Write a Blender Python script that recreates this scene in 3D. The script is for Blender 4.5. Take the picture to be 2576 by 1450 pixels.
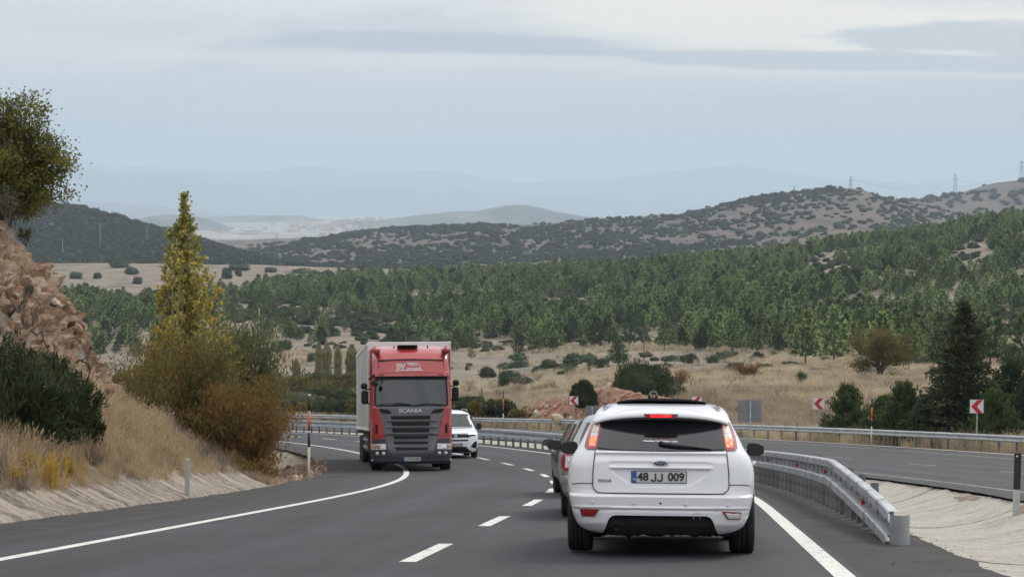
import bpy, bmesh, math, random
import numpy as np
from mathutils import Vector, Matrix, noise as mnoise
from mathutils.geometry import tessellate_polygon

for o in list(bpy.data.objects):
    bpy.data.objects.remove(o)
SC = bpy.context.scene
COL = SC.collection
rnd = random.Random(7)
PI = math.pi
R = math.radians

# ------------------------------------------------------------------ camera
FOC = 5000.0                    # focal length in units of a 2575-wide picture
PITCH = math.atan(195 / FOC)
cd = bpy.data.cameras.new("camera")
cam = bpy.data.objects.new("camera", cd)
COL.objects.link(cam)
cam.location = (0, 0, 0)
cam.rotation_euler = (PI / 2 - PITCH, 0, 0)
cd.sensor_fit = 'HORIZONTAL'
cd.sensor_width = 36.0
cd.lens = 36.0 * FOC / 2575.0
cd.clip_start = 0.5
cd.clip_end = 60000
SC.camera = cam

# ------------------------------------------------------------------ world
SUN_EL, SUN_AZ = R(38), R(35)   # the sun stands behind the clouds, ahead and to the right
W = bpy.data.worlds.new("World")
SC.world = W
W.use_nodes = True
nt = W.node_tree
nt.nodes.clear()


def N(tree, kind, **kw):
    n = tree.nodes.new(kind)
    for k, v in kw.items():
        setattr(n, k, v)
    return n


def build_world():
    L = nt.links.new
    out = N(nt, 'ShaderNodeOutputWorld')
    bg = N(nt, 'ShaderNodeBackground')
    bg.inputs['Strength'].default_value = 0.1
    L(bg.outputs[0], out.inputs[0])
    sky = N(nt, 'ShaderNodeTexSky')
    sky.sky_type = 'NISHITA'
    sky.sun_disc = False
    sky.sun_elevation = SUN_EL
    sky.sun_rotation = SUN_AZ
    sky.air_density = 1.2
    sky.dust_density = 3.0
    tc = N(nt, 'ShaderNodeTexCoord')
    sep = N(nt, 'ShaderNodeSeparateXYZ')
    L(tc.outputs['Generated'], sep.inputs[0])

    def M(op, a, b=None, c=None, clamp=False):
        m = N(nt, 'ShaderNodeMath', operation=op)
        m.use_clamp = clamp
        for i, v in enumerate((a, b, c)):
            if v is None:
                continue
            if isinstance(v, (int, float)):
                m.inputs[i].default_value = v
            else:
                L(v, m.inputs[i])
        return m.outputs[0]

    def ramp(v, stops, interp='EASE'):
        r = N(nt, 'ShaderNodeValToRGB')
        r.color_ramp.interpolation = interp
        e = r.color_ramp.elements
        while len(e) < len(stops):
            e.new(0.5)
        for i, (p, c) in enumerate(stops):
            e[i].position = p
            e[i].color = (*c, 1) if len(c) == 3 else c
        L(v, r.inputs[0])
        return r.outputs[0]

    # direction as (azimuth tangent, elevation) - clouds are long flat streaks low over the horizon
    ay = M('MAXIMUM', M('ABSOLUTE', sep.outputs[1]), 0.05)
    az = M('DIVIDE', sep.outputs[0], ay)
    el = M('DIVIDE', sep.outputs[2], ay)
    comb = N(nt, 'ShaderNodeCombineXYZ')
    L(M('MULTIPLY', az, 1.0), comb.inputs[0])
    L(M('MULTIPLY', el, 7.0), comb.inputs[1])
    L(M('MULTIPLY', sep.outputs[1], 0.7), comb.inputs[2])

    def noise(scale, detail, rough, dist=0.0):
        n = N(nt, 'ShaderNodeTexNoise')
        n.inputs['Scale'].default_value = scale
        n.inputs['Detail'].default_value = detail
        n.inputs['Roughness'].default_value = rough
        n.inputs['Distortion'].default_value = dist
        L(comb.outputs[0], n.inputs['Vector'])
        return n.outputs[0]

    n1 = noise(4.0, 6, 0.55, 0.3)
    n2 = noise(11.0, 8, 0.6, 0.2)
    n3 = noise(34.0, 8, 0.7)
    # base brightness by elevation: pale blue grey low, whiter higher up
    base = ramp(M('MULTIPLY', sep.outputs[2], 1.0, clamp=True),
                [(0.0, (4.8, 5.15, 5.3)), (0.045, (5.5, 5.75, 5.9)), (0.075, (6.8, 6.8, 7.1)),
                 (0.11, (7.6, 7.4, 7.8)), (0.45, (10.6, 10.5, 10.8)), (1.0, (13.8, 13.6, 13.7))])
    streak = ramp(n1, [(0.36, (0, 0, 0)), (0.64, (1, 1, 1))])
    # the darker flat clouds of the picture: tapered lens shapes with ragged rims
    def lens(cx, cy, rx, ry, tilt, edge=0.42, ns=0.6):
        dx = M('SUBTRACT', az, cx)
        dy = M('ADD', M('SUBTRACT', el, cy), M('MULTIPLY', dx, tilt))
        qx = M('DIVIDE', dx, rx)
        qy = M('DIVIDE', dy, ry)
        d = M('SQRT', M('ADD', M('MULTIPLY', qx, qx), M('MULTIPLY', qy, qy)))
        d = M('ADD', d, M('MULTIPLY', M('SUBTRACT', n2, 0.5), ns * 2))
        d = M('ADD', d, M('MULTIPLY', M('SUBTRACT', n3, 0.5), ns * 1.6))
        return ramp(M('SUBTRACT', 1.5, d, clamp=True), [(0.5 - edge * 0.5, (0, 0, 0)), (0.5 + edge * 0.5, (1, 1, 1))])
    a1 = lens(-0.035, 0.0845, 0.095, 0.0055, 0.022)
    a2 = lens(0.02, 0.080, 0.075, 0.0022, 0.025, ns=0.4)
    a3 = lens(0.235, 0.0865, 0.075, 0.0075, 0.0)
    a4 = lens(0.19, 0.0745, 0.125, 0.0048, 0.02)
    a5 = lens(0.36, 0.0800, 0.14, 0.011, 0.0)
    a6 = lens(-0.02, 0.105, 0.05, 0.002, 0.03)
    dark = M('MAXIMUM', a1, M('MAXIMUM', a2, M('MAXIMUM', a3, M('MAXIMUM', a4, a5))))
    # bright creamy break in the cloud upper right
    br = lens(0.15, 0.093, 0.17, 0.017, 0.05, edge=0.9, ns=0.5)
    br2 = lens(0.02, 0.0735, 0.30, 0.0035, 0.020, edge=0.9, ns=0.6)
    # low grey-blue bank
    bank = lens(0.0, 0.055, 0.5, 0.012, 0.01, edge=0.9, ns=0.5)

    def mix(f, a, b, k=1.0):
        m = N(nt, 'ShaderNodeMix', data_type='RGBA')
        fac = f if k == 1.0 else M('MULTIPLY', f, k)
        L(fac, m.inputs[0]) if not isinstance(fac, float) else None
        for sock, v in ((m.inputs[6], a), (m.inputs[7], b)):
            if isinstance(v, tuple):
                sock.default_value = (*v, 1)
            else:
                L(v, sock)
        return m.outputs[2]
    c = base
    mul = N(nt, 'ShaderNodeMix', data_type='RGBA')
    mul.blend_type = 'MULTIPLY'
    mul.inputs[0].default_value = 1.0
    L(c, mul.inputs[6])
    L(ramp(streak, [(0, (0.85, 0.90, 0.925)), (1, (1.11, 1.085, 1.075))]), mul.inputs[7])
    c = mul.outputs[2]
    c = mix(bank, c, (5.4, 6.4, 7.0), 0.30)
    c = mix(br, c, (10.8, 10.1, 8.7), 0.85)
    c = mix(br2, c, (9.2, 8.8, 8.3), 0.5)
    c = mix(dark, c, (4.1, 4.7, 5.5), 0.75)
    # a little of the clear-sky colour shines through the cloud layer
    c = mix(None, c, c) if False else c
    fin = N(nt, 'ShaderNodeMix', data_type='RGBA')
    fin.inputs[0].default_value = 0.12
    L(c, fin.inputs[6])
    L(sky.outputs[0], fin.inputs[7])
    L(fin.outputs[2], bg.inputs['Color'])


build_world()
sd = bpy.data.lights.new("sun", 'SUN')
sun = bpy.data.objects.new("sun", sd)
COL.objects.link(sun)
sd.energy = 1.4
sd.angle = R(14)
sd.color = (1.0, 0.95, 0.88)
sun.rotation_euler = (PI / 2 - SUN_EL, 0, -SUN_AZ + PI)
# the lamp shines along its local -Z: point it from the sun's direction
_sdir = Vector((math.sin(SUN_AZ) * math.cos(SUN_EL), math.cos(SUN_AZ) * math.cos(SUN_EL), math.sin(SUN_EL)))
sun.rotation_euler = _sdir.to_track_quat('Z', 'Y').to_euler()

SC.view_settings.view_transform = 'Standard'
SC.view_settings.look = 'None'
SC.view_settings.exposure = 0.08
SC.view_settings.gamma = 1.0
SC.view_settings.use_curve_mapping = False
SC.render.engine = 'CYCLES'
SC.cycles.max_bounces = 6
SC.cycles.diffuse_bounces = 3
SC.cycles.glossy_bounces = 3
SC.cycles.transmission_bounces = 4
SC.cycles.transparent_max_bounces = 6
SC.cycles.volume_bounces = 1
SC.cycles.use_denoising = True

# ------------------------------------------------------------------ helpers


def PX(x, y, D):
    """point seen at picture position (x, y) of a 2575x1450 picture, D metres ahead"""
    u = (x - 1287.5) / FOC * D
    v = (725 - y) / FOC * D
    return Vector((u, D * math.cos(PITCH) + v * math.sin(PITCH), -D * math.sin(PITCH) + v * math.cos(PITCH)))


def tag(o, label=None, cat=None, group=None, kind=None):
    if label: o['label'] = label
    if cat: o['category'] = cat
    if group: o['group'] = group
    if kind: o['kind'] = kind
    return o


def empty(name, loc=(0, 0, 0), rot=(0, 0, 0), label=None, cat=None, group=None, scale=1.0):
    o = bpy.data.objects.new(name, None)
    o.empty_display_size = 0.2
    COL.objects.link(o)
    o.location = loc
    o.rotation_euler = rot
    o.scale = (scale,) * 3
    return tag(o, label, cat, group)


def link(name, me, parent=None):
    o = bpy.data.objects.new(name, me)
    COL.objects.link(o)
    if parent is not None:
        o.parent = parent
    return o


def copy_tree(o, parent=None):
    c = o.copy()
    COL.objects.link(c)
    if parent is not None:
        c.parent = parent
    for ch in list(o.children):
        copy_tree(ch, c)
    return c


class MB:
    """collects primitives of one part and links them as one mesh object"""

    def __init__(s):
        s.v = []
        s.f = []
        s.m = []
        s.sm = []

    def add(s, vs, fs, mi=0, smooth=False):
        b = len(s.v)
        s.v.extend([tuple(p) for p in vs])
        for f in fs:
            s.f.append(tuple(b + i for i in f))
            s.m.append(mi)
            s.sm.append(smooth)
        return s

    def box(s, c, d, mi=0, rot=None, taper=1.0):
        x, y, z = d[0] / 2, d[1] / 2, d[2] / 2
        vs = [Vector((sx * x * (taper if sz > 0 else 1), sy * y * (taper if sz > 0 else 1), sz * z))
              for sz in (-1, 1) for sy in (-1, 1) for sx in (-1, 1)]
        if rot is not None:
            vs = [rot @ v for v in vs]
        vs = [v + Vector(c) for v in vs]
        return s.add(vs, [(0, 2, 3, 1), (4, 5, 7, 6), (0, 1, 5, 4), (2, 6, 7, 3), (0, 4, 6, 2), (1, 3, 7, 5)], mi)

    def bbox(s, c, d, r=0.01, mi=0, rot=None):
        """box with chamfered edges"""
        x, y, z = d[0] / 2, d[1] / 2, d[2] / 2
        r = min(r, x * .9, y * .9, z * .9)
        vs = []
        idx = {}
        for sx in (-1, 1):
            for sy in (-1, 1):
                for sz in (-1, 1):
                    for k, p in enumerate(((x, y - r, z - r), (x - r, y, z - r), (x - r, y - r, z))):
                        idx[(sx, sy, sz, k)] = len(vs)
                        vs.append(Vector((sx * p[0], sy * p[1], sz * p[2])))
        fs = []
        I = lambda a, b, c_, k: idx[(a, b, c_, k)]
        for q in (-1, 1):
            fs.append([I(q, -1, -1, 0), I(q, 1, -1, 0), I(q, 1, 1, 0), I(q, -1, 1, 0)][::q])
            fs.append([I(-1, q, -1, 1), I(-1, q, 1, 1), I(1, q, 1, 1), I(1, q, -1, 1)][::q])
            fs.append([I(-1, -1, q, 2), I(1, -1, q, 2), I(1, 1, q, 2), I(-1, 1, q, 2)][::q])
        for a in (-1, 1):
            for b in (-1, 1):
                fs.append([I(a, b, -1, 0), I(a, b, -1, 1), I(a, b, 1, 1), I(a, b, 1, 0)])
                fs.append([I(a, -1, b, 0), I(a, -1, b, 2), I(a, 1, b, 2), I(a, 1, b, 0)])
                fs.append([I(-1, a, b, 1), I(-1, a, b, 2), I(1, a, b, 2), I(1, a, b, 1)])
                for c_ in (-1, 1):
                    fs.append([I(a, b, c_, 0), I(a, b, c_, 1), I(a, b, c_, 2)])
        if rot is not None:
            vs = [rot @ v for v in vs]
        vs = [v + Vector(c) for v in vs]
        return s.add(vs, fs, mi)

    def tube(s, pts, rad, n=8, mi=0, smooth=True, cap=True):
        pts = [Vector(p) for p in pts]
        if not isinstance(rad, (list, tuple)):
            rad = [rad] * len(pts)
        vs = []
        up = Vector((0, 0, 1))
        for i, p in enumerate(pts):
            t = (pts[min(i + 1, len(pts) - 1)] - pts[max(i - 1, 0)])
            if t.length < 1e-9: t = Vector((0, 0, 1))
            t.normalize()
            a = t.cross(up if abs(t.dot(up)) < 0.95 else Vector((1, 0, 0))).normalized()
            b = t.cross(a).normalized()
            for k in range(n):
                an = 2 * PI * k / n
                vs.append(p + (a * math.cos(an) + b * math.sin(an)) * rad[i])
        fs = []
        for i in range(len(pts) - 1):
            for k in range(n):
                fs.append((i * n + k, i * n + (k + 1) % n, (i + 1) * n + (k + 1) % n, (i + 1) * n + k))
        if cap:
            fs.append(tuple(range(n))[::-1])
            fs.append(tuple((len(pts) - 1) * n + k for k in range(n)))
        return s.add(vs, fs, mi, smooth)

    def lathe(s, prof, n=24, axis='Z', c=(0, 0, 0), mi=0, smooth=True):
        """prof: (radius, height) pairs"""
        vs = []
        for r_, h in prof:
            for k in range(n):
                a = 2 * PI * k / n
                x, y = r_ * math.cos(a), r_ * math.sin(a)
                p = (x, y, h) if axis == 'Z' else ((h, x, y) if axis == 'X' else (x, h, y))
                vs.append(Vector(p) + Vector(c))
        fs = []
        for i in range(len(prof) - 1):
            for k in range(n):
                fs.append((i * n + k, i * n + (k + 1) % n, (i + 1) * n + (k + 1) % n, (i + 1) * n + k))
        return s.add(vs, fs, mi, smooth)

    def grid(s, P, mi=0, smooth=True, flip=False):
        """P: rows of points"""
        nr, nc = len(P), len(P[0])
        vs = [p for row in P for p in row]
        fs = []
        for i in range(nr - 1):
            for j in range(nc - 1):
                q = (i * nc + j, i * nc + j + 1, (i + 1) * nc + j + 1, (i + 1) * nc + j)
                fs.append(q[::-1] if flip else q)
        return s.add(vs, fs, mi, smooth)

    def poly(s, pts2, fn, thick=None, mi=0):
        """flat outline pts2 [(a,b)] mapped by fn(a,b,depth) ; thick = side depth"""
        n = len(pts2)
        tris = tessellate_polygon([[Vector((a, b, 0)) for a, b in pts2]])
        top = [fn(a, b, 0.0) for a, b in pts2]
        s.add(top, [tuple(t) for t in tris], mi)
        if thick:
            bot = [fn(a, b, thick) for a, b in pts2]
            s.add(top + bot, [(i, (i + 1) % n, n + (i + 1) % n, n + i) for i in range(n)], mi)
        return s

    def build(s, name, mats, parent=None, xf=None):
        me = bpy.data.meshes.new(name)
        vs = s.v if xf is None else [tuple(xf @ Vector(v)) for v in s.v]
        me.from_pydata(vs, [], s.f)
        if not isinstance(mats, (list, tuple)): mats = [mats]
        for m in mats: me.materials.append(m)
        me.polygons.foreach_set('material_index', s.m)
        me.polygons.foreach_set('use_smooth', s.sm)
        me.update()
        return link(name, me, parent)


def fixn(o):
    bm = bmesh.new()
    bm.from_mesh(o.data)
    bmesh.ops.recalc_face_normals(bm, faces=bm.faces)
    bm.to_mesh(o.data)
    bm.free()
    return o


def np_mesh(name, V, F, mat, parent=None, smooth=True, midx=None):
    """V (n,3), F (m,3|4) numpy"""
    me = bpy.data.meshes.new(name)
    V = np.asarray(V, dtype=np.float32)
    F = np.asarray(F, dtype=np.int32)
    k = F.shape[1]
    me.vertices.add(len(V))
    me.vertices.foreach_set('co', V.ravel())
    me.loops.add(F.size)
    me.loops.foreach_set('vertex_index', F.ravel())
    me.polygons.add(len(F))
    me.polygons.foreach_set('loop_start', np.arange(0, F.size, k, dtype=np.int32))
    me.polygons.foreach_set('loop_total', np.full(len(F), k, dtype=np.int32))
    for m in (mat if isinstance(mat, (list, tuple)) else [mat]):
        me.materials.append(m)
    if midx is not None:
        me.polygons.foreach_set('material_index', np.asarray(midx, dtype=np.int32))
    me.polygons.foreach_set('use_smooth', np.full(len(F), smooth))
    me.update(calc_edges=True)
    me.validate()
    if name is None:
        return me
    return link(name, me, parent)


def grid_faces(nr, nc):
    i, j = np.meshgrid(np.arange(nr - 1), np.arange(nc - 1), indexing='ij')
    a = (i * nc + j).ravel()
    return np.stack([a, a + 1, a + nc + 1, a + nc], 1)


# ---- materials


def mat(name, col, rough=0.6, col2=None, nscale=5.0, ndetail=5, bump=0.0, bscale=40.0, metal=0.0, emit=None, estr=0.0,
        coat=0.0, spec=0.5, contrast=(0.35, 0.65), stretch=None, trans=0.0, col3=None, n3scale=0.7, alpha=None, randcol=0.0,
        bdist=0.02, sub=None, lowvar=0.0):
    m = bpy.data.materials.new(name)
    m.use_nodes = True
    t = m.node_tree
    L = t.links.new
    b = t.nodes['Principled BSDF']
    b.inputs['Roughness'].default_value = rough
    b.inputs['Metallic'].default_value = metal
    b.inputs['Coat Weight'].default_value = coat
    b.inputs['Coat Roughness'].default_value = 0.05
    b.inputs['Specular IOR Level'].default_value = spec
    b.inputs['Base Color'].default_value = (*col, 1)
    if trans: b.inputs['Transmission Weight'].default_value = trans
    if emit:
        b.inputs['Emission Color'].default_value = (*emit, 1)
        b.inputs['Emission Strength'].default_value = estr
    vec = None
    if col2 or bump or col3:
        tc = N(t, 'ShaderNodeTexCoord')
        mp = N(t, 'ShaderNodeMapping')
        L(tc.outputs['Object'], mp.inputs[0])
        if stretch: mp.inputs['Scale'].default_value = stretch
        vec = mp.outputs[0]

    def noise(sc, d=ndetail, rg=0.6):
        n = N(t, 'ShaderNodeTexNoise')
        n.inputs['Scale'].default_value = sc
        n.inputs['Detail'].default_value = d
        n.inputs['Roughness'].default_value = rg
        L(vec, n.inputs['Vector'])
        return n.outputs[0]
    cur = None
    if col2:
        r = N(t, 'ShaderNodeValToRGB')
        r.color_ramp.elements[0].position = contrast[0]
        r.color_ramp.elements[1].position = contrast[1]
        r.color_ramp.elements[0].color = (*col, 1)
        r.color_ramp.elements[1].color = (*col2, 1)
        L(noise(nscale), r.inputs[0])
        cur = r.outputs[0]
        if col3:
            x = N(t, 'ShaderNodeMix', data_type='RGBA')
            r2 = N(t, 'ShaderNodeValToRGB')
            r2.color_ramp.elements[0].position = 0.45
            r2.color_ramp.elements[1].position = 0.62
            L(noise(n3scale, 4), r2.inputs[0])
            L(r2.outputs[0], x.inputs[0])
            L(cur, x.inputs[6])
            x.inputs[7].default_value = (*col3, 1)
            cur = x.outputs[2]
    if randcol:
        oi = N(t, 'ShaderNodeObjectInfo')
        h = N(t, 'ShaderNodeHueSaturation')
        mr = N(t, 'ShaderNodeMapRange')
        mr.inputs['To Min'].default_value = 1 - randcol
        mr.inputs['To Max'].default_value = 1 + randcol
        L(oi.outputs['Random'], mr.inputs[0])
        L(mr.outputs[0], h.inputs['Value'])
        mr2 = N(t, 'ShaderNodeMapRange')
        mr2.inputs['To Min'].default_value = 0.5 + randcol * 0.06
        mr2.inputs['To Max'].default_value = 0.5 - randcol * 0.06
        sn = N(t, 'ShaderNodeMath', operation='FRACT')
        sm = N(t, 'ShaderNodeMath', operation='MULTIPLY')
        sm.inputs[1].default_value = 17.31
        L(oi.outputs['Random'], sm.inputs[0])
        L(sm.outputs[0], sn.inputs[0])
        L(sn.outputs[0], mr2.inputs[0])
        L(mr2.outputs[0], h.inputs['Hue'])
        if cur is not None: L(cur, h.inputs['Color'])
        else: h.inputs['Color'].default_value = (*col, 1)
        cur = h.outputs[0]
    if cur is not None:
        L(cur, b.inputs['Base Color'])
    if bump:
        bn = N(t, 'ShaderNodeBump')
        bn.inputs['Strength'].default_value = bump
        bn.inputs['Distance'].default_value = bdist
        L(noise(bscale, 6, 0.65), bn.inputs['Height'])
        L(bn.outputs[0], b.inputs['Normal'])
    return m


def leafmat(name, c1, c2, c3=None, rand=0.2, trans=0.3, scale=1.2, rough=0.7):
    """foliage: per-face colour variation by position noise + translucency"""
    m = bpy.data.materials.new(name)
    m.use_nodes = True
    t = m.node_tree
    L = t.links.new
    b = t.nodes['Principled BSDF']
    out = t.nodes['Material Output']
    b.inputs['Roughness'].default_value = rough
    b.inputs['Specular IOR Level'].default_value = 0.25
    tc = N(t, 'ShaderNodeTexCoord')
    n = N(t, 'ShaderNodeTexNoise')
    n.inputs['Scale'].default_value = scale
    n.inputs['Detail'].default_value = 5
    L(tc.outputs['Object'], n.inputs['Vector'])
    r = N(t, 'ShaderNodeValToRGB')
    e = r.color_ramp.elements
    e[0].position, e[1].position = 0.36, 0.64
    e[0].color, e[1].color = (*c1, 1), (*c2, 1)
    if c3:
        x = e.new(0.72)
        x.color = (*c3, 1)
    L(n.outputs[0], r.inputs[0])
    oi = N(t, 'ShaderNodeObjectInfo')
    h = N(t, 'ShaderNodeHueSaturation')
    mr = N(t, 'ShaderNodeMapRange')
    mr.inputs['To Min'].default_value = 1 - rand
    mr.inputs['To Max'].default_value = 1 + rand
    L(oi.outputs['Random'], mr.inputs[0])
    L(mr.outputs[0], h.inputs['Value'])
    L(r.outputs[0], h.inputs['Color'])
    L(h.outputs[0], b.inputs['Base Color'])
    tr = N(t, 'ShaderNodeBsdfTranslucent')
    L(h.outputs[0], tr.inputs['Color'])
    mx = N(t, 'ShaderNodeMixShader')
    mx.inputs[0].default_value = trans
    L(b.outputs[0], mx.inputs[1])
    L(tr.outputs[0], mx.inputs[2])
    L(mx.outputs[0], out.inputs[0])
    return m


def vnoise(X, Y, scale, seed=0, octaves=4):
    """cheap numpy value noise in 0..1"""
    X = np.asarray(X, float) / scale + seed * 13.7
    Y = np.asarray(Y, float) / scale + seed * 7.3
    tot = np.zeros_like(X)
    amp, s_, norm = 1.0, 1.0, 0.0
    for o in range(octaves):
        x, y = X * s_, Y * s_
        xi, yi = np.floor(x), np.floor(y)
        fx, fy = x - xi, y - yi
        fx = fx * fx * (3 - 2 * fx)
        fy = fy * fy * (3 - 2 * fy)

        def h(a, b):
            v = np.sin(a * 127.1 + b * 311.7 + seed * 17.17 + o * 5.1) * 43758.5453
            return v - np.floor(v)
        v = (h(xi, yi) * (1 - fx) + h(xi + 1, yi) * fx) * (1 - fy) + (h(xi, yi + 1) * (1 - fx) + h(xi + 1, yi + 1) * fx) * fy
        tot += v * amp
        norm += amp
        amp *= 0.5
        s_ *= 2.03
    return tot / norm


def sstep(t):
    t = np.clip(t, 0, 1)
    return t * t * (3 - 2 * t)
# ------------------------------------------------------------------ road alignment
RC = 171.7
CX, CY = -170.69, 49.0
PHI0 = math.asin((40.5 - CY) / RC)


def _path():
    pts = []
    ds = 0.5
    ph = PHI0
    fwd = []
    while ph < 1.35:
        fwd.append((CX + RC * math.cos(ph), CY + RC * math.sin(ph), -math.sin(ph), math.cos(ph)))
        ph += ds / RC
    x, y = fwd[0][0], fwd[0][1]
    hd = -PHI0          # heading: dx/ds = sin(hd)
    back = []
    d = 0.0
    while d < 90:
        k = max(0.0, 1 - d / 12.0) / RC
        x -= math.sin(hd) * ds
        y -= math.cos(hd) * ds
        hd += k * ds
        d += ds
        back.append((x, y, math.sin(hd), math.cos(hd)))
    nb = len(back)
    return np.array(back[::-1] + fwd), nb


PATH, NB = _path()          # rows x, y, tx, ty ; every half metre
S0 = -NB * 0.5              # arclength of the first row (0 where Y = 38)


def road_sag(Y):
    Y = np.asarray(Y, float)
    return np.where(Y < 50, 0, np.where(Y < 82, 3e-4 * (Y - 50) ** 2, 0.3072 + 0.0195 * (Y - 82)))


def zroad(Y):
    return -1.192 - 0.1119 * np.asarray(Y, float) + road_sag(Y)


def road_xy(s, off):
    i = (s - S0) / 0.5
    i = max(0.0, min(len(PATH) - 1.001, i))
    k = int(i)
    f = i - k
    p = PATH[k] * (1 - f) + PATH[k + 1] * f
    return p[0] + p[3] * off, p[1] - p[2] * off, p[2], p[3]


def rp(s, off, dz=0.0):
    x, y, tx, ty = road_xy(s, off)
    return Vector((x, y, float(zroad(y)) + dz))


def s_at_Y(Y, off=0.0):
    lo, hi = S0, S0 + len(PATH) * 0.5 - 1
    for _ in range(40):
        m = (lo + hi) / 2
        if road_xy(m, off)[1] < Y: lo = m
        else: hi = m
    return lo


def offset_of(X, Y):
    """signed distance right of the dashed line"""
    X = np.asarray(X, float)
    Y = np.asarray(Y, float)
    r = np.hypot(X - CX, Y - CY) - RC
    # straight part
    k = NB - 30
    p = PATH[k]
    o2 = (X - p[0]) * p[3] - (Y - p[1]) * p[2]
    w = sstep((Y - 26) / 12.0)
    return np.where(Y > 38, r, o2 * (1 - w) + r * w)


# ------------------------------------------------------------------ terrain tables (picture row of the ground by column and distance)
TD = [60, 90, 120, 145, 170, 210, 260, 330, 420, 520, 640, 780, 920, 1100, 1300, 1500]
TX = [-300, 300, 700, 1000, 1250, 1400, 1600, 1900, 2200, 2575, 2900]
TY = [
    [1190, 1140, 1105, 1085, 1065, 1040, 1010, 975, 930, 880, 815, 750, 715, 690, 662, 690],
    [1190, 1130, 1100, 1080, 1060, 1035, 1005, 965, 920, 870, 805, 755, 727, 695, 660, 690],
    [1190, 1125, 1095, 1078, 1062, 1045, 1010, 968, 915, 865, 805, 765, 735, 705, 668, 700],
    [1185, 1120, 1092, 1077, 1060, 1030, 995, 955, 908, 862, 808, 758, 722, 700, 680, 710],
    [1180, 1118, 1092, 1075, 1050, 1015, 982, 940, 895, 850, 798, 748, 712, 698, 698, 720],
    [1180, 1120, 1095, 1035, 1018, 985, 955, 920, 885, 842, 788, 738, 702, 692, 700, 725],
    [1180, 1120, 1098, 1000, 985, 965, 940, 910, 875, 832, 775, 720, 685, 680, 695, 720],
    [1180, 1120, 1088, 1012, 975, 955, 932, 902, 860, 810, 745, 690, 658, 655, 675, 700],
    [1180, 1120, 1078, 1014, 975, 950, 925, 888, 838, 780, 715, 660, 622, 610, 625, 660],
    [1180, 1115, 1072, 1014, 985, 955, 920, 872, 812, 745, 672, 610, 566, 552, 575, 630],
    [1180, 1112, 1066, 1008, 975, 942, 902, 848, 784, 712, 636, 572, 530, 518, 545, 610],
]
TD = np.array(TD, float)
TX = np.array(TX, float)
TY = np.array(TY, float)


def table_y(xd, D, tx, td, ty):
    xd = np.clip(xd, tx[0], tx[-1] - 1e-3)
    lD = np.log(np.clip(D, td[0], td[-1] - 1e-3))
    ltd = np.log(td)
    i = np.clip(np.searchsorted(tx, xd, 'right') - 1, 0, len(tx) - 2)
    j = np.clip(np.searchsorted(ltd, lD, 'right') - 1, 0, len(td) - 2)
    fx = (xd - tx[i]) / (tx[i + 1] - tx[i])
    fx = fx * fx * (3 - 2 * fx) * 0.5 + fx * 0.5
    fy = (lD - ltd[j]) / (ltd[j + 1] - ltd[j])
    return (ty[i, j] * (1 - fx) + ty[i + 1, j] * fx) * (1 - fy) + (ty[i, j + 1] * (1 - fx) + ty[i + 1, j + 1] * fx) * fy


def zpix(y, D):
    return -D * math.sin(PITCH) + (725 - y) / FOC * D * math.cos(PITCH)


def Tz(X, Y):
    D = np.maximum(Y, 5.0)
    xd = 1287.5 + FOC * X / D
    y = table_y(xd, D, TX, TD, TY)
    return zpix(y, D)


# the cutting on the left: height over the road by distance from the dashed line
BO = [6.45, 6.7, 7.35, 8.0, 9.0, 9.8, 10.7, 11.3, 12.1, 12.8, 14.5, 18, 24]
BH = [-0.03, 0.0, 0.42, 0.80, 1.38, 1.85, 2.75, 4.2, 5.3, 6.0, 6.6, 7.4, 8.0]


def bank_h(off, X, Y):
    m = -off
    h = np.interp(m, BO, BH)
    w = 1 - sstep((Y - 42.0 - 0.95 * np.clip(m - 6.5, 0, 4.5)) / (5.0 + 0.7 * np.clip(m - 6.5, 0, 4.5)))
    return h * w, w


def ground_z(X, Y):
    X = np.asarray(X, float)
    Y = np.asarray(Y, float)
    off = offset_of(X, Y)
    zr = zroad(Y)
    z = zr - 0.07
    T = np.where(Y > 60, Tz(X, np.maximum(Y, 60)), zr - 0.2)
    wT = sstep((Y - 60) / 30)
    T = T * wT + (zr - 0.25) * (1 - wT)
    # right of the second carriageway
    w = sstep((off - 23.2) / 14.0)
    z = np.where(off > 22.0, (zr - 0.12) * (1 - w) + T * w, z)
    # median trough
    md = np.clip((off - 5.1) / 3.3, 0, 1)
    z = np.where((off > 5.1) & (off < 8.4), zr - 0.10 - 0.42 * np.sin(md * PI) ** 0.8, z)
    # left side
    b, wb = bank_h(off, X, Y)
    wl = sstep((-off - 7.0) / 10.0)
    gully = -0.5 * np.exp(-((-off - 9.0) / 2.2) ** 2) * sstep((Y - 48) / 6) * (1 - sstep((Y - 78) / 12))
    left = (zr - 0.08) * (1 - wl) + T * wl + gully
    left = left * (1 - wb) + (zr + b) * wb
    z = np.where(off < -6.3, left, z)
    return z


def gz(x, y):
    return float(ground_z(np.array([x]), np.array([y]))[0])


# ------------------------------------------------------------------ ground materials
M_dry = mat("dry_grass_soil", (0.20, 0.155, 0.105), 0.95, (0.32, 0.26, 0.18), 0.12, 8, bump=0.6, bscale=3, col3=(0.26, 0.235, 0.185), n3scale=0.02, bdist=0.2)
M_soil = mat("bank_soil", (0.17, 0.125, 0.09), 0.95, (0.30, 0.235, 0.175), 3.0, 8, bump=0.9, bscale=14, col3=(0.24, 0.20, 0.15), n3scale=0.6, bdist=0.06)
M_asph = mat("asphalt", (0.038, 0.039, 0.042), 0.82, (0.053, 0.054, 0.058), 0.35, 9, bump=0.35, bscale=160, col3=(0.052, 0.053, 0.058), n3scale=0.12, bdist=0.006, stretch=(1, 0.35, 1))


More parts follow.
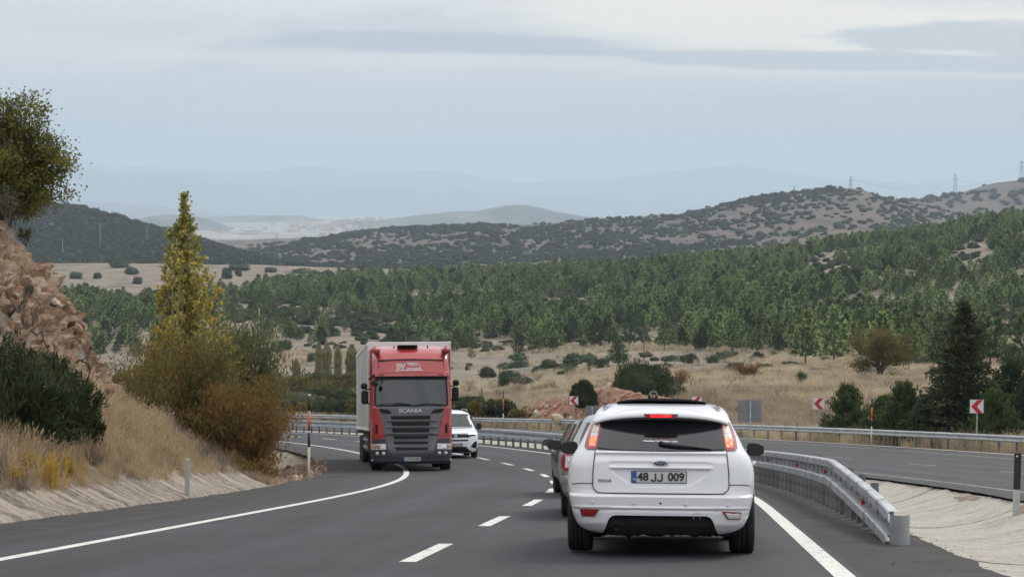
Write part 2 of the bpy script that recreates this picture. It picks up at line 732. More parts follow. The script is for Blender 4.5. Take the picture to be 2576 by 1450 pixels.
def road_mat(name, base, light, dark):
    m = mat(name, base, 0.8)
    t = m.node_tree
    L = t.links.new
    b = t.nodes['Principled BSDF']
    uv = N(t, 'ShaderNodeUVMap'); uv.uv_map = 'along'
    tc = N(t, 'ShaderNodeTexCoord')

    def nz(vec, scale, stretch, d=6, rg=0.6):
        mp = N(t, 'ShaderNodeMapping'); mp.inputs['Scale'].default_value = stretch
        L(vec, mp.inputs[0])
        n = N(t, 'ShaderNodeTexNoise'); n.inputs['Scale'].default_value = scale; n.inputs['Detail'].default_value = d; n.inputs['Roughness'].default_value = rg
        L(mp.outputs[0], n.inputs['Vector'])
        return n.outputs[0]

    def rmp(v, p0, p1, c0, c1):
        r = N(t, 'ShaderNodeValToRGB')
        r.color_ramp.elements[0].position = p0; r.color_ramp.elements[1].position = p1
        r.color_ramp.elements[0].color = (*c0, 1); r.color_ramp.elements[1].color = (*c1, 1)
        L(v, r.inputs[0])
        return r.outputs[0]

    def mul(a, c, f=1.0):
        x = N(t, 'ShaderNodeMix', data_type='RGBA'); x.blend_type = 'MULTIPLY'; x.inputs[0].default_value = f
        L(a, x.inputs[6]); L(c, x.inputs[7])
        return x.outputs[2]
    # patches and drips that run with the traffic
    c = rmp(nz(uv.outputs[0], 1.0, (1.1, 0.07, 1), 7), 0.36, 0.66, dark, light)
    c = mul(c, rmp(nz(tc.outputs['Object'], 0.55, (1, 1, 1), 6, 0.7), 0.35, 0.62, (0.80, 0.80, 0.80), (1.12, 1.12, 1.13)))
    # wheel tracks: bands by distance from the middle line
    sp = N(t, 'ShaderNodeSeparateXYZ'); L(uv.outputs[0], sp.inputs[0])
    w = N(t, 'ShaderNodeMath', operation='MULTIPLY'); w.inputs[1].default_value = 2 * PI / 1.93; L(sp.outputs[0], w.inputs[0])
    cs = N(t, 'ShaderNodeMath', operation='COSINE'); L(w.outputs[0], cs.inputs[0])
    mr = N(t, 'ShaderNodeMapRange'); mr.inputs[1].default_value = -1; mr.inputs[2].default_value = 1; mr.inputs[3].default_value = 0.82; mr.inputs[4].default_value = 1.10
    L(cs.outputs[0], mr.inputs[0])
    g = N(t, 'ShaderNodeCombineColor'); [L(mr.outputs[0], g.inputs[i]) for i in range(3)]
    c = mul(c, g.outputs[0])
    # aggregate
    c = mul(c, rmp(nz(tc.outputs['Object'], 26, (1, 1, 1), 3, 0.8), 0.30, 0.70, (0.70, 0.70, 0.70), (1.32, 1.31, 1.29)))
    # tar seams across and along
    v = N(t, 'ShaderNodeTexVoronoi'); v.feature = 'DISTANCE_TO_EDGE'; v.inputs['Scale'].default_value = 0.16
    L(tc.outputs['Object'], v.inputs['Vector'])
    c = mul(c, rmp(v.outputs['Distance'], 0.0, 0.006, (0.62, 0.62, 0.62), (1, 1, 1)), 0.5)
    L(c, b.inputs['Base Color'])
    bn = N(t, 'ShaderNodeBump'); bn.inputs['Strength'].default_value = 0.5; bn.inputs['Distance'].default_value = 0.008
    L(nz(tc.outputs['Object'], 90, (1, 1, 1), 4, 0.7), bn.inputs['Height']); L(bn.outputs[0], b.inputs['Normal'])
    return m


M_asph = road_mat("asphalt", (0.04, 0.04, 0.042), (0.041, 0.043, 0.048), (0.021, 0.022, 0.025))
M_asph2 = mat("shoulder_asphalt", (0.024, 0.022, 0.021), 0.9, (0.046, 0.043, 0.040), 1.3, 10, bump=0.5, bscale=120, bdist=0.008)
M_line = mat("road_paint", (0.30, 0.295, 0.28), 0.7, (0.70, 0.69, 0.64), 11.0, 12, bump=0.3, bscale=90, contrast=(0.33, 0.47), bdist=0.004)
M_lineold = mat("worn_road_paint", (0.10, 0.10, 0.10), 0.8, (0.34, 0.33, 0.31), 2.5, 9, contrast=(0.3, 0.6))


def streaky(name, base, dark, pale, sc=(1.2, 8, 1), rot=(0, 0, 0.6), cover=0.5, speck=0.5):
    """cast concrete with diagonal wash streaks, stains and grit"""
    m = mat(name, base, 0.9)
    t = m.node_tree
    L = t.links.new
    b = t.nodes['Principled BSDF']
    tc = N(t, 'ShaderNodeTexCoord')
    mp = N(t, 'ShaderNodeMapping')
    mp.inputs['Rotation'].default_value = rot
    mp.inputs['Scale'].default_value = sc
    L(tc.outputs['Object'], mp.inputs[0])
    n1 = N(t, 'ShaderNodeTexNoise'); n1.inputs['Scale'].default_value = 1.0; n1.inputs['Detail'].default_value = 9; n1.inputs['Roughness'].default_value = 0.65
    L(mp.outputs[0], n1.inputs['Vector'])
    n2 = N(t, 'ShaderNodeTexNoise'); n2.inputs['Scale'].default_value = 9.0; n2.inputs['Detail'].default_value = 8; n2.inputs['Roughness'].default_value = 0.7
    L(tc.outputs['Object'], n2.inputs['Vector'])
    r1 = N(t, 'ShaderNodeValToRGB')
    r1.color_ramp.elements[0].position = cover - 0.14; r1.color_ramp.elements[1].position = cover + 0.06
    r1.color_ramp.elements[0].color = (*dark, 1); r1.color_ramp.elements[1].color = (*base, 1)
    L(n1.outputs[0], r1.inputs[0])
    x = N(t, 'ShaderNodeMix', data_type='RGBA')
    r2 = N(t, 'ShaderNodeValToRGB'); r2.color_ramp.elements[0].position = 0.46; r2.color_ramp.elements[1].position = 0.62
    L(n2.outputs[0], r2.inputs[0])
    f = N(t, 'ShaderNodeMath', operation='MULTIPLY'); f.inputs[1].default_value = 0.55
    L(r2.outputs[0], f.inputs[0])
    L(f.outputs[0], x.inputs[0]); L(r1.outputs[0], x.inputs[6]); x.inputs[7].default_value = (*pale, 1)
    n3 = N(t, 'ShaderNodeTexNoise'); n3.inputs['Scale'].default_value = 30.0; n3.inputs['Detail'].default_value = 4; n3.inputs['Roughness'].default_value = 0.75
    L(tc.outputs['Object'], n3.inputs['Vector'])
    r3 = N(t, 'ShaderNodeValToRGB'); r3.color_ramp.elements[0].position = 0.36; r3.color_ramp.elements[1].position = 0.50
    r3.color_ramp.elements[0].color = (0.45, 0.42, 0.38, 1); r3.color_ramp.elements[1].color = (1, 1, 1, 1)
    L(n3.outputs[0], r3.inputs[0])
    x2 = N(t, 'ShaderNodeMix', data_type='RGBA'); x2.blend_type = 'MULTIPLY'; x2.inputs[0].default_value = speck
    L(x.outputs[2], x2.inputs[6]); L(r3.outputs[0], x2.inputs[7])
    L(x2.outputs[2], b.inputs['Base Color'])
    bn = N(t, 'ShaderNodeBump'); bn.inputs['Strength'].default_value = 0.6; bn.inputs['Distance'].default_value = 0.03
    L(n2.outputs[0], bn.inputs['Height']); L(bn.outputs[0], b.inputs['Normal'])
    return m


M_conc = streaky("median_concrete", (0.44, 0.41, 0.345), (0.30, 0.27, 0.22), (0.56, 0.54, 0.49), (0.8, 2.2, 1), (0, 0, 0.35), 0.48, 0.95)
M_conc2 = streaky("ditch_concrete", (0.37, 0.31, 0.245), (0.09, 0.068, 0.05), (0.43, 0.375, 0.31), (0.5, 5.0, 1.0), (0.75, 0, 0), 0.54, 0.8)


def earthmat(name, soil, soil2, scrub, scale, cover, fine):
    """hillside soil with bands of low cover the individual plants grow out of"""
    m = mat(name, soil, 0.95)
    t = m.node_tree
    L = t.links.new
    b = t.nodes['Principled BSDF']
    tc = N(t, 'ShaderNodeTexCoord')
    mp = N(t, 'ShaderNodeMapping'); mp.inputs['Scale'].default_value = (1, 0.45, 1)
    L(tc.outputs['Object'], mp.inputs[0])
    n1 = N(t, 'ShaderNodeTexNoise'); n1.inputs['Scale'].default_value = scale; n1.inputs['Detail'].default_value = 10; n1.inputs['Roughness'].default_value = 0.65
    n2 = N(t, 'ShaderNodeTexNoise'); n2.inputs['Scale'].default_value = fine; n2.inputs['Detail'].default_value = 8; n2.inputs['Roughness'].default_value = 0.6
    L(mp.outputs[0], n1.inputs['Vector']); L(tc.outputs['Object'], n2.inputs['Vector'])
    r1 = N(t, 'ShaderNodeValToRGB'); r1.color_ramp.elements[0].color = (*soil, 1); r1.color_ramp.elements[1].color = (*soil2, 1)
    r1.color_ramp.elements[0].position = 0.38; r1.color_ramp.elements[1].position = 0.62
    L(n2.outputs[0], r1.inputs[0])
    r2 = N(t, 'ShaderNodeValToRGB'); r2.color_ramp.elements[0].position = cover; r2.color_ramp.elements[1].position = cover + 0.06
    L(n1.outputs[0], r2.inputs[0])
    x = N(t, 'ShaderNodeMix', data_type='RGBA')
    L(r2.outputs[0], x.inputs[0]); L(r1.outputs[0], x.inputs[6]); x.inputs[7].default_value = (*scrub, 1)
    L(x.outputs[2], b.inputs['Base Color'])
    return m


M_valley = earthmat("valley_soil", (0.155, 0.125, 0.088), (0.25, 0.205, 0.145), (0.10, 0.092, 0.06), 0.05, 0.54, 0.12)
M_hill = earthmat("scrub_hill_soil", (0.085, 0.066, 0.050), (0.130, 0.103, 0.078), (0.052, 0.048, 0.037), 0.02, 0.54, 0.04)
M_dark = earthmat("dark_hill_soil", (0.13, 0.105, 0.088), (0.19, 0.155, 0.125), (0.04, 0.045, 0.035), 0.02, 0.47, 0.04)
M_plain = earthmat("plain_fields", (0.16, 0.17, 0.15), (0.46, 0.43, 0.37), (0.10, 0.13, 0.11), 0.0012, 0.57, 0.0035)
M_far = earthmat("far_hill_cover", (0.050, 0.062, 0.052), (0.15, 0.145, 0.12), (0.030, 0.042, 0.034), 0.002, 0.52, 0.004)
M_mtn = mat("mountain", (0.05, 0.06, 0.06), 0.95, (0.09, 0.095, 0.09), 0.001, 6)

# ------------------------------------------------------------------ near ground sheet (one fan that reaches the first ridge)


def fan_sheet(name, u0, u1, nu, Ds, zfun, material):
    U = np.linspace(u0, u1, nu)
    Dg, Ug = np.meshgrid(Ds, U, indexing='ij')
    X = Ug * Dg
    Z = zfun(X, Dg, 1287.5 + FOC * Ug)
    V = np.stack([X.ravel(), Dg.ravel(), Z.ravel()], 1)
    F = grid_faces(len(Ds), nu)
    return tag(np_mesh(name, V, F, material), kind='structure')


def build_ground():
    # rectangular sheet round the camera and the road
    xs = np.concatenate([np.arange(-60, -16, 2.0), np.arange(-16, 12, 0.35), np.arange(12, 40, 1.0), np.arange(40, 92, 4.0)])
    ys = np.concatenate([np.arange(-60, 8, 4.0), np.arange(8, 62, 0.6)])
    Xg, Yg = np.meshgrid(xs, ys, indexing='xy')
    Z = ground_z(Xg, Yg)
    # the finely modelled bank lies over this sheet: keep this one a little below it
    off = offset_of(Xg, Yg)
    Z = np.where((off < -6.5) & (Yg < 56), Z - 0.25, Z)
    V = np.stack([Xg.ravel(), Yg.ravel(), Z.ravel()], 1)
    tag(np_mesh("ground", V, grid_faces(len(ys), len(xs)), M_soil), kind='structure')
    # the land beyond
    Ds = np.concatenate([np.arange(60, 150, 1.5), np.geomspace(150, 1500, 190)])

    def zf(X, D, xd):
        z = ground_z(X, D)
        far = sstep((D - 150) / 100)
        z = z + (vnoise(X, D, 40, 3) - 0.5) * 2.2 * far + (vnoise(X, D, 12, 5) - 0.5) * 0.7 * sstep((D - 130) / 40)
        return z
    fan_sheet("valley_ground", -0.62, 0.62, 560, Ds, zf, M_valley)


build_ground()


def ground_behind():
    # the slope the road comes down from, behind the camera
    xs = np.linspace(-900, 900, 90)
    ys = np.concatenate([np.linspace(-900, -60, 50)])
    Xg, Yg = np.meshgrid(xs, ys, indexing='xy')
    Z = zroad(Yg) - 0.3 + np.clip((np.abs(Xg) - 14) * 0.10, 0, 60) * sstep((-Yg - 60) / 80) + (vnoise(Xg, Yg, 60, 5) - 0.5) * 6 * sstep((np.abs(Xg) - 14) / 30)
    tag(np_mesh("ground_uphill", np.stack([Xg.ravel(), Yg.ravel(), Z.ravel()], 1), grid_faces(len(ys), len(xs)), M_dark), kind='structure')
    for sgn in (-1, 1):
        xs = np.linspace(60, 900, 40) * sgn
        ys = np.linspace(-62, 40, 16)
        Xg, Yg = np.meshgrid(xs, ys, indexing='xy')
        Z = zroad(Yg) - 0.4 + np.clip((np.abs(Xg) - 60) * 0.09, 0, 60) + (vnoise(Xg, Yg, 60, 6) - 0.5) * 5 * sstep((np.abs(Xg) - 60) / 50)
        Z = np.where(sgn > 0, Z - np.clip((np.abs(Xg) - 60) * 0.16, 0, 90), Z)
        F = grid_faces(len(ys), len(xs))
        tag(np_mesh("ground_beside", np.stack([Xg.ravel(), Yg.ravel(), Z.ravel()], 1), F if sgn > 0 else F[:, ::-1], M_valley), kind='structure')


ground_behind()


def valley_z(x, y):
    z = gz(x, y)
    far = float(sstep((y - 150) / 100))
    z += (float(vnoise(np.array([x]), np.array([y]), 40, 3)[0]) - 0.5) * 2.2 * far
    z += (float(vnoise(np.array([x]), np.array([y]), 12, 5)[0]) - 0.5) * 0.7 * float(sstep((y - 130) / 40))
    return z


def valley_zv(X, Y):
    z = ground_z(X, Y)
    far = sstep((Y - 150) / 100)
    z = z + (vnoise(X, Y, 40, 3) - 0.5) * 2.2 * far + (vnoise(X, Y, 12, 5) - 0.5) * 0.7 * sstep((Y - 130) / 40)
    return z


# ------------------------------------------------------------------ far hills: crest line by column, each hill with its own distance
def hill(name, crest, D0, D1, D2, ybot, material, u0=-0.62, u1=0.62, nu=420, nd=90, rough=6.0, rscale=160, seed=1, shape=1.3):
    cx = np.array([c[0] for c in crest], float)
    cy = np.array([c[1] for c in crest], float)

    def zf(X, D, xd):
        zc = zpix(np.interp(xd, cx, cy), D1)
        zb = zpix(ybot, D0)
        t = (D - D0) / (D1 - D0)
        up = np.clip(t, 0, 1)
        s_ = up ** shape
        z = zb + (zc - zb) * (s_ * 0.5 + sstep(s_) * 0.5)
        back = np.clip((D - D1) / (D2 - D1), 0, 1)
        z = z - (zc - zb) * back ** 1.4
        env = np.clip(t * 4, 0, 1)
        ridge = (vnoise(X, D * 0.7, rscale, seed, 5) - 0.5) * rough * env * (1 - 0.75 * np.exp(-((D - D1) / (0.12 * D1)) ** 2))
        ridge += (vnoise(X, D, rscale / 8, seed + 9, 3) - 0.5) * rough * 0.12 * env
        return z + ridge
    Ds = np.concatenate([np.linspace(D0, D1, nd), np.linspace(D1, D2, nd // 4)[1:]])
    o = fan_sheet(name, u0, u1, nu, Ds, zf, material)
    return zf


hill_scrub = hill("scrub_hill", [(-3000, 660), (300, 662), (560, 640), (600, 624), (700, 612), (850, 589), (1000, 575), (1100, 570), (1300, 566), (1400, 561),
                                 (1500, 549), (1600, 543), (1700, 538), (1800, 518), (1900, 496), (2000, 482), (2050, 476), (2100, 474), (2160, 478),
                                 (2220, 494), (2280, 507), (2350, 523), (2450, 548), (2575, 580), (2900, 640), (4200, 660)],
                  1380, 2500, 3300, 712, M_hill, seed=2, rough=15, rscale=260)
hill_second = hill("second_scrub_hill", [(-3000, 640), (1800, 640), (2100, 560), (2250, 505), (2330, 499), (2400, 488), (2500, 460), (2575, 449), (2700, 438), (3000, 425), (4200, 420)],
                   2600, 3500, 4300, 640, M_hill, seed=4, rough=16, rscale=300, u0=0.12)
hill_left = hill("dark_wooded_hill", [(-3000, 480), (-300, 500), (60, 512), (120, 518), (200, 527), (260, 540), (330, 562), (400, 582), (480, 602), (560, 626), (640, 650), (760, 680), (4000, 690)],
                 1340, 1900, 2600, 690, M_dark, seed=6, rough=9, rscale=180, u1=-0.05)
# the plain and the ranges behind it
zf_plain = lambda X, D, xd: -76 + (vnoise(X, D, 900, 8) - 0.5) * 9 + np.clip((D - 8500) / 4000, 0, 1) * 20
fan_sheet("plain", -0.7, 0.7, 160, np.geomspace(3600, 33000, 130), zf_plain, M_plain)
hill_blue = hill("blue_hill", [(-3000, 585), (700, 585), (780, 578), (860, 563), (930, 556), (1000, 547), (1080, 538), (1150, 531), (1200, 531), (1235, 524), (1270, 517),
                               (1310, 514), (1350, 521), (1400, 534), (1480, 545), (1600, 552), (4000, 565)], 7600, 9000, 10500, 592, M_far, nu=300, nd=50, rough=22, rscale=500, seed=11)
hill("small_blue_hill", [(-3000, 590), (280, 575), (330, 556), (370, 545), (420, 539), (480, 541), (520, 550), (570, 566), (620, 585), (4000, 600)], 7400, 8600, 9600, 598, M_far,
     u0=-0.3, u1=0.1, nu=140, nd=40, rough=10, rscale=400, seed=12)
hill("low_far_ridge", [(-3000, 545), (500, 548), (560, 545), (660, 541), (760, 543), (830, 555), (900, 570), (4000, 590)], 9800, 11800, 13500, 585, M_far, nu=160, nd=30, rough=20, rscale=800, seed=13)
hill("left_range", [(-3000, 480), (60, 498), (150, 504), (250, 508), (330, 514), (420, 522), (500, 530), (560, 540), (700, 560), (4000, 600)], 14500, 17500, 20000, 572, M_mtn,
     nu=160, nd=30, rough=30, rscale=900, seed=14)
hill("middle_mountains", [(-3000, 440), (0, 425), (150, 413), (230, 424), (300, 436), (380, 432), (430, 436), (520, 452), (620, 462), (700, 470), (900, 468), (1200, 480), (1500, 500),
                          (1800, 515), (4000, 520)], 20500, 25000, 28000, 556, M_mtn, nu=260, nd=30, rough=60, rscale=1300, seed=15)
hill("far_mountains", [(-3000, 420), (0, 402), (170, 396), (230, 408), (290, 422), (380, 420), (440, 424), (600, 432), (680, 430), (760, 417), (850, 423), (960, 435), (1050, 430), (1130, 427),
                       (1180, 440), (1230, 452), (1300, 460), (1400, 455), (1550, 450), (1700, 430), (1860, 413), (1960, 430), (2080, 448), (2300, 462), (4000, 470)],
     27500, 31500, 34500, 552, M_mtn, nu=320, nd=30, rough=60, rscale=1500, seed=16)

# haze: even, pale, one closed box round everything
hz = MB()
hz.box((0, 16500, 300), (60000, 41000, 1080))
M_haze = bpy.data.materials.new("haze")
M_haze.use_nodes = True
_t = M_haze.node_tree
_t.nodes.remove(_t.nodes['Principled BSDF'])
_pv = N(_t, 'ShaderNodeVolumePrincipled')
_pv.inputs['Density'].default_value = 0.85e-4
_pv.inputs['Color'].default_value = (0.71, 0.86, 0.99, 1)
_pv.inputs['Anisotropy'].default_value = 0.0
_t.links.new(_pv.outputs[0], _t.nodes['Material Output'].inputs['Volume'])
tag(hz.build("haze", M_haze), kind='stuff')

# ------------------------------------------------------------------ road surfaces


def strip(mb, s0, s1, o0, o1, dz, step=1.0, n=1, jit=0.0, mi=0, seed=0):
    k = max(1, int(round((s1 - s0) / step)))
    rows = []
    for i in range(k + 1):
        s = s0 + (s1 - s0) * i / k
        row = []
        for j in range(n + 1):
            o = o0 + (o1 - o0) * j / n
            if jit and j == 0:
                o += (mnoise.noise(Vector((s * 0.9, seed, 0))) * 0.7 + mnoise.noise(Vector((s * 3.1, seed, 5))) * 0.4) * jit
            row.append(rp(s, o, dz))
        rows.append(row)
    mb.grid(rows, mi, smooth=False)
    if not hasattr(mb, 'uv'): mb.uv = []
    for i in range(k + 1):
        for j in range(n + 1):
            mb.uv.append((o0 + (o1 - o0) * j / n, s0 + (s1 - s0) * i / k))


def add_uv(o, mb):
    me = o.data
    l = me.uv_layers.new(name='along')
    d = np.zeros((len(me.loops), 2), np.float32)
    vi = np.zeros(len(me.loops), np.int32)
    me.loops.foreach_get('vertex_index', vi)
    d = np.array(mb.uv, np.float32)[vi]
    l.data.foreach_set('uv', d.ravel())
    return o


SMAX = S0 + len(PATH) * 0.5 - 2
mb = MB(); strip(mb, S0 + 2, SMAX, -5.2, 4.02, 0.0, 1.0, 4)
tag(add_uv(mb.build("road", M_asph), mb), kind='structure')
mb = MB(); strip(mb, S0 + 2, SMAX, -6.38, -5.2, 0.0, 0.25, 1, jit=0.16, seed=3)
tag(mb.build("left_shoulder", M_asph2), kind='structure')
mb = MB(); strip(mb, S0 + 2, SMAX, 5.2, 4.02, 0.0, 0.25, 1, jit=0.12, seed=5)
tag(fixn(mb.build("right_shoulder", M_asph2)), kind='structure')
mb = MB(); strip(mb, S0 + 2, SMAX, 8.5, 22.2, 0.0, 1.0, 4, jit=0.1, seed=8)
tag(add_uv(mb.build("far_carriageway", M_asph), mb), kind='structure')
mb = MB(); strip(mb, S0 + 2, SMAX, -3.94, -3.78, 0.004, 0.5)
tag(mb.build("left_edge_line", M_line), kind='structure')
mb = MB(); strip(mb, S0 + 2, SMAX, 3.77, 3.95, 0.004, 0.5)
tag(mb.build("right_edge_line", M_line), kind='structure')
mb = MB(); strip(mb, S0 + 2, SMAX, 9.40, 9.53, 0.004, 0.7)
tag(mb.build("far_carriageway_near_line", M_lineold), kind='structure')
mb = MB(); strip(mb, S0 + 2, SMAX, 19.9, 20.05, 0.004, 0.7)
tag(mb.build("far_carriageway_far_line", M_lineold), kind='structure')
mb = MB(); strip(mb, S0 + 2, SMAX, 22.2, 22.75, -0.004, 0.7)
tag(mb.build("verge_strip", M_conc), kind='structure')
lane = empty("lane_marking"); lane['kind'] = 'structure'
sd0 = s_at_Y(18.2)
k = -6
while sd0 + k * 7.05 + 3 < SMAX:
    s = sd0 + k * 7.05
    if s > S0 + 3:
        mb = MB(); strip(mb, s, s + 3.0, -0.08, 0.08, 0.004, 0.5)
        mb.build("dash", M_line, lane)
    k += 1
lane2 = empty("far_lane_marking"); lane2['kind'] = 'structure'
s = s_at_Y(10, 14)
while s + 3 < s_at_Y(150, 14):
    mb = MB(); strip(mb, s, s + 3.0, 14.0, 14.13, 0.004, 0.5)
    mb.build("dash", M_lineold, lane2)
    s += 9.0
# ------------------------------------------------------------------ the cutting on the left
M_rock = mat("cut_rock", (0.44, 0.285, 0.18), 0.9, (0.68, 0.53, 0.38), 2.2, 10, bump=1.0, bscale=7, col3=(0.36, 0.20, 0.11), n3scale=1.3, bdist=0.3)
M_rock_pale = mat("pale_rock", (0.48, 0.36, 0.25), 0.88, (0.64, 0.53, 0.40), 2.5, 8, bump=0.8, bscale=9, bdist=0.05)
M_rock_rust = mat("rusty_rock", (0.30, 0.17, 0.11), 0.9, (0.42, 0.29, 0.20), 2.0, 8, bump=0.8, bscale=9, bdist=0.05)
M_scree = mat("scree", (0.19, 0.145, 0.11), 0.95, (0.30, 0.245, 0.195), 4.0, 10, bump=1.0, bscale=9, col3=(0.16, 0.115, 0.085), n3scale=0.5, bdist=0.1, stretch=(1, 1, 0.35))
M_redrock = mat("red_earth_rock", (0.30, 0.14, 0.085), 0.92, (0.46, 0.30, 0.21), 0.9, 9, bump=1.0, bscale=3, col3=(0.36, 0.17, 0.10), n3scale=0.35, bdist=0.2)


def vcell(p, sc):
    """blocky displacement: distance to the nearest cell wall plus a level per cell"""
    q = p * sc
    d, pts = mnoise.voronoi(q)
    w = d[1] - d[0]
    c = mnoise.cell(pts[0] * 3.1)
    return c * 0.6 - max(0.0, 0.22 - w) * 2.2


def build_bank():
    prof_m = []
    m_, h_ = np.array(BO), np.array(BH)
    seg = np.hypot(np.diff(m_), np.diff(h_))
    cum = np.concatenate([[0], np.cumsum(seg)])
    k = np.concatenate([np.arange(0, 11.2, 0.11), np.arange(11.2, cum[-1], 0.6)])
    ms = np.interp(k, cum, m_)
    Ys = np.concatenate([np.arange(-12, 22, 1.5), np.arange(22, 57, 0.16)])
    ss = [s_at_Y(Y, -8) for Y in Ys]
    rows = []
    rock = np.zeros((len(Ys), len(ms)), int)
    P = np.zeros((len(Ys), len(ms), 3))
    for i, s in enumerate(ss):
        for j, m in enumerate(ms):
            x, y, tx, ty = road_xy(s, -m)
            P[i, j] = (x, y, gz_fast(x, y, -m))
    # normals
    du = np.gradient(P, axis=0)
    dv = np.gradient(P, axis=1)
    Nn = np.cross(du, dv)
    Nn /= np.linalg.norm(Nn, axis=2, keepdims=True) + 1e-9
    Nn *= -np.sign(Nn[:, :, 2:3] + 1e-9) * -1
    Q = P.copy()
    for i in range(len(Ys)):
        for j in range(len(ms)):
            p = Vector(P[i, j])
            y = Ys[i]
            m = ms[j]
            h = P[i, j, 2] - float(zroad(P[i, j, 1]))
            nz = mnoise.noise(p * 0.8) * 0.5
            rk = max(0.0, min(1.0, (m - 9.5 + nz * 1.5) * 1.6)) * max(0.0, min(1.0, (y - 35.5 + nz * 5) * 0.35)) * max(0, min(1, (h - 0.2)))
            d = 0.0
            if rk > 0:
                q_ = Matrix.Rotation(0.6, 3, 'Y') @ p
                q_ = Vector((q_.x, q_.y, q_.z * 1.9))
                st = (q_.z * 1.6 + mnoise.noise(p * 0.7) * 1.2)
                st = st - math.floor(st)
                rg = (0.5 - abs(mnoise.noise(p * 1.1))) * 0.55 + (0.5 - abs(mnoise.noise(p * 2.6 + Vector((9, 0, 0))))) * 0.30 + (0.5 - abs(mnoise.noise(p * 6.1))) * 0.15
                d += rk * (vcell(q_, 0.8) * 0.22 + vcell(q_ + Vector((5, 3, 1)), 2.4) * 0.20 + vcell(q_ + Vector((1, 3, 8)), 5.2) * 0.13 + rg * 0.62 + mnoise.noise(p * 9) * 0.05 - 0.22 + (st ** 3) * 0.14)
            soft = 1 - rk
            if m > 7.3:
                d += soft * (mnoise.noise(p * 0.9) * 0.16 + mnoise.noise(p * 3.2) * 0.07 + mnoise.noise(p * 9) * 0.03)
            rock[i, j] = 1 if rk > 0.35 else (2 if (m > 9.7 and y < 39 + nz * 4) else 0)
            Q[i, j] = P[i, j] + Nn[i, j] * d
    F = grid_faces(len(Ys), len(ms))
    mi = rock.ravel()[F[:, 0]]
    V = Q.reshape(-1, 3)
    o = np_mesh("embankment", V, F[:, ::-1], [M_soil, M_rock, M_scree], smooth=True, midx=mi)
    tag(o, kind='structure')
    return Q, Nn, rock, Ys, ms


def gz_fast(x, y, off):
    zr = float(zroad(y))
    b = float(np.interp(-off, BO, BH))
    m = -off
    q = max(0, min(4.5, m - 6.5))
    w = 1 - float(sstep(np.array((y - 42.0 - 0.95 * q) / (5.0 + 0.7 * q))))
    if w > 0.999:
        return zr + b
    g = gz(x, y)
    return g


BQ, BN, BROCK, BY, BM = build_bank()


def rock_mesh(seed, name="rock"):
    r = random.Random(seed)
    bm = bmesh.new()
    bmesh.ops.create_icosphere(bm, subdivisions=2, radius=1.0)
    planes = []
    for _ in range(7):
        n = Vector((r.uniform(-1, 1), r.uniform(-1, 1), r.uniform(-1, 1))).normalized()
        planes.append((n, r.uniform(0.45, 0.85)))
    for v in bm.verts:
        for n, d in planes:
            k = v.co.dot(n)
            if k > d: v.co -= n * (k - d)
        v.co += Vector([mnoise.noise(v.co * 2.3 + Vector((seed, i * 7, 0))) for i in range(3)]) * 0.14
    me = bpy.data.meshes.new(name)
    bm.to_mesh(me)
    bm.free()
    return me


ROCKS = []
for i in range(9):
    me = rock_mesh(i * 3 + 1)
    me.materials.append((M_rock_pale, M_rock, M_rock_rust)[i % 3])
    ROCKS.append(me)

rf = empty("rock_face", tuple(BQ[200, 60]), label="pinkish tan broken rock face at the end of the road cutting", cat="rock face")
rr = random.Random(5)
cands = [(i, j) for i in range(len(BY)) for j in range(len(BM)) if BROCK[i, j] == 1 and 36 < BY[i] < 51 and BM[j] < 15]
from_top = Matrix.Translation(-rf.location)
for _ in range(290):
    i, j = rr.choice(cands)
    p = Vector(BQ[i, j])
    o = link("rock", rr.choice(ROCKS), rf)
    sc = rr.choice((0.04, 0.06, 0.07, 0.09, 0.12, 0.17)) * rr.uniform(0.7, 1.2)
    o.scale = (sc * rr.uniform(0.8, 1.5), sc * rr.uniform(0.7, 1.2), sc * rr.uniform(0.55, 0.9))
    o.rotation_euler = (rr.uniform(-.5, .5), rr.uniform(-.5, .7), rr.uniform(0, 6.3))
    o.location = p - rf.location

# loose stones lying on the bank: things of their own
stone_spots = [(303, 990, 0.16, 2), (205, 1030, 0.10, 0), (330, 1045, 0.09, 2), (355, 1110, 0.07, 0), (170, 870, 0.13, 0), (95, 948, 0.1, 2), (262, 968, 0.12, 0), (60, 1247, 0.06, 2)]
stone_label = ["orange stone lying where the bank meets the bushes", "small pale stone on the scree slope above the dark bush", "rusty flat stone halfway down the dry grass bank",
               "small pale stone low in the dry grass", "pale stone lodged below the rock face", "rusty stone on the scree left of the branches",
               "pale stone at the lower tip of the rock face", "rust brown stone at the top of the concrete slope"]


def bank_hit(xd, yd):
    """closest bank vertex seen at that picture position"""
    D = BQ[:, :, 1]
    X = 1287.5 + FOC * BQ[:, :, 0] / D
    Yc = 725 - FOC * ((BQ[:, :, 2] * math.cos(PITCH) + D * math.sin(PITCH)) / (D * math.cos(PITCH) - BQ[:, :, 2] * math.sin(PITCH)))
    e = (X - xd) ** 2 + (Yc - yd) ** 2 + np.where(D < 20, 1e9, 0)
    i, j = np.unravel_index(np.argmin(e), e.shape)
    return Vector(BQ[i, j]), Vector(BN[i, j])


for (sx, sy, sr, kx), lb in zip(stone_spots, stone_label):
    p, n = bank_hit(sx, sy)
    o = link("stone", ROCKS[kx], None)
    o.location = p + Vector((0, 0, sr * 0.4))
    o.scale = (sr * 1.2, sr, sr * 0.8)
    o.rotation_euler = (0.3, 0.2, sx)
    tag(o, lb, "stone", "loose stones on the bank")

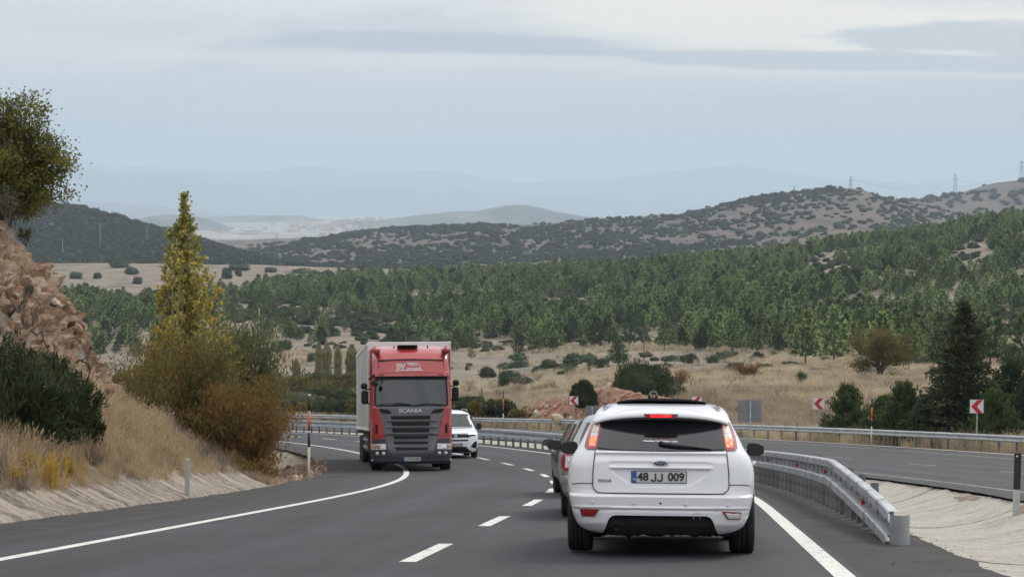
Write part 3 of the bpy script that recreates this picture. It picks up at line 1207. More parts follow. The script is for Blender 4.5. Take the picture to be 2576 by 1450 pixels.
# concrete lining at the foot of the cutting: cast slabs, each its own piece
lin = empty("ditch_lining"); lin['kind'] = 'structure'
s = s_at_Y(17, -6.6)
s1 = s_at_Y(43.2, -6.6)
q = 0
while s < s1:
    mb = MB()
    rows = []
    for a in range(9):
        t = a / 8
        ss_ = s + 0.012 + (2.0 - 0.024) * t
        row = []
        for m, h in ((6.42, -0.05), (6.50, 0.02), (6.75, 0.10), (7.05, 0.27), (7.32, 0.43)):
            top = (mnoise.noise(Vector((ss_ * 1.3, 0, 2))) * 0.12 + mnoise.noise(Vector((ss_ * 4.3, 0, 7))) * 0.05) if m > 7.2 else 0
            row.append(rp(ss_, -(m + top), h + 0.035 + top * 0.6 + 0.012 * mnoise.noise(Vector((ss_ * 3, m * 5, 1)))))
        row.append(rp(ss_, -(m + top) - 0.10, 0.30))
        rows.append(row)
    mb.grid(rows, 0, smooth=False)
    for row in (rows[0], rows[-1]):
        b = [p - Vector((0, 0, 0.2)) for p in row]
        mb.grid([row, b], 0)
    mb.build("slab", M_conc2, lin)
    s += 2.0
    q += 1

# ---- concrete trough of the median: slabs with joints, then a continuous run farther on
med = empty("median_trough"); med['kind'] = 'structure'
s = s_at_Y(9, 6.8)
s1 = s_at_Y(64, 6.8)
while s < s1:
    mb = MB()
    rows = []
    L_ = 1.9
    tw = 0.9 * rnd.uniform(0.9, 1.1)
    dzs = rnd.uniform(-0.006, 0.006)
    for a in range(10):
        t = a / 9
        row = []
        for b in range(22):
            o_ = 5.02 + 3.5 * b / 21
            ss_ = s + 0.002 + (L_ - 0.004) * t + tw * b / 21
            zz = -0.05 - 0.40 * math.sin(min(1, max(0, (b / 21))) * PI) ** 0.9 + dzs + 0.03 * mnoise.noise(Vector((ss_ * 1.3, o_ * 2, 4))) + 0.012 * mnoise.noise(Vector((ss_ * 5, o_ * 5, 4)))
            row.append(rp(ss_, o_, zz))
        rows.append(row)
    mb.grid(rows, 0, smooth=False)
    for row in (rows[0], rows[-1]):
        mb.grid([row, [p - Vector((0, 0, 0.15)) for p in row]], 0)
    mb.build("slab", M_conc, med)
    s += L_
mb = MB()
rows = []
while s < SMAX:
    rows.append([rp(s, 5.02 + 3.5 * b / 6, -0.05 - 0.36 * math.sin(b / 6 * PI)) for b in range(7)])
    s += 1.5
mb.grid(rows, 0)
mb.build("far_run", M_conc, med)
# washed gravel and crumbs on the median and the shoulders
M_peb = mat("pebble", (0.30, 0.27, 0.23), 0.9, (0.5, 0.47, 0.42), 3.0, randcol=0.3)


# ------------------------------------------------------------------ scattering by geometry nodes (only for what nobody could count)
_SCN = [0]


def scatter(name, pts, rots, scls, idxs, protos, kind='stuff', label=None, cat=None, material=None):
    """instances of proto meshes on points; one object"""
    pts = np.asarray(pts, np.float32)
    n = len(pts)
    me = bpy.data.meshes.new(name)
    me.vertices.add(n)
    me.vertices.foreach_set('co', pts.ravel())
    a = me.attributes.new('rot', 'FLOAT_VECTOR', 'POINT')
    a.data.foreach_set('vector', np.asarray(rots, np.float32).ravel())
    scls = np.asarray(scls, np.float32)
    if scls.ndim == 1: scls = np.repeat(scls[:, None], 3, 1)
    a = me.attributes.new('scl', 'FLOAT_VECTOR', 'POINT')
    a.data.foreach_set('vector', scls.ravel())
    a = me.attributes.new('idx', 'INT', 'POINT')
    a.data.foreach_set('value', np.asarray(idxs, np.int32))
    o = link(name, me)
    c = bpy.data.collections.new(name + "_kinds")
    for i, pm in enumerate(protos):
        q = bpy.data.objects.new("%s_kind_%02d" % (name, i), pm)
        c.objects.link(q)
    g = bpy.data.node_groups.new(name + "_scatter", 'GeometryNodeTree')
    g.interface.new_socket('Geometry', in_out='INPUT', socket_type='NodeSocketGeometry')
    g.interface.new_socket('Geometry', in_out='OUTPUT', socket_type='NodeSocketGeometry')
    gi = N(g, 'NodeGroupInput')
    go = N(g, 'NodeGroupOutput')
    ci = N(g, 'GeometryNodeCollectionInfo')
    ci.inputs['Collection'].default_value = c
    ci.inputs['Separate Children'].default_value = True
    ci.inputs['Reset Children'].default_value = True
    ip = N(g, 'GeometryNodeInstanceOnPoints')
    ip.inputs['Pick Instance'].default_value = True

    def attr(nm, dt):
        x = N(g, 'GeometryNodeInputNamedAttribute')
        x.data_type = dt
        x.inputs['Name'].default_value = nm
        return x.outputs[0]
    L = g.links.new
    L(gi.outputs[0], ip.inputs['Points'])
    L(ci.outputs[0], ip.inputs['Instance'])
    L(attr('idx', 'INT'), ip.inputs['Instance Index'])
    er = N(g, 'FunctionNodeEulerToRotation')
    L(attr('rot', 'FLOAT_VECTOR'), er.inputs[0])
    L(er.outputs[0], ip.inputs['Rotation'])
    L(attr('scl', 'FLOAT_VECTOR'), ip.inputs['Scale'])
    L(ip.outputs[0], go.inputs[0])
    mod = o.modifiers.new("scatter", 'NODES')
    mod.node_group = g
    tag(o, label, cat, kind=kind)
    return o


# ------------------------------------------------------------------ foliage geometry
NR = np.random.RandomState(11)


def unit(v):
    return v / (np.linalg.norm(v, axis=-1, keepdims=True) + 1e-9)


def leaves(C, length, width, dirs=None, spread=1.0, bend=0.0):
    """diamond leaves at C along dirs (random when None) -> V, F"""
    C = np.asarray(C, float)
    n = len(C)
    r = NR.normal(size=(n, 3))
    a = unit(r) if dirs is None else unit(unit(np.asarray(dirs)) + r * spread * 0.5)
    b = unit(np.cross(a, NR.normal(size=(n, 3))))
    L_ = (np.asarray(length) * NR.uniform(0.7, 1.3, n))[:, None]
    W_ = (np.asarray(width) * NR.uniform(0.7, 1.3, n))[:, None]
    V = np.stack([C - a * L_ * 0.5, C + b * W_ * 0.5 - a * L_ * 0.05, C + a * L_ * 0.5, C - b * W_ * 0.5 - a * L_ * 0.05], 1).reshape(-1, 3)
    F = np.arange(n * 4).reshape(n, 4)
    return V, F


def cat_mesh(parts):
    V, F, k = [], [], 0
    for v, f in parts:
        V.append(v)
        F.append(f + k)
        k += len(v)
    return np.concatenate(V), np.concatenate(F)


def mk(name, V, F, mats, smooth=False, midx=None):
    o = np_mesh(name, V, F, mats, smooth=smooth, midx=midx)
    me = o.data
    bpy.data.objects.remove(o)
    return me


def limb_tubes(segs, n=5):
    """segs: list of (pts, radii) -> quads"""
    V, F, k = [], [], 0
    for pts, rad in segs:
        pts = [Vector(p) for p in pts]
        for i, p in enumerate(pts):
            t = (pts[min(i + 1, len(pts) - 1)] - pts[max(0, i - 1)]).normalized()
            a = t.cross(Vector((0.3, 0.2, 1)) if abs(t.z) < 0.9 else Vector((1, 0, 0))).normalized()
            b = t.cross(a)
            for q in range(n):
                an = 2 * PI * q / n
                V.append(p + (a * math.cos(an) + b * math.sin(an)) * rad[i])
        for i in range(len(pts) - 1):
            for q in range(n):
                F.append((k + i * n + q, k + i * n + (q + 1) % n, k + (i + 1) * n + (q + 1) % n, k + (i + 1) * n + q))
        k += len(pts) * n
    return np.array([tuple(v) for v in V]), np.array(F)


def grow(rng, base, direction, length, rad, depth, spread=0.6, up=0.15, kids=3, segs=None, tips=None, ratio=0.66, wig=0.12):
    """branching limbs; returns list of tube segments and twig tips"""
    if segs is None: segs, tips = [], []
    p = Vector(base)
    d = Vector(direction).normalized()
    pts, rads = [p.copy()], [rad]
    k = 4
    for i in range(k):
        d = (d + Vector((rng.uniform(-1, 1), rng.uniform(-1, 1), rng.uniform(-1, 1))) * wig + Vector((0, 0, up * 0.3))).normalized()
        p = p + d * length / k
        pts.append(p.copy())
        rads.append(rad * (1 - 0.45 * (i + 1) / k))
    segs.append((pts, rads))
    tips.append((p.copy(), d.copy(), depth))
    if depth > 0:
        for q in range(kids):
            t = rng.uniform(0.35, 1.0) if q else 1.0
            i = min(k - 1, int(t * k))
            b = pts[i].lerp(pts[i + 1], t * k - i) if i < k else pts[-1]
            side = Vector((rng.uniform(-1, 1), rng.uniform(-1, 1), rng.uniform(-0.6, 0.8))).normalized()
            nd = (d + side * spread * rng.uniform(0.7, 1.5)).normalized()
            grow(rng, b, nd, length * ratio * rng.uniform(0.75, 1.15), rads[i] * 0.62, depth - 1, spread, up, kids, segs, tips, ratio, wig)
    return segs, tips


M_bark = mat("bark", (0.085, 0.065, 0.05), 0.9, (0.15, 0.12, 0.10), 12, 6, bump=0.8, bscale=30)
M_barkpale = mat("pale_bark", (0.25, 0.24, 0.20), 0.85, (0.36, 0.34, 0.29), 9, 6, bump=0.4, bscale=30)
L_pine = leafmat("pine_needles", (0.040, 0.070, 0.030), (0.092, 0.138, 0.055), (0.125, 0.175, 0.068), rand=0.42, trans=0.35, scale=0.5)
L_pinetip = leafmat("pine_lit_tips", (0.23, 0.30, 0.12), (0.38, 0.46, 0.19), rand=0.45, trans=0.35, scale=0.5)  # outer needles paler: highlights on the crowns put into the colour
L_pined = leafmat("dark_pine_needles", (0.030, 0.050, 0.026), (0.072, 0.105, 0.050), rand=0.4, trans=0.2, scale=0.8)
L_oak = leafmat("scrub_leaves", (0.034, 0.050, 0.026), (0.070, 0.092, 0.044), rand=0.3, trans=0.12, scale=0.9)
L_oakfar = leafmat("far_scrub_leaves", (0.024, 0.038, 0.024), (0.045, 0.062, 0.036), rand=0.3, trans=0.1, scale=0.35)
L_junip = leafmat("juniper_leaves", (0.016, 0.030, 0.012), (0.045, 0.062, 0.026), rand=0.1, trans=0.15, scale=2.2)
L_tall = leafmat("poplar_green", (0.20, 0.21, 0.10), (0.38, 0.35, 0.20), rand=0.2, trans=0.35, scale=0.8)
L_mixg = leafmat("valley_bush_green", (0.05, 0.075, 0.032), (0.11, 0.125, 0.055), rand=0.4, trans=0.3, scale=0.6)
L_mixy = leafmat("valley_bush_yellow", (0.12, 0.12, 0.045), (0.22, 0.20, 0.08), rand=0.3, trans=0.35, scale=0.6)
L_grey = leafmat("grey_leaves", (0.14, 0.15, 0.10), (0.24, 0.24, 0.17), rand=0.2, trans=0.3, scale=1.2)
L_autumn = leafmat("olive_autumn_leaves", (0.085, 0.090, 0.026), (0.155, 0.140, 0.038), (0.20, 0.155, 0.045), rand=0.1, trans=0.3, scale=0.9)
L_orange = leafmat("orange_brown_leaves", (0.17, 0.085, 0.03), (0.27, 0.15, 0.055), rand=0.15, trans=0.3, scale=1.3)
M_twig = mat("bare_twigs", (0.13, 0.105, 0.09), 0.9, (0.20, 0.17, 0.15), 8)


def pine_mesh(seed, H=8.0, Rm=2.5, levels=11, per=8, dark=False, nl=27):
    rng = np.random.RandomState(seed)
    C, Dr, S = [], [], []
    for l in range(levels):
        t = (l + rng.uniform(0, 0.6)) / levels
        z = H * (0.13 + 0.85 * t)
        prof = (1 - t) ** 0.72 * min(1.0, 0.62 + 2.2 * t)
        rmax = Rm * prof + 0.12
        nb = max(4, int(per * (0.45 + 0.75 * prof)))
        a0 = rng.uniform(0, 6.3)
        for b in range(nb):
            a = a0 + 2 * PI * b / nb + rng.uniform(-0.3, 0.3)
            rl = rmax * rng.uniform(0.55, 1.25)
            for q in range(nl):
                f = rng.uniform(0.30, 1.0) ** 0.7
                rr_ = rl * f
                cl = 0.30 * (1.15 - 0.4 * f)
                C.append((math.cos(a) * rr_ + rng.normal() * cl * 0.5, math.sin(a) * rr_ + rng.normal() * cl * 0.5, z + 0.22 * rl * (f - 0.4) + abs(rng.normal()) * cl * 0.9 + 0.25 * f * f))
                Dr.append((math.cos(a) * 0.55, math.sin(a) * 0.55, 0.9))
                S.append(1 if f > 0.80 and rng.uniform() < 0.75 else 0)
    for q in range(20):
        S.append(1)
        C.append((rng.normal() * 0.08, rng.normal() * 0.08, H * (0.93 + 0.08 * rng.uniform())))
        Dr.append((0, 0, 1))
    V, F = leaves(C, 0.50, 0.135, Dr, 0.9)
    tv, tf = limb_tubes([([(0, 0, -0.3), (0.05, 0, H * 0.4), (0, 0.03, H * 0.9)], [0.15, 0.11, 0.03])])
    nV, nF = cat_mesh([(V, F), (tv, tf)])
    S = np.array(S)
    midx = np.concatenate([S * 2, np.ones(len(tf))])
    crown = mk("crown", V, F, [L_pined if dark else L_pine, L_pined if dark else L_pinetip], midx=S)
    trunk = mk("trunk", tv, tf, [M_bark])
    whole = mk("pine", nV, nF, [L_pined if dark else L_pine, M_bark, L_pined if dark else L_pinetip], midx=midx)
    return crown, trunk, whole


def dome_mesh(seed, lm, wx=1.0, wy=1.0, h=0.75, sub=3, n=520, ls=0.17, lump=0.30, core=0.86, updir=False):
    """dense shrub of unit radius: a lumpy solid heart carrying leaves over its surface"""
    bm = bmesh.new()
    bmesh.ops.create_icosphere(bm, subdivisions=sub, radius=1.0)
    off = Vector((seed * 3.7, seed * 1.3, 0))
    for v in bm.verts:
        d = 1 + mnoise.noise(v.co * 1.6 + off) * lump * 1.3 + mnoise.noise(v.co * 4.3 + off) * lump * 0.5
        v.co = Vector((v.co.x * wx * d, v.co.y * wy * d, v.co.z * h * d * (0.78 if v.co.z > 0 else 0.42) + h * 0.36))
    bm.verts.ensure_lookup_table()
    bm.normal_update()
    fs = [f for f in bm.faces if f.calc_center_median().z > 0.05 * h]
    V0 = np.array([tuple(v.co * core) for v in bm.verts])
    F0 = np.array([[v.index for v in f.verts] + [f.verts[0].index] for f in bm.faces])
    ar = np.array([f.calc_area() for f in fs])
    pick = NR.choice(len(fs), n, p=ar / ar.sum())
    C, Dd = [], []
    for k in pick:
        f = fs[k]
        w = NR.dirichlet((1, 1, 1))
        c = sum((f.verts[i].co * w[i] for i in range(3)), Vector())
        c = c * NR.uniform(0.86, 1.06)
        C.append(tuple(c))
        Dd.append(tuple(f.normal * 0.5 + Vector((0, 0, 1.0 if updir else 0.5))))
    bm.free()
    V1, F1 = leaves(C, ls, ls * 0.45, Dd, 1.3)
    # the heart is triangles: store as triangles split separately
    tri = F0[:, :3]
    me = bpy.data.meshes.new("shrub")
    allV = np.concatenate([V0, V1])
    faces = [tuple(t) for t in tri] + [tuple(f + len(V0)) for f in F1]
    me.from_pydata([tuple(v) for v in allV], [], [tuple(int(i) for i in f) for f in faces])
    me.materials.append(lm)
    return me


def twig_mesh(seed, h=1.0, kids=4, depth=3, rad=0.03, lm=None, n=0, ls=0.05, upr=0.5, spread=0.7, stems=3):
    rng = random.Random(seed)
    segs, tips = [], []
    for s_ in range(stems):
        a = rng.uniform(0, 6.3)
        grow(rng, (0, 0, -0.05), (math.cos(a) * 0.45, math.sin(a) * 0.45, 1.0), h * 0.42, rad, depth, spread, upr, kids, segs, tips, 0.72)
    tv, tf = limb_tubes(segs, 4)
    if n:
        T = [t for t in tips if t[2] <= 1]
        C, Dd = [], []
        for q in range(n):
            t = rng.choice(T)
            C.append(tuple(t[0] - t[1] * rng.uniform(0, 0.2) * h + Vector((rng.gauss(0, 1), rng.gauss(0, 1), rng.gauss(0, 1))) * 0.05 * h))
            Dd.append(tuple(t[1]))
        lv, lf = leaves(C, ls, ls * 0.5, Dd, 1.2)
        return (tv, tf), (lv, lf)
    return (tv, tf), None


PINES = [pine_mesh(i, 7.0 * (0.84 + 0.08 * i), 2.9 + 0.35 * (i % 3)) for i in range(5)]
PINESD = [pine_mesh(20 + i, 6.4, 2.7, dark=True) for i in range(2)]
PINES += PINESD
DOMES = [dome_mesh(i, L_oakfar, 1.0 + 0.35 * (i % 3), 1.0, 0.62 + 0.08 * (i % 2), sub=2, n=160, ls=0.28) for i in range(5)]
L_under = leafmat("undergrowth_leaves", (0.042, 0.060, 0.028), (0.085, 0.112, 0.050), rand=0.45, trans=0.2, scale=0.6)
DOMESV = [dome_mesh(i + 70, L_under, 1.0 + 0.25 * (i % 3), 1.0, 0.75, sub=2, n=420, ls=0.22, lump=0.42) for i in range(5)]
DOMESN = [dome_mesh(i + 40, L_oak, 1.0 + 0.3 * (i % 3), 1.0, 0.68, sub=3, n=900, ls=0.13) for i in range(4)]

# ------------------------------------------------------------------ forest, scrub


def proj(X, Y, Z):
    D = Y * math.cos(PITCH) - Z * math.sin(PITCH)
    v = Y * math.sin(PITCH) + Z * math.cos(PITCH)
    return 1287.5 + FOC * X / D, 725 - FOC * v / D


PROTO_PARTS = {}


def tree_thing(name, crown, trunk, loc, rz, sc, label, cat, group):
    if isinstance(sc, (int, float)): sc = (sc, sc, sc)
    e = empty(name, loc, (0, 0, rz), label, cat, group)
    e.scale = sc
    if trunk is not None: link("trunk", trunk, e)
    link("crown", crown, e)
    return e


def forest():
    rs = np.random.RandomState(3)
    n = 60000
    D = rs.uniform(250 ** 2, 1130 ** 2, n) ** 0.5
    U = rs.uniform(-0.30, 0.32, n)
    X = U * D
    Z = valley_zv(X, D)
    xd, yd = proj(X, D, Z)
    # boundaries of the wood by column
    lo = np.interp(xd, [100, 380, 420, 600, 680, 1140, 1180, 1500, 1520, 2100, 2200, 2575], [905, 905, 870, 850, 872, 885, 915, 930, 935, 955, 968, 990])
    hi = np.interp(xd, [0, 150, 380, 600, 700, 1100, 1150, 1900, 2575], [748, 748, 752, 752, 722, 702, 640, 600, 500])
    clump = vnoise(X, D, 46, 21, 3)
    clump2 = vnoise(X, D, 15, 23, 2)
    edge = np.clip((lo - yd) / 55, 0, 1)
    p = np.clip((clump - 0.40) * 5.5 + 0.30, 0.02, 1) * (0.35 + 0.65 * edge)
    ok = (yd < lo) & (yd > hi)
    # openings in the wood
    for (ox, oy, rx, ry) in ((1425, 775, 80, 26), (2100, 690, 110, 26), (2250, 705, 90, 24), (2450, 655, 60, 42), (2520, 725, 60, 22), (2560, 870, 50, 44), (900, 858, 80, 24),
                             (2380, 672, 80, 24), (1640, 855, 100, 26), (210, 835, 90, 22), (1880, 690, 70, 18), (1500, 890, 110, 22), (2330, 940, 70, 20), (1250, 880, 70, 26), (2420, 900, 60, 24), (1850, 905, 90, 16), (700, 800, 60, 20), (1120, 815, 60, 14)):
        ok &= (((xd - ox) / rx) ** 2 + ((yd - oy) / ry) ** 2 + (clump2 - 0.5) * 1.2) > 1
    p = p * np.where((lo - yd) < 70, 0.42, 1.0)
    p = p * np.where((yd - hi < 95) & (xd > 1500), 0.42, 1.0)
    p = p * np.where((clump2 < 0.44), 0.22, 1.0)
    ok &= rs.uniform(size=n) < p * 0.9
    idx = np.where(ok)[0]
    # thin out neighbours
    cell = {}
    keep = []
    for i in idx:
        g = 4.2 + 4.0 * clump2[i]
        k = (int(X[i] / g), int(D[i] / g))
        if any((k[0] + a, k[1] + b) in cell and (cell[(k[0] + a, k[1] + b)][0] - X[i]) ** 2 + (cell[(k[0] + a, k[1] + b)][1] - D[i]) ** 2 < g * g for a in (-1, 0, 1) for b in (-1, 0, 1)):
            continue
        cell[k] = (X[i], D[i])
        keep.append(i)
    keep = np.array(keep)
    keep = keep[np.argsort(D[keep])]
    sc = rs.uniform(0.48, 1.12, len(keep)) * (0.80 + 0.35 * clump[keep]) * np.where(lo[keep] - yd[keep] < 25, 0.75, 1.0)
    rz = rs.uniform(0, 6.3, len(keep))
    inview = (xd[keep] > -20) & (xd[keep] < 2600)
    size = np.where(inview, sc / D[keep], 0)
    order = np.argsort(-size)
    big = order[:290]
    rest = order[290:]
    for k in big:
        i = keep[k]
        v = int(rs.choice(7, p=[.16, .16, .16, .15, .15, .11, .11]))
        wh = ("left of the yellow poplar", "between the poplar and the red lorry", "behind the lorry's trailer", "right of the red lorry", "above the white hatchback", "left of the tall cedar", "right behind the tall cedar")[int(np.searchsorted([430, 890, 1160, 1500, 1950, 2320], xd[i]))]
        tt = (lo[i] - yd[i]) / max(40, lo[i] - hi[i])
        vt = "at the lower edge of the wood" if tt < 0.22 else ("low in the wood" if tt < 0.45 else ("half way up the wood" if tt < 0.7 else "high in the wood"))
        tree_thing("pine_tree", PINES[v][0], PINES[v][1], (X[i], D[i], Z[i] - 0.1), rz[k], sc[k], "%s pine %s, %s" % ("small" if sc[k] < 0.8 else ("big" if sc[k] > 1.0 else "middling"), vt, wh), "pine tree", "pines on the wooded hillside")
    k = rest
    i = keep[k]
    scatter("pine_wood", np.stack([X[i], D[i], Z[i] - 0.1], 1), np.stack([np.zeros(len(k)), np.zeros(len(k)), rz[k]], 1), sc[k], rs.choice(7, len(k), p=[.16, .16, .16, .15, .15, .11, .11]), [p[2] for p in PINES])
    print("pines", len(keep))
    # dark low scrub between and under the pines
    n = 9000
    D2 = rs.uniform(230 ** 2, 1250 ** 2, n) ** 0.5
    U2 = rs.uniform(-0.30, 0.32, n)
    X2 = U2 * D2
    Z2 = valley_zv(X2, D2)
    xd2, yd2 = proj(X2, D2, Z2)
    c2 = vnoise(X2, D2, 60, 31, 3)
    lo2 = np.interp(xd2, [0, 600, 700, 1140, 1200, 1700, 2100, 2575], [900, 880, 905, 880, 900, 935, 950, 985])
    band = (yd2 < lo2) & (yd2 > np.interp(xd2, [0, 560, 700, 1100, 1150, 2575], [735, 735, 700, 690, 600, 400]))
    ok2 = band & (rs.uniform(size=n) < np.clip((c2 - 0.38) * 3, 0.05, 0.8))
    ok2 |= (xd2 > 640) & (xd2 < 1560) & (yd2 > 860) & (yd2 < 975) & (rs.uniform(size=n) < np.clip((c2 - 0.40) * 1.6, 0.02, 0.4))
    ok2 |= (xd2 > 1560) & (yd2 > 885) & (yd2 < 962) & (rs.uniform(size=n) < np.clip((c2 - 0.36) * 2.2, 0.05, 0.5))
    i = np.where(ok2)[0]
    scl = rs.uniform(0.7, 2.6, len(i)) * np.where(yd2[i] > 860, 0.6, 1.0)
    scatter("undergrowth", np.stack([X2[i], D2[i], Z2[i] - 0.1], 1), np.stack([np.zeros(len(i)), np.zeros(len(i)), rs.uniform(0, 6.3, len(i))], 1), np.stack([scl, scl, scl * 1.25], 1),
            rs.randint(0, 5, len(i)), DOMESV)


forest()


def hill_scrub_plants(fn, D0, D1, u0, u1, n, dens, sc0, sc1, seed, label, group, nbig, stuffname, yrule=None, nscale=55, thr=0.47):
    rs = np.random.RandomState(seed)
    D = rs.uniform(D0 ** 2, D1 ** 2, n) ** 0.5
    U = rs.uniform(u0, u1, n)
    X = U * D
    Z = fn(X, D, 1287.5 + FOC * U)
    xd, yd = proj(X, D, Z)
    c = vnoise(X, D * 0.55, nscale, seed, 3)
    c2 = vnoise(X, D, nscale * 4, seed + 3, 2)
    p = np.clip((c * 0.65 + c2 * 0.35 - thr) * 3.2 + 0.30, 0.10, 1) * dens
    ok = rs.uniform(size=n) < p
    if yrule is not None: ok &= yrule(xd, yd, rs)
    i = np.where(ok)[0]
    s_ = rs.uniform(sc0, sc1, len(i)) * np.where(rs.uniform(size=len(i)) < 0.12, 1.35, 1.0)
    wide = rs.uniform(0.8, 1.2, len(i))
    rz = rs.normal(0, 0.25, len(i))
    inview = (xd[i] > 0) & (xd[i] < 2575)
    order = np.argsort(-np.where(inview, s_ * wide / D[i], 0))
    for k in order[:nbig]:
        q = i[k]
        o = link("scrub_oak", DOMES[int(rs.randint(5))])
        o.location = (X[q], D[q], Z[q] - 0.15)
        o.rotation_euler = (0, 0, rz[k])
        o.scale = (s_[k] * wide[k], s_[k], s_[k] * 1.45)
        sz_ = s_[k] / sc1
        wh = ("by the rock face", "left of the yellow poplar", "beyond the pale field", "above the red lorry", "above the white van", "left of the summit", "under the summit pylon", "towards the right edge")[int(np.searchsorted([170, 400, 880, 1140, 1500, 1900, 2250], xd[q]))]
        vt = ("near the crest", "midway", "low down")[int(np.searchsorted(np.quantile(yd[i], [0.3, 0.7]), yd[q]))]
        tag(o, "%s %s, %s %s" % ("big" if sz_ > 1.1 else ("middling" if sz_ > 0.93 else "small"), label, vt, wh), "shrub", group)
    k = order[nbig:]
    q = i[k]
    scatter(stuffname, np.stack([X[q], D[q], Z[q] - 0.15], 1), np.stack([np.zeros(len(k)), np.zeros(len(k)), rz[k]], 1),
            np.stack([s_[k] * wide[k], s_[k], s_[k] * 1.45], 1), rs.randint(0, 5, len(k)), DOMES)
    print(stuffname, len(i))


hill_scrub_plants(hill_scrub, 1480, 2540, -0.16, 0.30, 24000, 0.60, 1.2, 3.4, 41, "scrub oak on the bare grey hill", "scrub oaks on the grey hill", 130, "hill_scrub_cover",
                  nscale=42, thr=0.45)
hill_scrub_plants(hill_second, 2700, 3520, 0.16, 0.32, 3200, 0.4, 3.0, 6.0, 43, "scrub oak on the farther bare hill", "scrub oaks on the farther hill", 40, "second_hill_scrub_cover", nscale=70, thr=0.45)
hill_scrub_plants(hill_left, 1360, 1930, -0.30, -0.10, 9500, 1.0, 2.3, 4.4, 47, "scrub oak on the dark covered hill", "scrub oaks on the dark hill", 100, "dark_hill_scrub_cover",
                  nscale=40, thr=0.30)
# ------------------------------------------------------------------ plants placed one by one


def hit(xd, yd, d0=60, d1=1500):
    """where the view line through (xd, yd) meets the land"""
    prev = None
    D = d0
    while D < d1:
        p = PX(xd, yd, D)
        if p.z <= valley_z(p.x, p.y):
            lo, hi = D / 1.012, D
            for _ in range(12):
                m = (lo + hi) / 2
                q = PX(xd, yd, m)
                if q.z <= valley_z(q.x, q.y): hi = m
                else: lo = m
            q = PX(xd, yd, hi)
            return Vector((q.x, q.y, valley_z(q.x, q.y)))
        D *= 1.012
    return PX(xd, yd, d1)


def at(xd, D):
    """ground point in column xd at distance D"""
    x = (xd - 1287.5) / FOC * D
    return Vector((x, D, valley_z(x, D) if D > 60 else gz(x, D)))


def at_off(xd, off, d0=40.0, d1=190.0):
    lo, hi = d0, d1
    for _ in range(50):
        m = (lo + hi) / 2
        if float(offset_of(np.array([(xd - 1287.5) / FOC * m]), np.array([m]))[0]) > off: hi = m
        else: lo = m
    return lo


def plant(name, crown, trunk, p, sc, rz, label, cat, group=None, sink=0.0):
    e = tree_thing(name, crown, trunk, (p[0], p[1], p[2] - sink), rz, sc, label, cat, group)
    return e


# --- the poplar with yellow leaves
def yellow_poplar():
    D = 66.0
    base = at(462, D)
    H = (base.z * 0 + (PX(462, 488, D).z - base.z))
    rng = random.Random(4)
    segs, tips = [], []
    stems = []
    for k in range(34):
        a = rng.uniform(0, 6.3)
        h = H
        r0 = 0.0 if k == 0 else 2.6 * rng.uniform(0.03, 1.0)
        if k: h = H * (1 - 0.13 * r0 / 2 - 0.36 * rng.random() ** 2 - 0.02)
        pts, rad = [], []
        for i in range(9):
            t = i / 8
            r_ = r0 * min(1, 3 * t) ** 0.7 * (1 - t * 0.97) ** 0.42
            pts.append((math.cos(a) * r_ + rng.gauss(0, .02), math.sin(a) * r_ + rng.gauss(0, .02), h * t))
            rad.append(0.055 * (1 - 0.85 * t) if k == 0 else 0.03 * (1 - 0.85 * t))
        segs.append((pts, rad))
        stems.append(pts)
    C, Dd, mi = [], [], []
    for st in stems:
        for q in range(50 if st is not stems[0] else 150):
            t = rng.uniform(0.16, 0.98) if st is not stems[0] else rng.uniform(0.5, 0.995)
            i = min(7, int(t * 8))
            b = Vector(st[i]).lerp(Vector(st[i + 1]), t * 8 - i)
            a = rng.uniform(0, 6.3)
            ln = (0.85 * (1 - t) + 0.22) * rng.uniform(0.5, 1.1)
            tip = b + Vector((math.cos(a) * ln * 0.62, math.sin(a) * ln * 0.62, ln * rng.uniform(0.4, 0.9)))
            segs.append(([b, b.lerp(tip, 0.55) + Vector((0, 0, 0.03)), tip], [0.010, 0.007, 0.004]))
            for w in range(9):
                f = rng.uniform(0.25, 1.05)
                c = b.lerp(tip, f) + Vector((rng.gauss(0, .05), rng.gauss(0, .05), rng.gauss(0, .05)))
                C.append(tuple(c))
                Dd.append((rng.gauss(0, .6), rng.gauss(0, .6), -0.6))
    V, F = leaves(C, 0.125, 0.105, Dd, 1.2)
    zz = np.array([c[2] for c in C]) / H
    m = (NR.uniform(size=len(C)) < np.clip(0.42 + (zz > 0.80) * 0.3 + (zz < 0.45) * 0.3, 0, 1)).astype(int)
    m = np.where(NR.uniform(size=len(C)) < 0.18, 2, m)
    Lm = [leafmat("yellow_leaf", (0.50, 0.40, 0.08), (0.62, 0.52, 0.14), rand=0.0, trans=0.35, scale=3),
          leafmat("green_poplar_leaf", (0.20, 0.23, 0.06), (0.30, 0.31, 0.09), rand=0.0, trans=0.35, scale=3),
          leafmat("gold_leaf", (0.46, 0.33, 0.07), (0.52, 0.40, 0.12), rand=0.0, trans=0.35, scale=3)]
    e = empty("poplar_tree", base, label="slender poplar with yellow autumn leaves thinning towards the top", cat="poplar tree")
    np_mesh("crown", V, F, Lm, e, smooth=False, midx=m)
    tv, tf = limb_tubes(segs, 4)
    np_mesh("trunk", tv, tf, M_barkpale, e)


yellow_poplar()


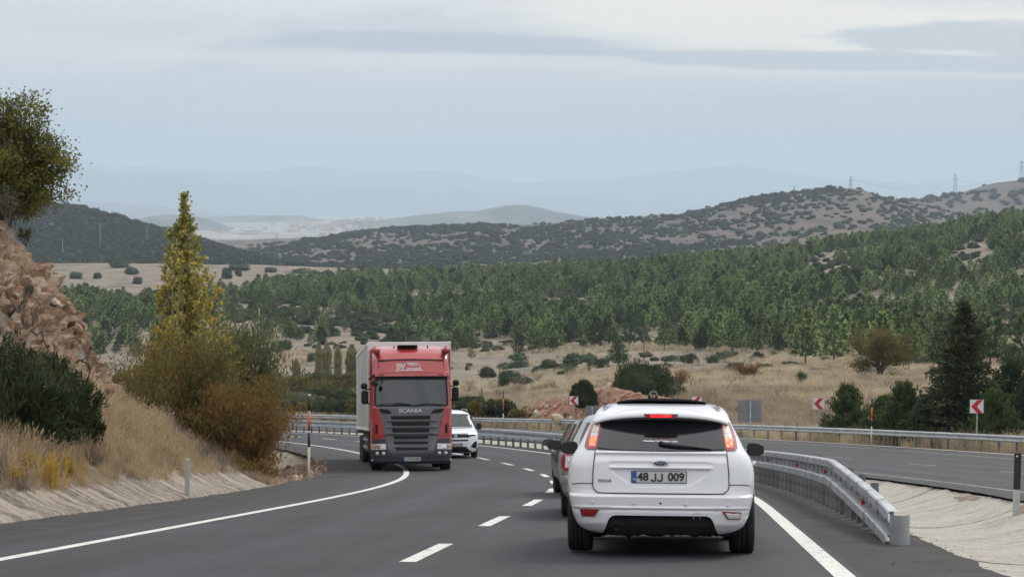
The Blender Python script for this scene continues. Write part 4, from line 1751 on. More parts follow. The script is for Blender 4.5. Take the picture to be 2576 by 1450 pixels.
def feather_tree(name, p, H, W_, mats, seed, label, cat, n=9000, stems=7, droop=0.0, leaf=(0.10, 0.022), lean=(0, 0), bark=M_bark, lowfill=0.3, depth=3, spread=0.75):
    """fine feathery crown on many thin limbs"""
    rng = random.Random(seed)
    segs, tips = [], []
    for s_ in range(stems):
        a = 2 * PI * s_ / stems + rng.uniform(-.4, .4)
        out = rng.uniform(0.15, 1.0) * W_ / H
        grow(rng, (0, 0, -0.1), (math.cos(a) * out + lean[0], math.sin(a) * out + lean[1], 1.0), H * rng.uniform(0.36, 0.5), 0.05 * H / 4, depth, spread, 0.35 - droop, 3, segs, tips, 0.70)
    zmax = max(t[0].z for t in tips)
    xm = sorted(math.hypot(t[0].x, t[0].y) for t in tips)[int(len(tips) * 0.93)]
    S = Matrix.Diagonal((W_ / xm, W_ / xm, H * 0.96 / zmax))
    segs = [([S @ Vector(q) for q in pts], rad) for pts, rad in segs]
    T = [(S @ t[0], t[1], t[2]) for t in tips if t[2] <= (2 if depth > 2 else 1)]
    C, Dd, mi = [], [], []
    off = Vector((seed, 0, 0))
    for q in range(int(n * 1.5)):
        t = rng.choice(T)
        f = rng.uniform(0, 1)
        c = t[0] + Vector((rng.gauss(0, 1), rng.gauss(0, 1), rng.gauss(0, 0.8))) * H * 0.060 - t[1] * f * H * 0.12
        if c.z < 0.02: c.z = rng.uniform(0.02, 0.3)
        C.append(tuple(c))
        Dd.append(tuple(t[1] + Vector((0, 0, 0.6 - droop * 2))))
        nz = mnoise.noise(c * (1.6 / H) * 2 + off) + mnoise.noise(c * 2.2 + off) * 0.5
        mi.append(0 if nz < 0.08 else (1 if nz < 0.38 else min(2, len(mats) - 1)))
    C = np.array(C)
    mi = np.array(mi) % len(mats)
    V, F = leaves(C, leaf[0] * 1.5, leaf[1] * 1.6, Dd, 0.9)
    e = empty(name, p, label=label, cat=cat)
    np_mesh("crown", V, F, mats, e, smooth=False, midx=mi)
    tv, tf = limb_tubes(segs, 4)
    np_mesh("trunk", tv, tf, bark, e)
    return e


L_tam1 = leafmat("tamarisk_olive", (0.105, 0.098, 0.028), (0.20, 0.17, 0.05), rand=0, trans=0.25, scale=1.5)
L_tam2 = leafmat("tamarisk_rust", (0.17, 0.10, 0.03), (0.27, 0.155, 0.045), rand=0, trans=0.3, scale=1.5)
L_tam3 = leafmat("tamarisk_ochre", (0.15, 0.11, 0.035), (0.23, 0.155, 0.05), rand=0, trans=0.3, scale=1.5)
L_willow = leafmat("willow_leaf", (0.085, 0.105, 0.045), (0.17, 0.185, 0.085), rand=0, trans=0.35, scale=1.2)
b = at(440, 60.5)
feather_tree("tamarisk_tree", b, PX(440, 780, 60.5).z - b.z, 2.0, [L_tam1, L_tam1, L_tam2], 3, "broad olive brown tamarisk in front of the yellow poplar", "tamarisk", n=24000, stems=12)
b = at(335, 58.0)
feather_tree("tamarisk_tree", b, PX(335, 850, 58.0).z - b.z, 1.35, [L_tam1, L_tam2, L_tam1], 8, "lower dark tamarisk beside the tip of the rock face", "tamarisk", n=17000, stems=10)
b = at(570, 58.5)
feather_tree("tamarisk_tree", b, PX(570, 930, 58.5).z - b.z, 1.6, [L_tam2, L_tam3, L_tam1], 15, "rust orange tamarisk reaching out over the road shoulder", "tamarisk", n=17000, stems=10, lean=(0.35, 0.0))
b = at(585, 71.0)
feather_tree("willow_tree", b, PX(585, 765, 71.0).z - b.z, 1.55, [L_willow, L_willow, L_tall], 21, "grey green willow bush with upright narrow leaves right of the poplar", "willow", n=20000, stems=12,
             leaf=(0.16, 0.03), spread=0.45, bark=M_barkpale)
b = at(640, 84.0)
feather_tree("willow_tree", b, PX(640, 905, 84.0).z - b.z, 1.3, [L_willow, L_grey, L_tam1], 25, "smaller willow bush beside the left end of the far guardrail", "willow", n=11000, stems=9, leaf=(0.14, 0.03), spread=0.5)
# thin orange shoots reaching over the shoulder
b = at(560, 54.5)
feather_tree("tamarisk_bush", b, 1.35, 1.0, [L_tam2, L_tam3], 33, "low orange bush with bare shoots hanging towards the road", "tamarisk", n=5200, stems=9, lean=(0.45, -0.1), droop=0.1, spread=0.6)


# --- the oak on top of the rock
def oak_tree(name, p, H, W_, mats, seed, label, cat, n=9000, leaf=(0.13, 0.10), stems=3, clumpr=0.09, trunk_h=0.2, spread=0.75, kids=4, squash=1.0, depth=3, bark=M_bark, up=0.1, low=1.0):
    rng = random.Random(seed)
    segs, tips = [], []
    for s_ in range(stems):
        a = 2 * PI * s_ / stems + rng.uniform(-.5, .5)
        o_ = 0.55 * W_ / H if stems > 1 else 0.05
        grow(rng, (0, 0, -0.3), (math.cos(a) * o_, math.sin(a) * o_, 1.0), H * 0.42, 0.035 * H, depth, spread, up, kids, segs, tips, 0.66)
    zmax = max(t[0].z for t in tips)
    xm = sorted(math.hypot(t[0].x, t[0].y) for t in tips)[int(len(tips) * 0.88)]
    fz, fx = H * 0.95 / zmax, W_ * 0.95 / xm
    S = Matrix.Diagonal((fx, fx, fz))
    segs = [([S @ Vector(q) for q in pts], rad) for pts, rad in segs]
    T = [(S @ t[0], t[1]) for t in tips if t[2] <= 2]
    T = [(Vector((a.x, a.y, H * (max(0.02, a.z / H)) ** low)), b) for a, b in T]
    C, Dd, mi = [], [], []
    for q in range(n):
        t = rng.choice(T)
        g = Vector((rng.gauss(0, 1), rng.gauss(0, 1), rng.gauss(0, 0.75)))
        c = t[0] + g * H * clumpr * rng.uniform(0.3, 1)
        if c.z > H * 0.99: c.z = H * rng.uniform(0.8, 0.99)
        C.append(tuple(c))
        Dd.append(tuple(g + Vector((0, 0, 0.3))))
        nz = mnoise.noise(c * 0.9 + Vector((seed, 0, 0))) + mnoise.noise(c * 3) * 0.4
        mi.append(0 if nz < 0.15 else 1)
    V, F = leaves(C, leaf[0], leaf[1], Dd, 1.2)
    e = empty(name, p, label=label, cat=cat)
    np_mesh("crown", V, F, mats, e, smooth=False, midx=np.array(mi) % len(mats))
    tv, tf = limb_tubes(segs, 5)
    np_mesh("trunk", tv, tf, bark, e)
    return e


L_oak1 = leafmat("oak_olive", (0.12, 0.13, 0.028), (0.22, 0.215, 0.05), rand=0, trans=0.3, scale=2.0)
L_oak2 = leafmat("oak_turning", (0.13, 0.11, 0.03), (0.20, 0.16, 0.045), rand=0, trans=0.3, scale=2.0)
D = 47.0
pt = PX(8, 600, D)
oak_tree("oak_tree", pt, PX(20, 212, D).z - pt.z, 1.14, [L_oak1, L_oak1], 6, "olive green oak on top of the rock cutting", "oak tree", n=46000, leaf=(0.075, 0.055), stems=7, clumpr=0.055, low=1.5, kids=5)
pt = PX(-60, 585, D + 1)
oak_tree("oak_tree", pt, PX(-60, 300, D + 1).z - pt.z, 1.5, [L_oak1, L_oak2], 9, "second oak crown mostly cut by the picture's edge above the cutting", "oak tree", n=26000, leaf=(0.075, 0.055), stems=7, clumpr=0.055, low=1.5, kids=5)

# small dry shrubs on the rock crest and face
for i, (x, y, h, lb) in enumerate(((60, 575, 0.5, "grey brown scrub under the oak on the rock crest"), (20, 560, 0.6, "dry scrub left under the oak on the rock crest"),
                                   (52, 665, 0.22, "small green tuft high on the rock face"), (75, 742, 0.2, "grey tuft midway on the rock face"), (100, 580, 0.3, "low twigs at the edge of the rock crest"))):
    p, n = bank_hit(x, y)
    tw, lf = twig_mesh(100 + i, h * 1.6, 3, 3, 0.012, n=500, ls=0.05, stems=5)
    e = empty("dry_shrub", p, label=lb, cat="shrub")
    np_mesh("crown", lf[0], lf[1], [L_grey if i % 2 else L_tam1], e, smooth=False)
    np_mesh("twigs", tw[0], tw[1], M_twig, e)

# bare branches lying on the face
M_dead = mat("dead_wood", (0.10, 0.08, 0.065), 0.9, (0.17, 0.14, 0.12), 12)


def dead_branch(p0, p1, label, seed, rad=0.035, kids=9):
    rng = random.Random(seed)
    a, b = Vector(p0), Vector(p1)
    pts, rads = [], []
    for i in range(9):
        t = i / 8
        pts.append(a.lerp(b, t) + Vector((rng.gauss(0, .03), rng.gauss(0, .03), 0.25 * math.sin(t * PI) + rng.gauss(0, .04))))
        rads.append(rad * (1 - 0.8 * t))
    segs = [(pts, rads)]
    tips = []
    for k in range(kids):
        i = rng.randint(1, 7)
        grow(rng, pts[i], (rng.uniform(-0.4, 1), rng.uniform(-1, 0.3), rng.uniform(0.1, 1)), rng.uniform(0.25, 0.6), rads[i] * 0.5, 2, 0.8, 0.1, 3, segs, tips)
    tv, tf = limb_tubes(segs, 5)
    o = np_mesh("bare_branch", tv, tf, M_dead)
    tag(o, label, "branch", "bare branches on the rock face")


for (a, b_, lb, sd_) in (((60, 850), (125, 905), "bare branch fan standing on the rock face", 1), ((110, 885), (170, 950), "fallen bare limb sloping down the rock face", 2),
                        ((150, 870), (205, 925), "arched dead limb at the lower right of the rock face", 3), ((190, 920), (235, 985), "tangle of dead twigs at the foot of the rock face", 4),
                        ((30, 800), (70, 850), "thin bare branches upper left on the rock face", 5)):
    dead_branch(bank_hit(*a)[0] + Vector((0, -.1, .1)), bank_hit(*b_)[0] + Vector((0, -.1, .12)), lb, sd_)


# --- dark green bushes near left
def fan_bush(name, p, H, W_, mats, seed, label, n=9000, leaf=(0.14, 0.03), stems=14, lean=(0.3, 0)):
    rng = random.Random(seed)
    segs, tips = [], []
    for s_ in range(stems):
        a = rng.uniform(0, 6.3)
        o_ = rng.uniform(0.1, 1.0) * W_ / H
        grow(rng, (rng.gauss(0, W_ * .25), rng.gauss(0, W_ * .25), -0.1), (math.cos(a) * o_ + lean[0], math.sin(a) * o_ + lean[1], 1.0), H * 0.5, 0.02, 2, 0.5, 0.05, 4, segs, tips, 0.6)
    C, Dd, mi = [], [], []
    zmax = max(t[0].z for t in tips)
    xm = sorted(math.hypot(t[0].x, t[0].y) for t in tips)[int(len(tips) * 0.9)]
    S = Matrix.Diagonal((W_ / xm, W_ / xm, H * 0.96 / zmax))
    segs = [([S @ Vector(q) for q in pts], rad) for pts, rad in segs]
    T = [(S @ t[0], t[1], t[2]) for t in tips if t[2] <= 2]
    T = [(Vector((a.x, a.y, H * max(0.01, a.z / H) ** 1.7)), b, c_) for a, b, c_ in T]
    for q in range(n):
        t = rng.choice(T)
        f = rng.uniform(-0.12, 0.5)
        c = t[0] - t[1] * f * H * 0.3 + Vector((rng.gauss(0, 1), rng.gauss(0, 1), rng.gauss(0, 1))) * H * 0.04
        C.append(tuple(c))
        Dd.append(tuple(t[1] + Vector((0, 0, 0.25))))
        mi.append(1 if f < 0.02 and rng.random() < 0.5 else 0)
    V, F = leaves(C, leaf[0], leaf[1], Dd, 0.7)
    e = empty(name, p, label=label, cat="bush")
    np_mesh("crown", V, F, mats, e, smooth=False, midx=np.array(mi))
    tv, tf = limb_tubes(segs, 4)
    np_mesh("twigs", tv, tf, M_bark, e)
    return e


L_dk1 = leafmat("dark_bush_leaf", (0.028, 0.046, 0.020), (0.062, 0.086, 0.034), rand=0, trans=0.2, scale=3)
L_dk2 = leafmat("dark_bush_tip", (0.060, 0.080, 0.028), (0.095, 0.11, 0.036), rand=0, trans=0.3, scale=3)
for i, (x, y, H, W_, lb, ln) in enumerate(((25, 1110, 1.55, 0.85, "big dark green bush at the left edge below the rock", (0.2, 0)), (110, 1105, 1.25, 0.75, "dark green bush leaning over the bank", (0.35, 0)),
                                           (175, 1120, 0.75, 0.50, "lower dark bush with a branch hanging towards the road", (0.75, 0)), (-40, 1050, 1.5, 0.9, "dark bush cut by the picture's edge", (0.1, 0)),
                                           (70, 1000, 1.0, 0.7, "dark bush higher up against the scree", (0.3, 0)))):
    p, n_ = bank_hit(x, y)
    fan_bush("dark_bush", p, H, W_, [L_dk1, L_dk2], 50 + i, lb, n=int(6500 * min(1.4, H)), lean=ln)

# --- yellow reeds
M_reed = leafmat("yellow_reed", (0.42, 0.27, 0.05), (0.55, 0.38, 0.09), rand=0.1, trans=0.35, scale=4)


def reed_clump(p, h, seed, label, n=26):
    rng = random.Random(seed)
    V, F = [], []
    for k in range(n):
        a = rng.uniform(0, 6.3)
        r_ = abs(rng.gauss(0, 0.09))
        b = Vector((math.cos(a) * r_, math.sin(a) * r_, 0))
        hh = h * rng.uniform(0.55, 1.05)
        ln = Vector((rng.gauss(0, 0.10), rng.gauss(0, 0.10), 1)).normalized()
        w = 0.016
        side = Vector((rng.uniform(-1, 1), rng.uniform(-.4, .4), 0)).normalized()
        m = 5
        base = len(V)
        for i in range(m + 1):
            t = i / m
            c = b + ln * hh * t + Vector((ln.x, ln.y, -0.3)) * (t ** 2) * 0.25 * hh
            ww = w * (1 - 0.75 * t) * (1.0 if i else 0.6)
            V += [tuple(c - side * ww), tuple(c + side * ww)]
        for i in range(m):
            F.append((base + 2 * i, base + 2 * i + 1, base + 2 * i + 3, base + 2 * i + 2))
        for q in range(3):
            t = rng.uniform(0.3, 0.8)
            c = b + ln * hh * t
            d = Vector((rng.uniform(-1, 1), rng.uniform(-1, 1), 0.9)).normalized() * h * 0.22
            base = len(V)
            V += [tuple(c), tuple(c + d * 0.5 + side * 0.011), tuple(c + d), tuple(c + d * 0.5 - side * 0.011)]
            F.append((base, base + 1, base + 2, base + 3))
    o = np_mesh("yellow_reed", np.array(V), np.array(F), M_reed, smooth=False)
    o.location = p
    tag(o, label, "reed", "yellow reeds on the bank")


for i, (x, y, h, lb) in enumerate(((128, 1232, 0.72, "tall orange yellow reed clump above the concrete slope"), (92, 1205, 0.55, "pale yellow reed clump left of the tall orange one"), (62, 1190, 0.42, "short yellow reed clump at the left"),
                                   (150, 1215, 0.6, "narrow yellow reed clump right of the tall one"), (172, 1205, 0.42, "sparse yellow reed beside the grey weeds"), (232, 1010, 0.55, "lone pale reed standing against the rock foot"),
                                   (28, 1215, 0.3, "small yellow reed near the left edge"), (195, 1120, 0.35, "yellowish reed growing out of the dark bush"))):
    p, n_ = bank_hit(x, y)
    reed_clump(p, h, i, lb, n=26 if i != 5 else 9)

# --- dry grass: tufts nobody could count
M_straw = leafmat("straw", (0.50, 0.41, 0.28), (0.70, 0.60, 0.42), rand=0.25, trans=0.3, scale=0.8)
M_straw2 = leafmat("grey_straw", (0.37, 0.30, 0.21), (0.52, 0.43, 0.31), rand=0.3, trans=0.3, scale=0.8)
M_weedg = leafmat("grey_bank_weed", (0.25, 0.20, 0.145), (0.36, 0.29, 0.21), rand=0.3, trans=0.3, scale=0.8)
M_weed = leafmat("brown_weed", (0.20, 0.15, 0.11), (0.30, 0.23, 0.17), rand=0.3, trans=0.2, scale=0.8)


def tuft_mesh(seed, n, h, spread, w, material, heads=False):
    rng = np.random.RandomState(seed)
    V, F = [], []
    for k in range(n):
        a = rng.uniform(0, 6.3)
        r_ = abs(rng.normal()) * spread
        b = np.array([math.cos(a) * r_, math.sin(a) * r_, -0.02])
        d = np.array([rng.normal() * 0.28, rng.normal() * 0.28, 1.0])
        hh = h * rng.uniform(0.45, 1.1)
        s_ = np.array([math.cos(a + 1.3), math.sin(a + 1.3), 0]) * w
        k0 = len(V)
        m = b + d * hh * 0.55
        t = b + d * hh + np.array([d[0], d[1], -0.15]) * hh * 0.35
        V += [b - s_, b + s_, m + s_ * 0.8, m - s_ * 0.8, t + s_ * 0.25, t - s_ * 0.25]
        F += [(k0, k0 + 1, k0 + 2, k0 + 3), (k0 + 3, k0 + 2, k0 + 4, k0 + 5)]
        if heads and rng.uniform() < 0.4:
            k0 = len(V)
            e = unit(d[None])[0] * 0.07
            s2 = s_ * 1.8
            V += [t, t + e * 0.5 + s2, t + e, t + e * 0.5 - s2]
            F.append((k0, k0 + 1, k0 + 2, k0 + 3))
    return mk("tuft", np.array(V), np.array(F), [material])


M_strawb = leafmat("bank_straw", (0.42, 0.32, 0.20), (0.58, 0.46, 0.29), rand=0.3, trans=0.3, scale=0.8)
TUFTS = [tuft_mesh(i, 46, 0.34, 0.10, 0.0045, (M_strawb, M_strawb, M_weedg, M_weed)[i], heads=i < 2) for i in range(4)]


def bank_grass():
    rs = np.random.RandomState(9)
    nb = BQ.shape
    pts, rots, scl, idx = [], [], [], []
    for k in range(15000):
        i = rs.randint(60, nb[0] - 2)
        j = rs.randint(2, nb[1] - 2)
        m = BM[j]
        if m < 7.08 or m > 16 or BY[i] < 20: continue
        if BROCK[i, j] == 1 and rs.uniform() > 0.05: continue
        if BROCK[i, j] == 2 and rs.uniform() > 0.30: continue
        if m > 9.8 and BY[i] > 37 and rs.uniform() > 0.3: continue
        p = BQ[i, j]
        if vnoise(np.array([p[0]]), np.array([p[1]]), 1.1, 4)[0] < 0.36 and rs.uniform() < 0.7: continue
        pts.append(p)
        rots.append((rs.normal() * 0.1, 0.12 + rs.normal() * 0.12, rs.uniform(0, 6.3)))
        s_ = rs.uniform(0.45, 1.35) * (1.1 if m < 9.3 else 0.75)
        if m < 7.6: s_ *= 0.62
        scl.append(s_)
        w = vnoise(np.array([p[0]]), np.array([p[1]]), 3.0, 12)[0] + rs.normal() * 0.08
        idx.append(0 if w > 0.55 else (1 if w > 0.44 else (2 if w > 0.34 else 3)))
    scatter("dry_grass", pts, rots, scl, idx, TUFTS)
    print("bank tufts", len(pts))


bank_grass()
BIGT = [tuft_mesh(10 + i, 60, 0.75, 0.30, 0.011, (M_straw, M_straw, M_straw2)[i], heads=True) for i in range(3)]


def field_grass():
    rs = np.random.RandomState(19)
    n = 60000
    D = rs.uniform(70 ** 2, 235 ** 2, n) ** 0.5
    U = rs.uniform(-0.14, 0.30, n)
    X = U * D
    off = offset_of(X, D)
    xd = 1287.5 + FOC * U
    nz = vnoise(X, D, 9, 2, 3)
    ok = (off > 23.2) & (rs.uniform(size=n) < np.where((xd > 1330) | (off < 27), 1.0, 0.35)) & (rs.uniform(size=n) < np.clip((nz - 0.30) * 4, 0.15, 1))
    i = np.where(ok)[0]
    Z = valley_zv(X[i], D[i])
    m = (D[i] < 60)
    s_ = rs.uniform(0.55, 1.2, len(i))
    q = vnoise(X[i], D[i], 14, 6, 3) + rs.normal(0, 0.06, len(i))
    idx = np.where(xd[i] < 1320, 2, np.where(q > 0.54, 0, np.where(q > 0.47, 1, 2)))
    j = i[rs.uniform(size=len(i)) < 0.045]
    zz = valley_zv(X[j], D[j])
    scatter("dark_weeds", np.stack([X[j], D[j], zz - 0.02], 1), np.stack([0 * zz, 0 * zz, rs.uniform(0, 6.3, len(j))], 1), rs.uniform(0.8, 1.9, len(j)), np.zeros(len(j), int) + (rs.uniform(size=len(j)) < 0.3), [tuft_mesh(31, 80, 0.6, 0.3, 0.012, M_weed), tuft_mesh(32, 80, 0.5, 0.3, 0.014, L_mixg)])
    scatter("tall_dry_grass", np.stack([X[i], D[i], Z - 0.02], 1), np.stack([rs.normal(0, .08, len(i)), rs.normal(0, .08, len(i)), rs.uniform(0, 6.3, len(i))], 1), s_, idx, BIGT)
    print("field tufts", len(i))
    # thin cover of the valley floor beyond
    n = 14000
    D = rs.uniform(235 ** 2, 480 ** 2, n) ** 0.5
    U = rs.uniform(-0.16, 0.30, n)
    X = U * D
    nz = vnoise(X, D, 25, 3, 3)
    ok = rs.uniform(size=n) < np.clip((nz - 0.42) * 4, 0.05, 0.9)
    i = np.where(ok)[0]
    Z = valley_zv(X[i], D[i])
    scatter("valley_weeds", np.stack([X[i], D[i], Z - 0.02], 1), np.stack([0 * Z, 0 * Z, rs.uniform(0, 6.3, len(i))], 1), rs.uniform(0.5, 1.3, len(i)), np.where(rs.uniform(size=len(i)) < 0.5, 2, 1), BIGT)


field_grass()

# --- right-hand verge: cedar, young pines, round tree, junipers
L_cedar = leafmat("cedar_needles", (0.034, 0.048, 0.022), (0.075, 0.092, 0.040), (0.11, 0.13, 0.05), rand=0, trans=0.12, scale=1.2)
L_ypine = leafmat("young_pine_needles", (0.042, 0.066, 0.022), (0.098, 0.14, 0.042), (0.16, 0.21, 0.065), rand=0, trans=0.2, scale=1.5)


def cedar(p, H, Rm, seed, label):
    rng = np.random.RandomState(seed)
    C, Dd = [], []
    segs = [([(0, 0, -.3), (0.03, 0, H * 0.5), (0, 0, H)], [0.13, 0.08, 0.015])]
    for l in range(60):
        t = (l + rng.uniform(0, 2.5)) / 62
        z = H * (0.05 + 0.93 * t)
        rr_ = Rm * (1 - t) ** 0.85 * (0.8 + 0.35 * rng.uniform()) + 0.08
        nb = 4 + int(3 * (1 - t))
        a0 = rng.uniform(0, 6.3)
        for b in range(nb):
            a = a0 + 2 * PI * b / nb + rng.normal() * 0.3
            rl = rr_ * rng.uniform(0.6, 1.15)
            sag = rng.uniform(-0.05, 0.14) * rl
            tipv = np.array([math.cos(a) * rl, math.sin(a) * rl, z + sag])
            segs.append(([(0, 0, z - 0.05), tuple(tipv * np.array([.5, .5, 0]) + np.array([0, 0, z])), tuple(tipv)], [0.022, 0.014, 0.004]))
            k = int(90 * (rl / Rm) ** 1.1 + 14)
            for q in range(k):
                f = rng.uniform(0.12, 1.0)
                wd = 0.20 * rl * (1.1 - f) + 0.05
                la = rng.normal() * wd
                c = np.array([math.cos(a) * rl * f - math.sin(a) * la, math.sin(a) * rl * f + math.cos(a) * la, z + sag * f + rng.normal() * 0.07])
                C.append(c)
                Dd.append((math.cos(a) * 1.0, math.sin(a) * 1.0, 0.35 + rng.normal() * .2))
    V, F = leaves(C, 0.26, 0.09, Dd, 1.1)
    e = empty("cedar_tree", p, label=label, cat="cedar tree")
    np_mesh("crown", V, F, [L_cedar], e, smooth=False)
    tv, tf = limb_tubes(segs, 5)
    np_mesh("trunk", tv, tf, M_bark, e)


D = max(97.0, at_off(2425, 27))
b = at(2425, D)
cedar(b, PX(2435, 745, D).z - b.z, 2.75, 3, "tall dark conical cedar behind the rightmost chevron sign")


def young_pine(p, H, Rm, seed, label, mats, n=7000, name="young_pine", group=None, taper=0.85, lift=1.0):
    """bushy pine with upright shoots"""
    rng = np.random.RandomState(seed)
    C, Dd = [], []
    segs = [([(0, 0, -.2), (0, 0, H * 0.85)], [0.07, 0.02])]
    ns = 150
    for s_ in range(ns):
        t = rng.uniform(0.03, 0.95)
        a = rng.uniform(0, 6.3)
        rl = Rm * (1 - t) ** 0.7 * rng.uniform(0.35, 1.05) + 0.05
        z0 = H * t * 0.82
        tip = np.array([math.cos(a) * rl, math.sin(a) * rl, z0 + H * 0.14 * lift * rng.uniform(0.6, 1.3)])
        b0 = np.array([0, 0, z0])
        mid = (b0 + tip) / 2 + np.array([math.cos(a) * rl * 0.25, math.sin(a) * rl * 0.25, -0.05])
        segs.append(([tuple(b0), tuple(mid), tuple(tip)], [0.02, 0.012, 0.006]))
        for q in range(n // ns):
            f = rng.uniform(0.35, 1.0)
            c = (b0 * (1 - f) ** 2 + 2 * mid * f * (1 - f) + tip * f * f) + rng.normal(size=3) * 0.07 * (H / 2.5) ** .5
            C.append(c)
            Dd.append((tip - mid) + np.array([0, 0, 0.35 * H / 2.5]))
    V, F = leaves(C, 0.20, 0.055, Dd, 0.9)
    e = empty(name, p, label=label, cat="pine tree", group=group)
    np_mesh("crown", V, F, mats, e, smooth=False)
    tv, tf = limb_tubes(segs, 4)
    np_mesh("trunk", tv, tf, M_bark, e)


for i, (x, D, ty, R_, lb, n_) in enumerate((
        (2135, 97, 952, 1.9, "young pine left of the striped snow pole behind the guardrail", 8000),
        (2222, 95, 985, 1.8, "young pine just right of the striped snow pole", 8000),
        (2275, 96, 945, 2.1, "bright tipped young pine between the snow pole and the cedar", 8500),
        (2335, 98, 985, 1.9, "low young pine at the cedar's left foot", 6000),
        (2550, 99, 880, 2.4, "tall pine at the right edge beside the cedar", 11000),
        (2505, 92, 965, 1.9, "dark young pine right of the rightmost chevron sign", 7000),
        (2600, 96, 930, 1.7, "pine cut off by the right edge of the picture", 6000))):
    D = max(D, at_off(x, 25.3))
    b = at(x, D)
    young_pine(b, PX(x, ty, D).z - b.z, R_, 60 + i, lb, [L_ypine if i in (0, 1, 2, 5) else L_pined], n=n_)

# the round tree turning brown
b = hit(2212, 958, 120)
Dt = b.y
oak_tree("almond_tree", b, PX(2212, 822, Dt).z - b.z, 72 / FOC * Dt, [L_autumn, L_oak2], 31, "round olive brown tree with dark forked limbs in the dry field", "tree", n=12000, leaf=(0.17, 0.11), stems=5, low=1.15,
         clumpr=0.085, depth=3, spread=0.8, up=0.0)

# junipers on the red outcrop
L_jtip = leafmat("juniper_tips", (0.030, 0.048, 0.018), (0.065, 0.085, 0.032), rand=0, trans=0.2, scale=1.6)


def juniper(p, R_, H, seed, label):
    me = dome_mesh(seed, L_junip, 1, 1, 1.0, sub=4, n=10, ls=0.02, lump=0.16, core=0.90)
    e = empty("juniper_bush", p, label=label, cat="bush")
    core = link("crown", me, e)
    core.scale = (R_, R_ * 0.8, H * 0.85)
    rng = np.random.RandomState(seed)
    C, Dd = [], []
    n = 7000 if R_ > 1.5 else 3500
    for k in range(n):
        d = unit(rng.normal(size=(1, 3)))[0]
        d[2] = abs(d[2])
        a = 1 + mnoise.noise(Vector(d * 1.6) + Vector((seed * 3.7, seed * 1.3, 0))) * 0.16 * 1.3 + mnoise.noise(Vector(d * 4.3) + Vector((seed * 3.7, seed * 1.3, 0))) * 0.10
        tip = rng.uniform(0.86, 1.03)
        C.append((d[0] * R_ * a * tip, d[1] * R_ * 0.8 * a * tip, (d[2] * 0.86 * a + 0.12) * H * tip))
        Dd.append(d * 0.4 + np.array([0, 0, 1.0]))
    V, F = leaves(C, 0.26, 0.06, Dd, 0.55)
    np_mesh("sprays", V, F, [L_jtip], e, smooth=False)


b = at(1622, 146); juniper(b, 97 / FOC * 146, PX(1622, 912, 146).z - b.z, 3, "big dark juniper bush on the red outcrop above the roof of the white hatchback")
b = PX(1466, 1022, 140); juniper(b, 35 / FOC * 140, PX(1466, 957, 140).z - b.z, 5, "smaller dark juniper left of the big one behind a chevron sign")


# valley shrubs, one by one: column, row of the foot, width, height (picture units)
def dome(x, y, w, h, k, label, lm=None, cat="shrub", group=None, d0=150):
    p = hit(x, y, d0)
    me = DOMESN[k % 4]
    o = link("evergreen_shrub", me)
    s_ = p.y / FOC
    wx = (1.0, 1.3, 1.6, 1.0)[k % 4]
    o.location = p - Vector((0, 0, 0.1))
    o.scale = (w * 0.5 * s_ / wx / 1.05, w * 0.5 * s_, h * s_ / 0.88)
    o.rotation_euler = (0, 0, (k * 0.4) % 0.5)
    tag(o, label, cat, group)


SH = [(1225, 948, 44, 32, "round evergreen shrub right behind the truck's mirror"), (1280, 968, 68, 46, "wide evergreen shrub between two bare shrubs"), (1308, 924, 56, 26, "oval evergreen shrub at the edge of the pines"),
      (1420, 935, 62, 27, "wide evergreen shrub beyond the small juniper"), (1380, 925, 46, 28, "evergreen shrub left in the row below the wood"), (1500, 925, 62, 28, "wide evergreen shrub left of the big juniper"),
      (1440, 915, 50, 24, "evergreen shrub behind the row below the wood"), (1180, 930, 22, 22, "small round shrub just right of the truck"), (1325, 965, 34, 22, "small shrub attached to the wide evergreen one"),
      (1560, 905, 40, 22, "grey green shrub above the big juniper's left side"), (1800, 912, 60, 26, "grey green shrub right of the big juniper"), (1925, 935, 50, 26, "dark shrub right of the rust bush"),
      (1990, 925, 60, 22, "low dark shrub in front of the pines"), (2060, 940, 70, 20, "long low shrub left of the round tree"), (2330, 955, 80, 24, "low shrub right of the round tree"),
      (715, 880, 40, 30, "dark shrub on the left slope below the pines"), (690, 885, 34, 14, "low shrub by the dirt track"), (790, 908, 44, 26, "dark shrub left of the slim poplars"),
      (770, 965, 40, 30, "dark shrub at the foot of the slim poplars"), (870, 985, 50, 30, "shrub right of the slim poplars"), (1030, 700, 24, 14, "shrub at the right end of the pale field"),
      (2400, 950, 60, 22, "dark shrub beside the cedar's left flank"), (1690, 908, 60, 20, "grey shrub behind the big juniper"), (1850, 925, 50, 18, "low shrub behind the rust bush")]
for i, (x, y, w, h, lb) in enumerate(SH):
    dome(x, y, w, h, i, lb, group="evergreen shrubs of the valley floor")

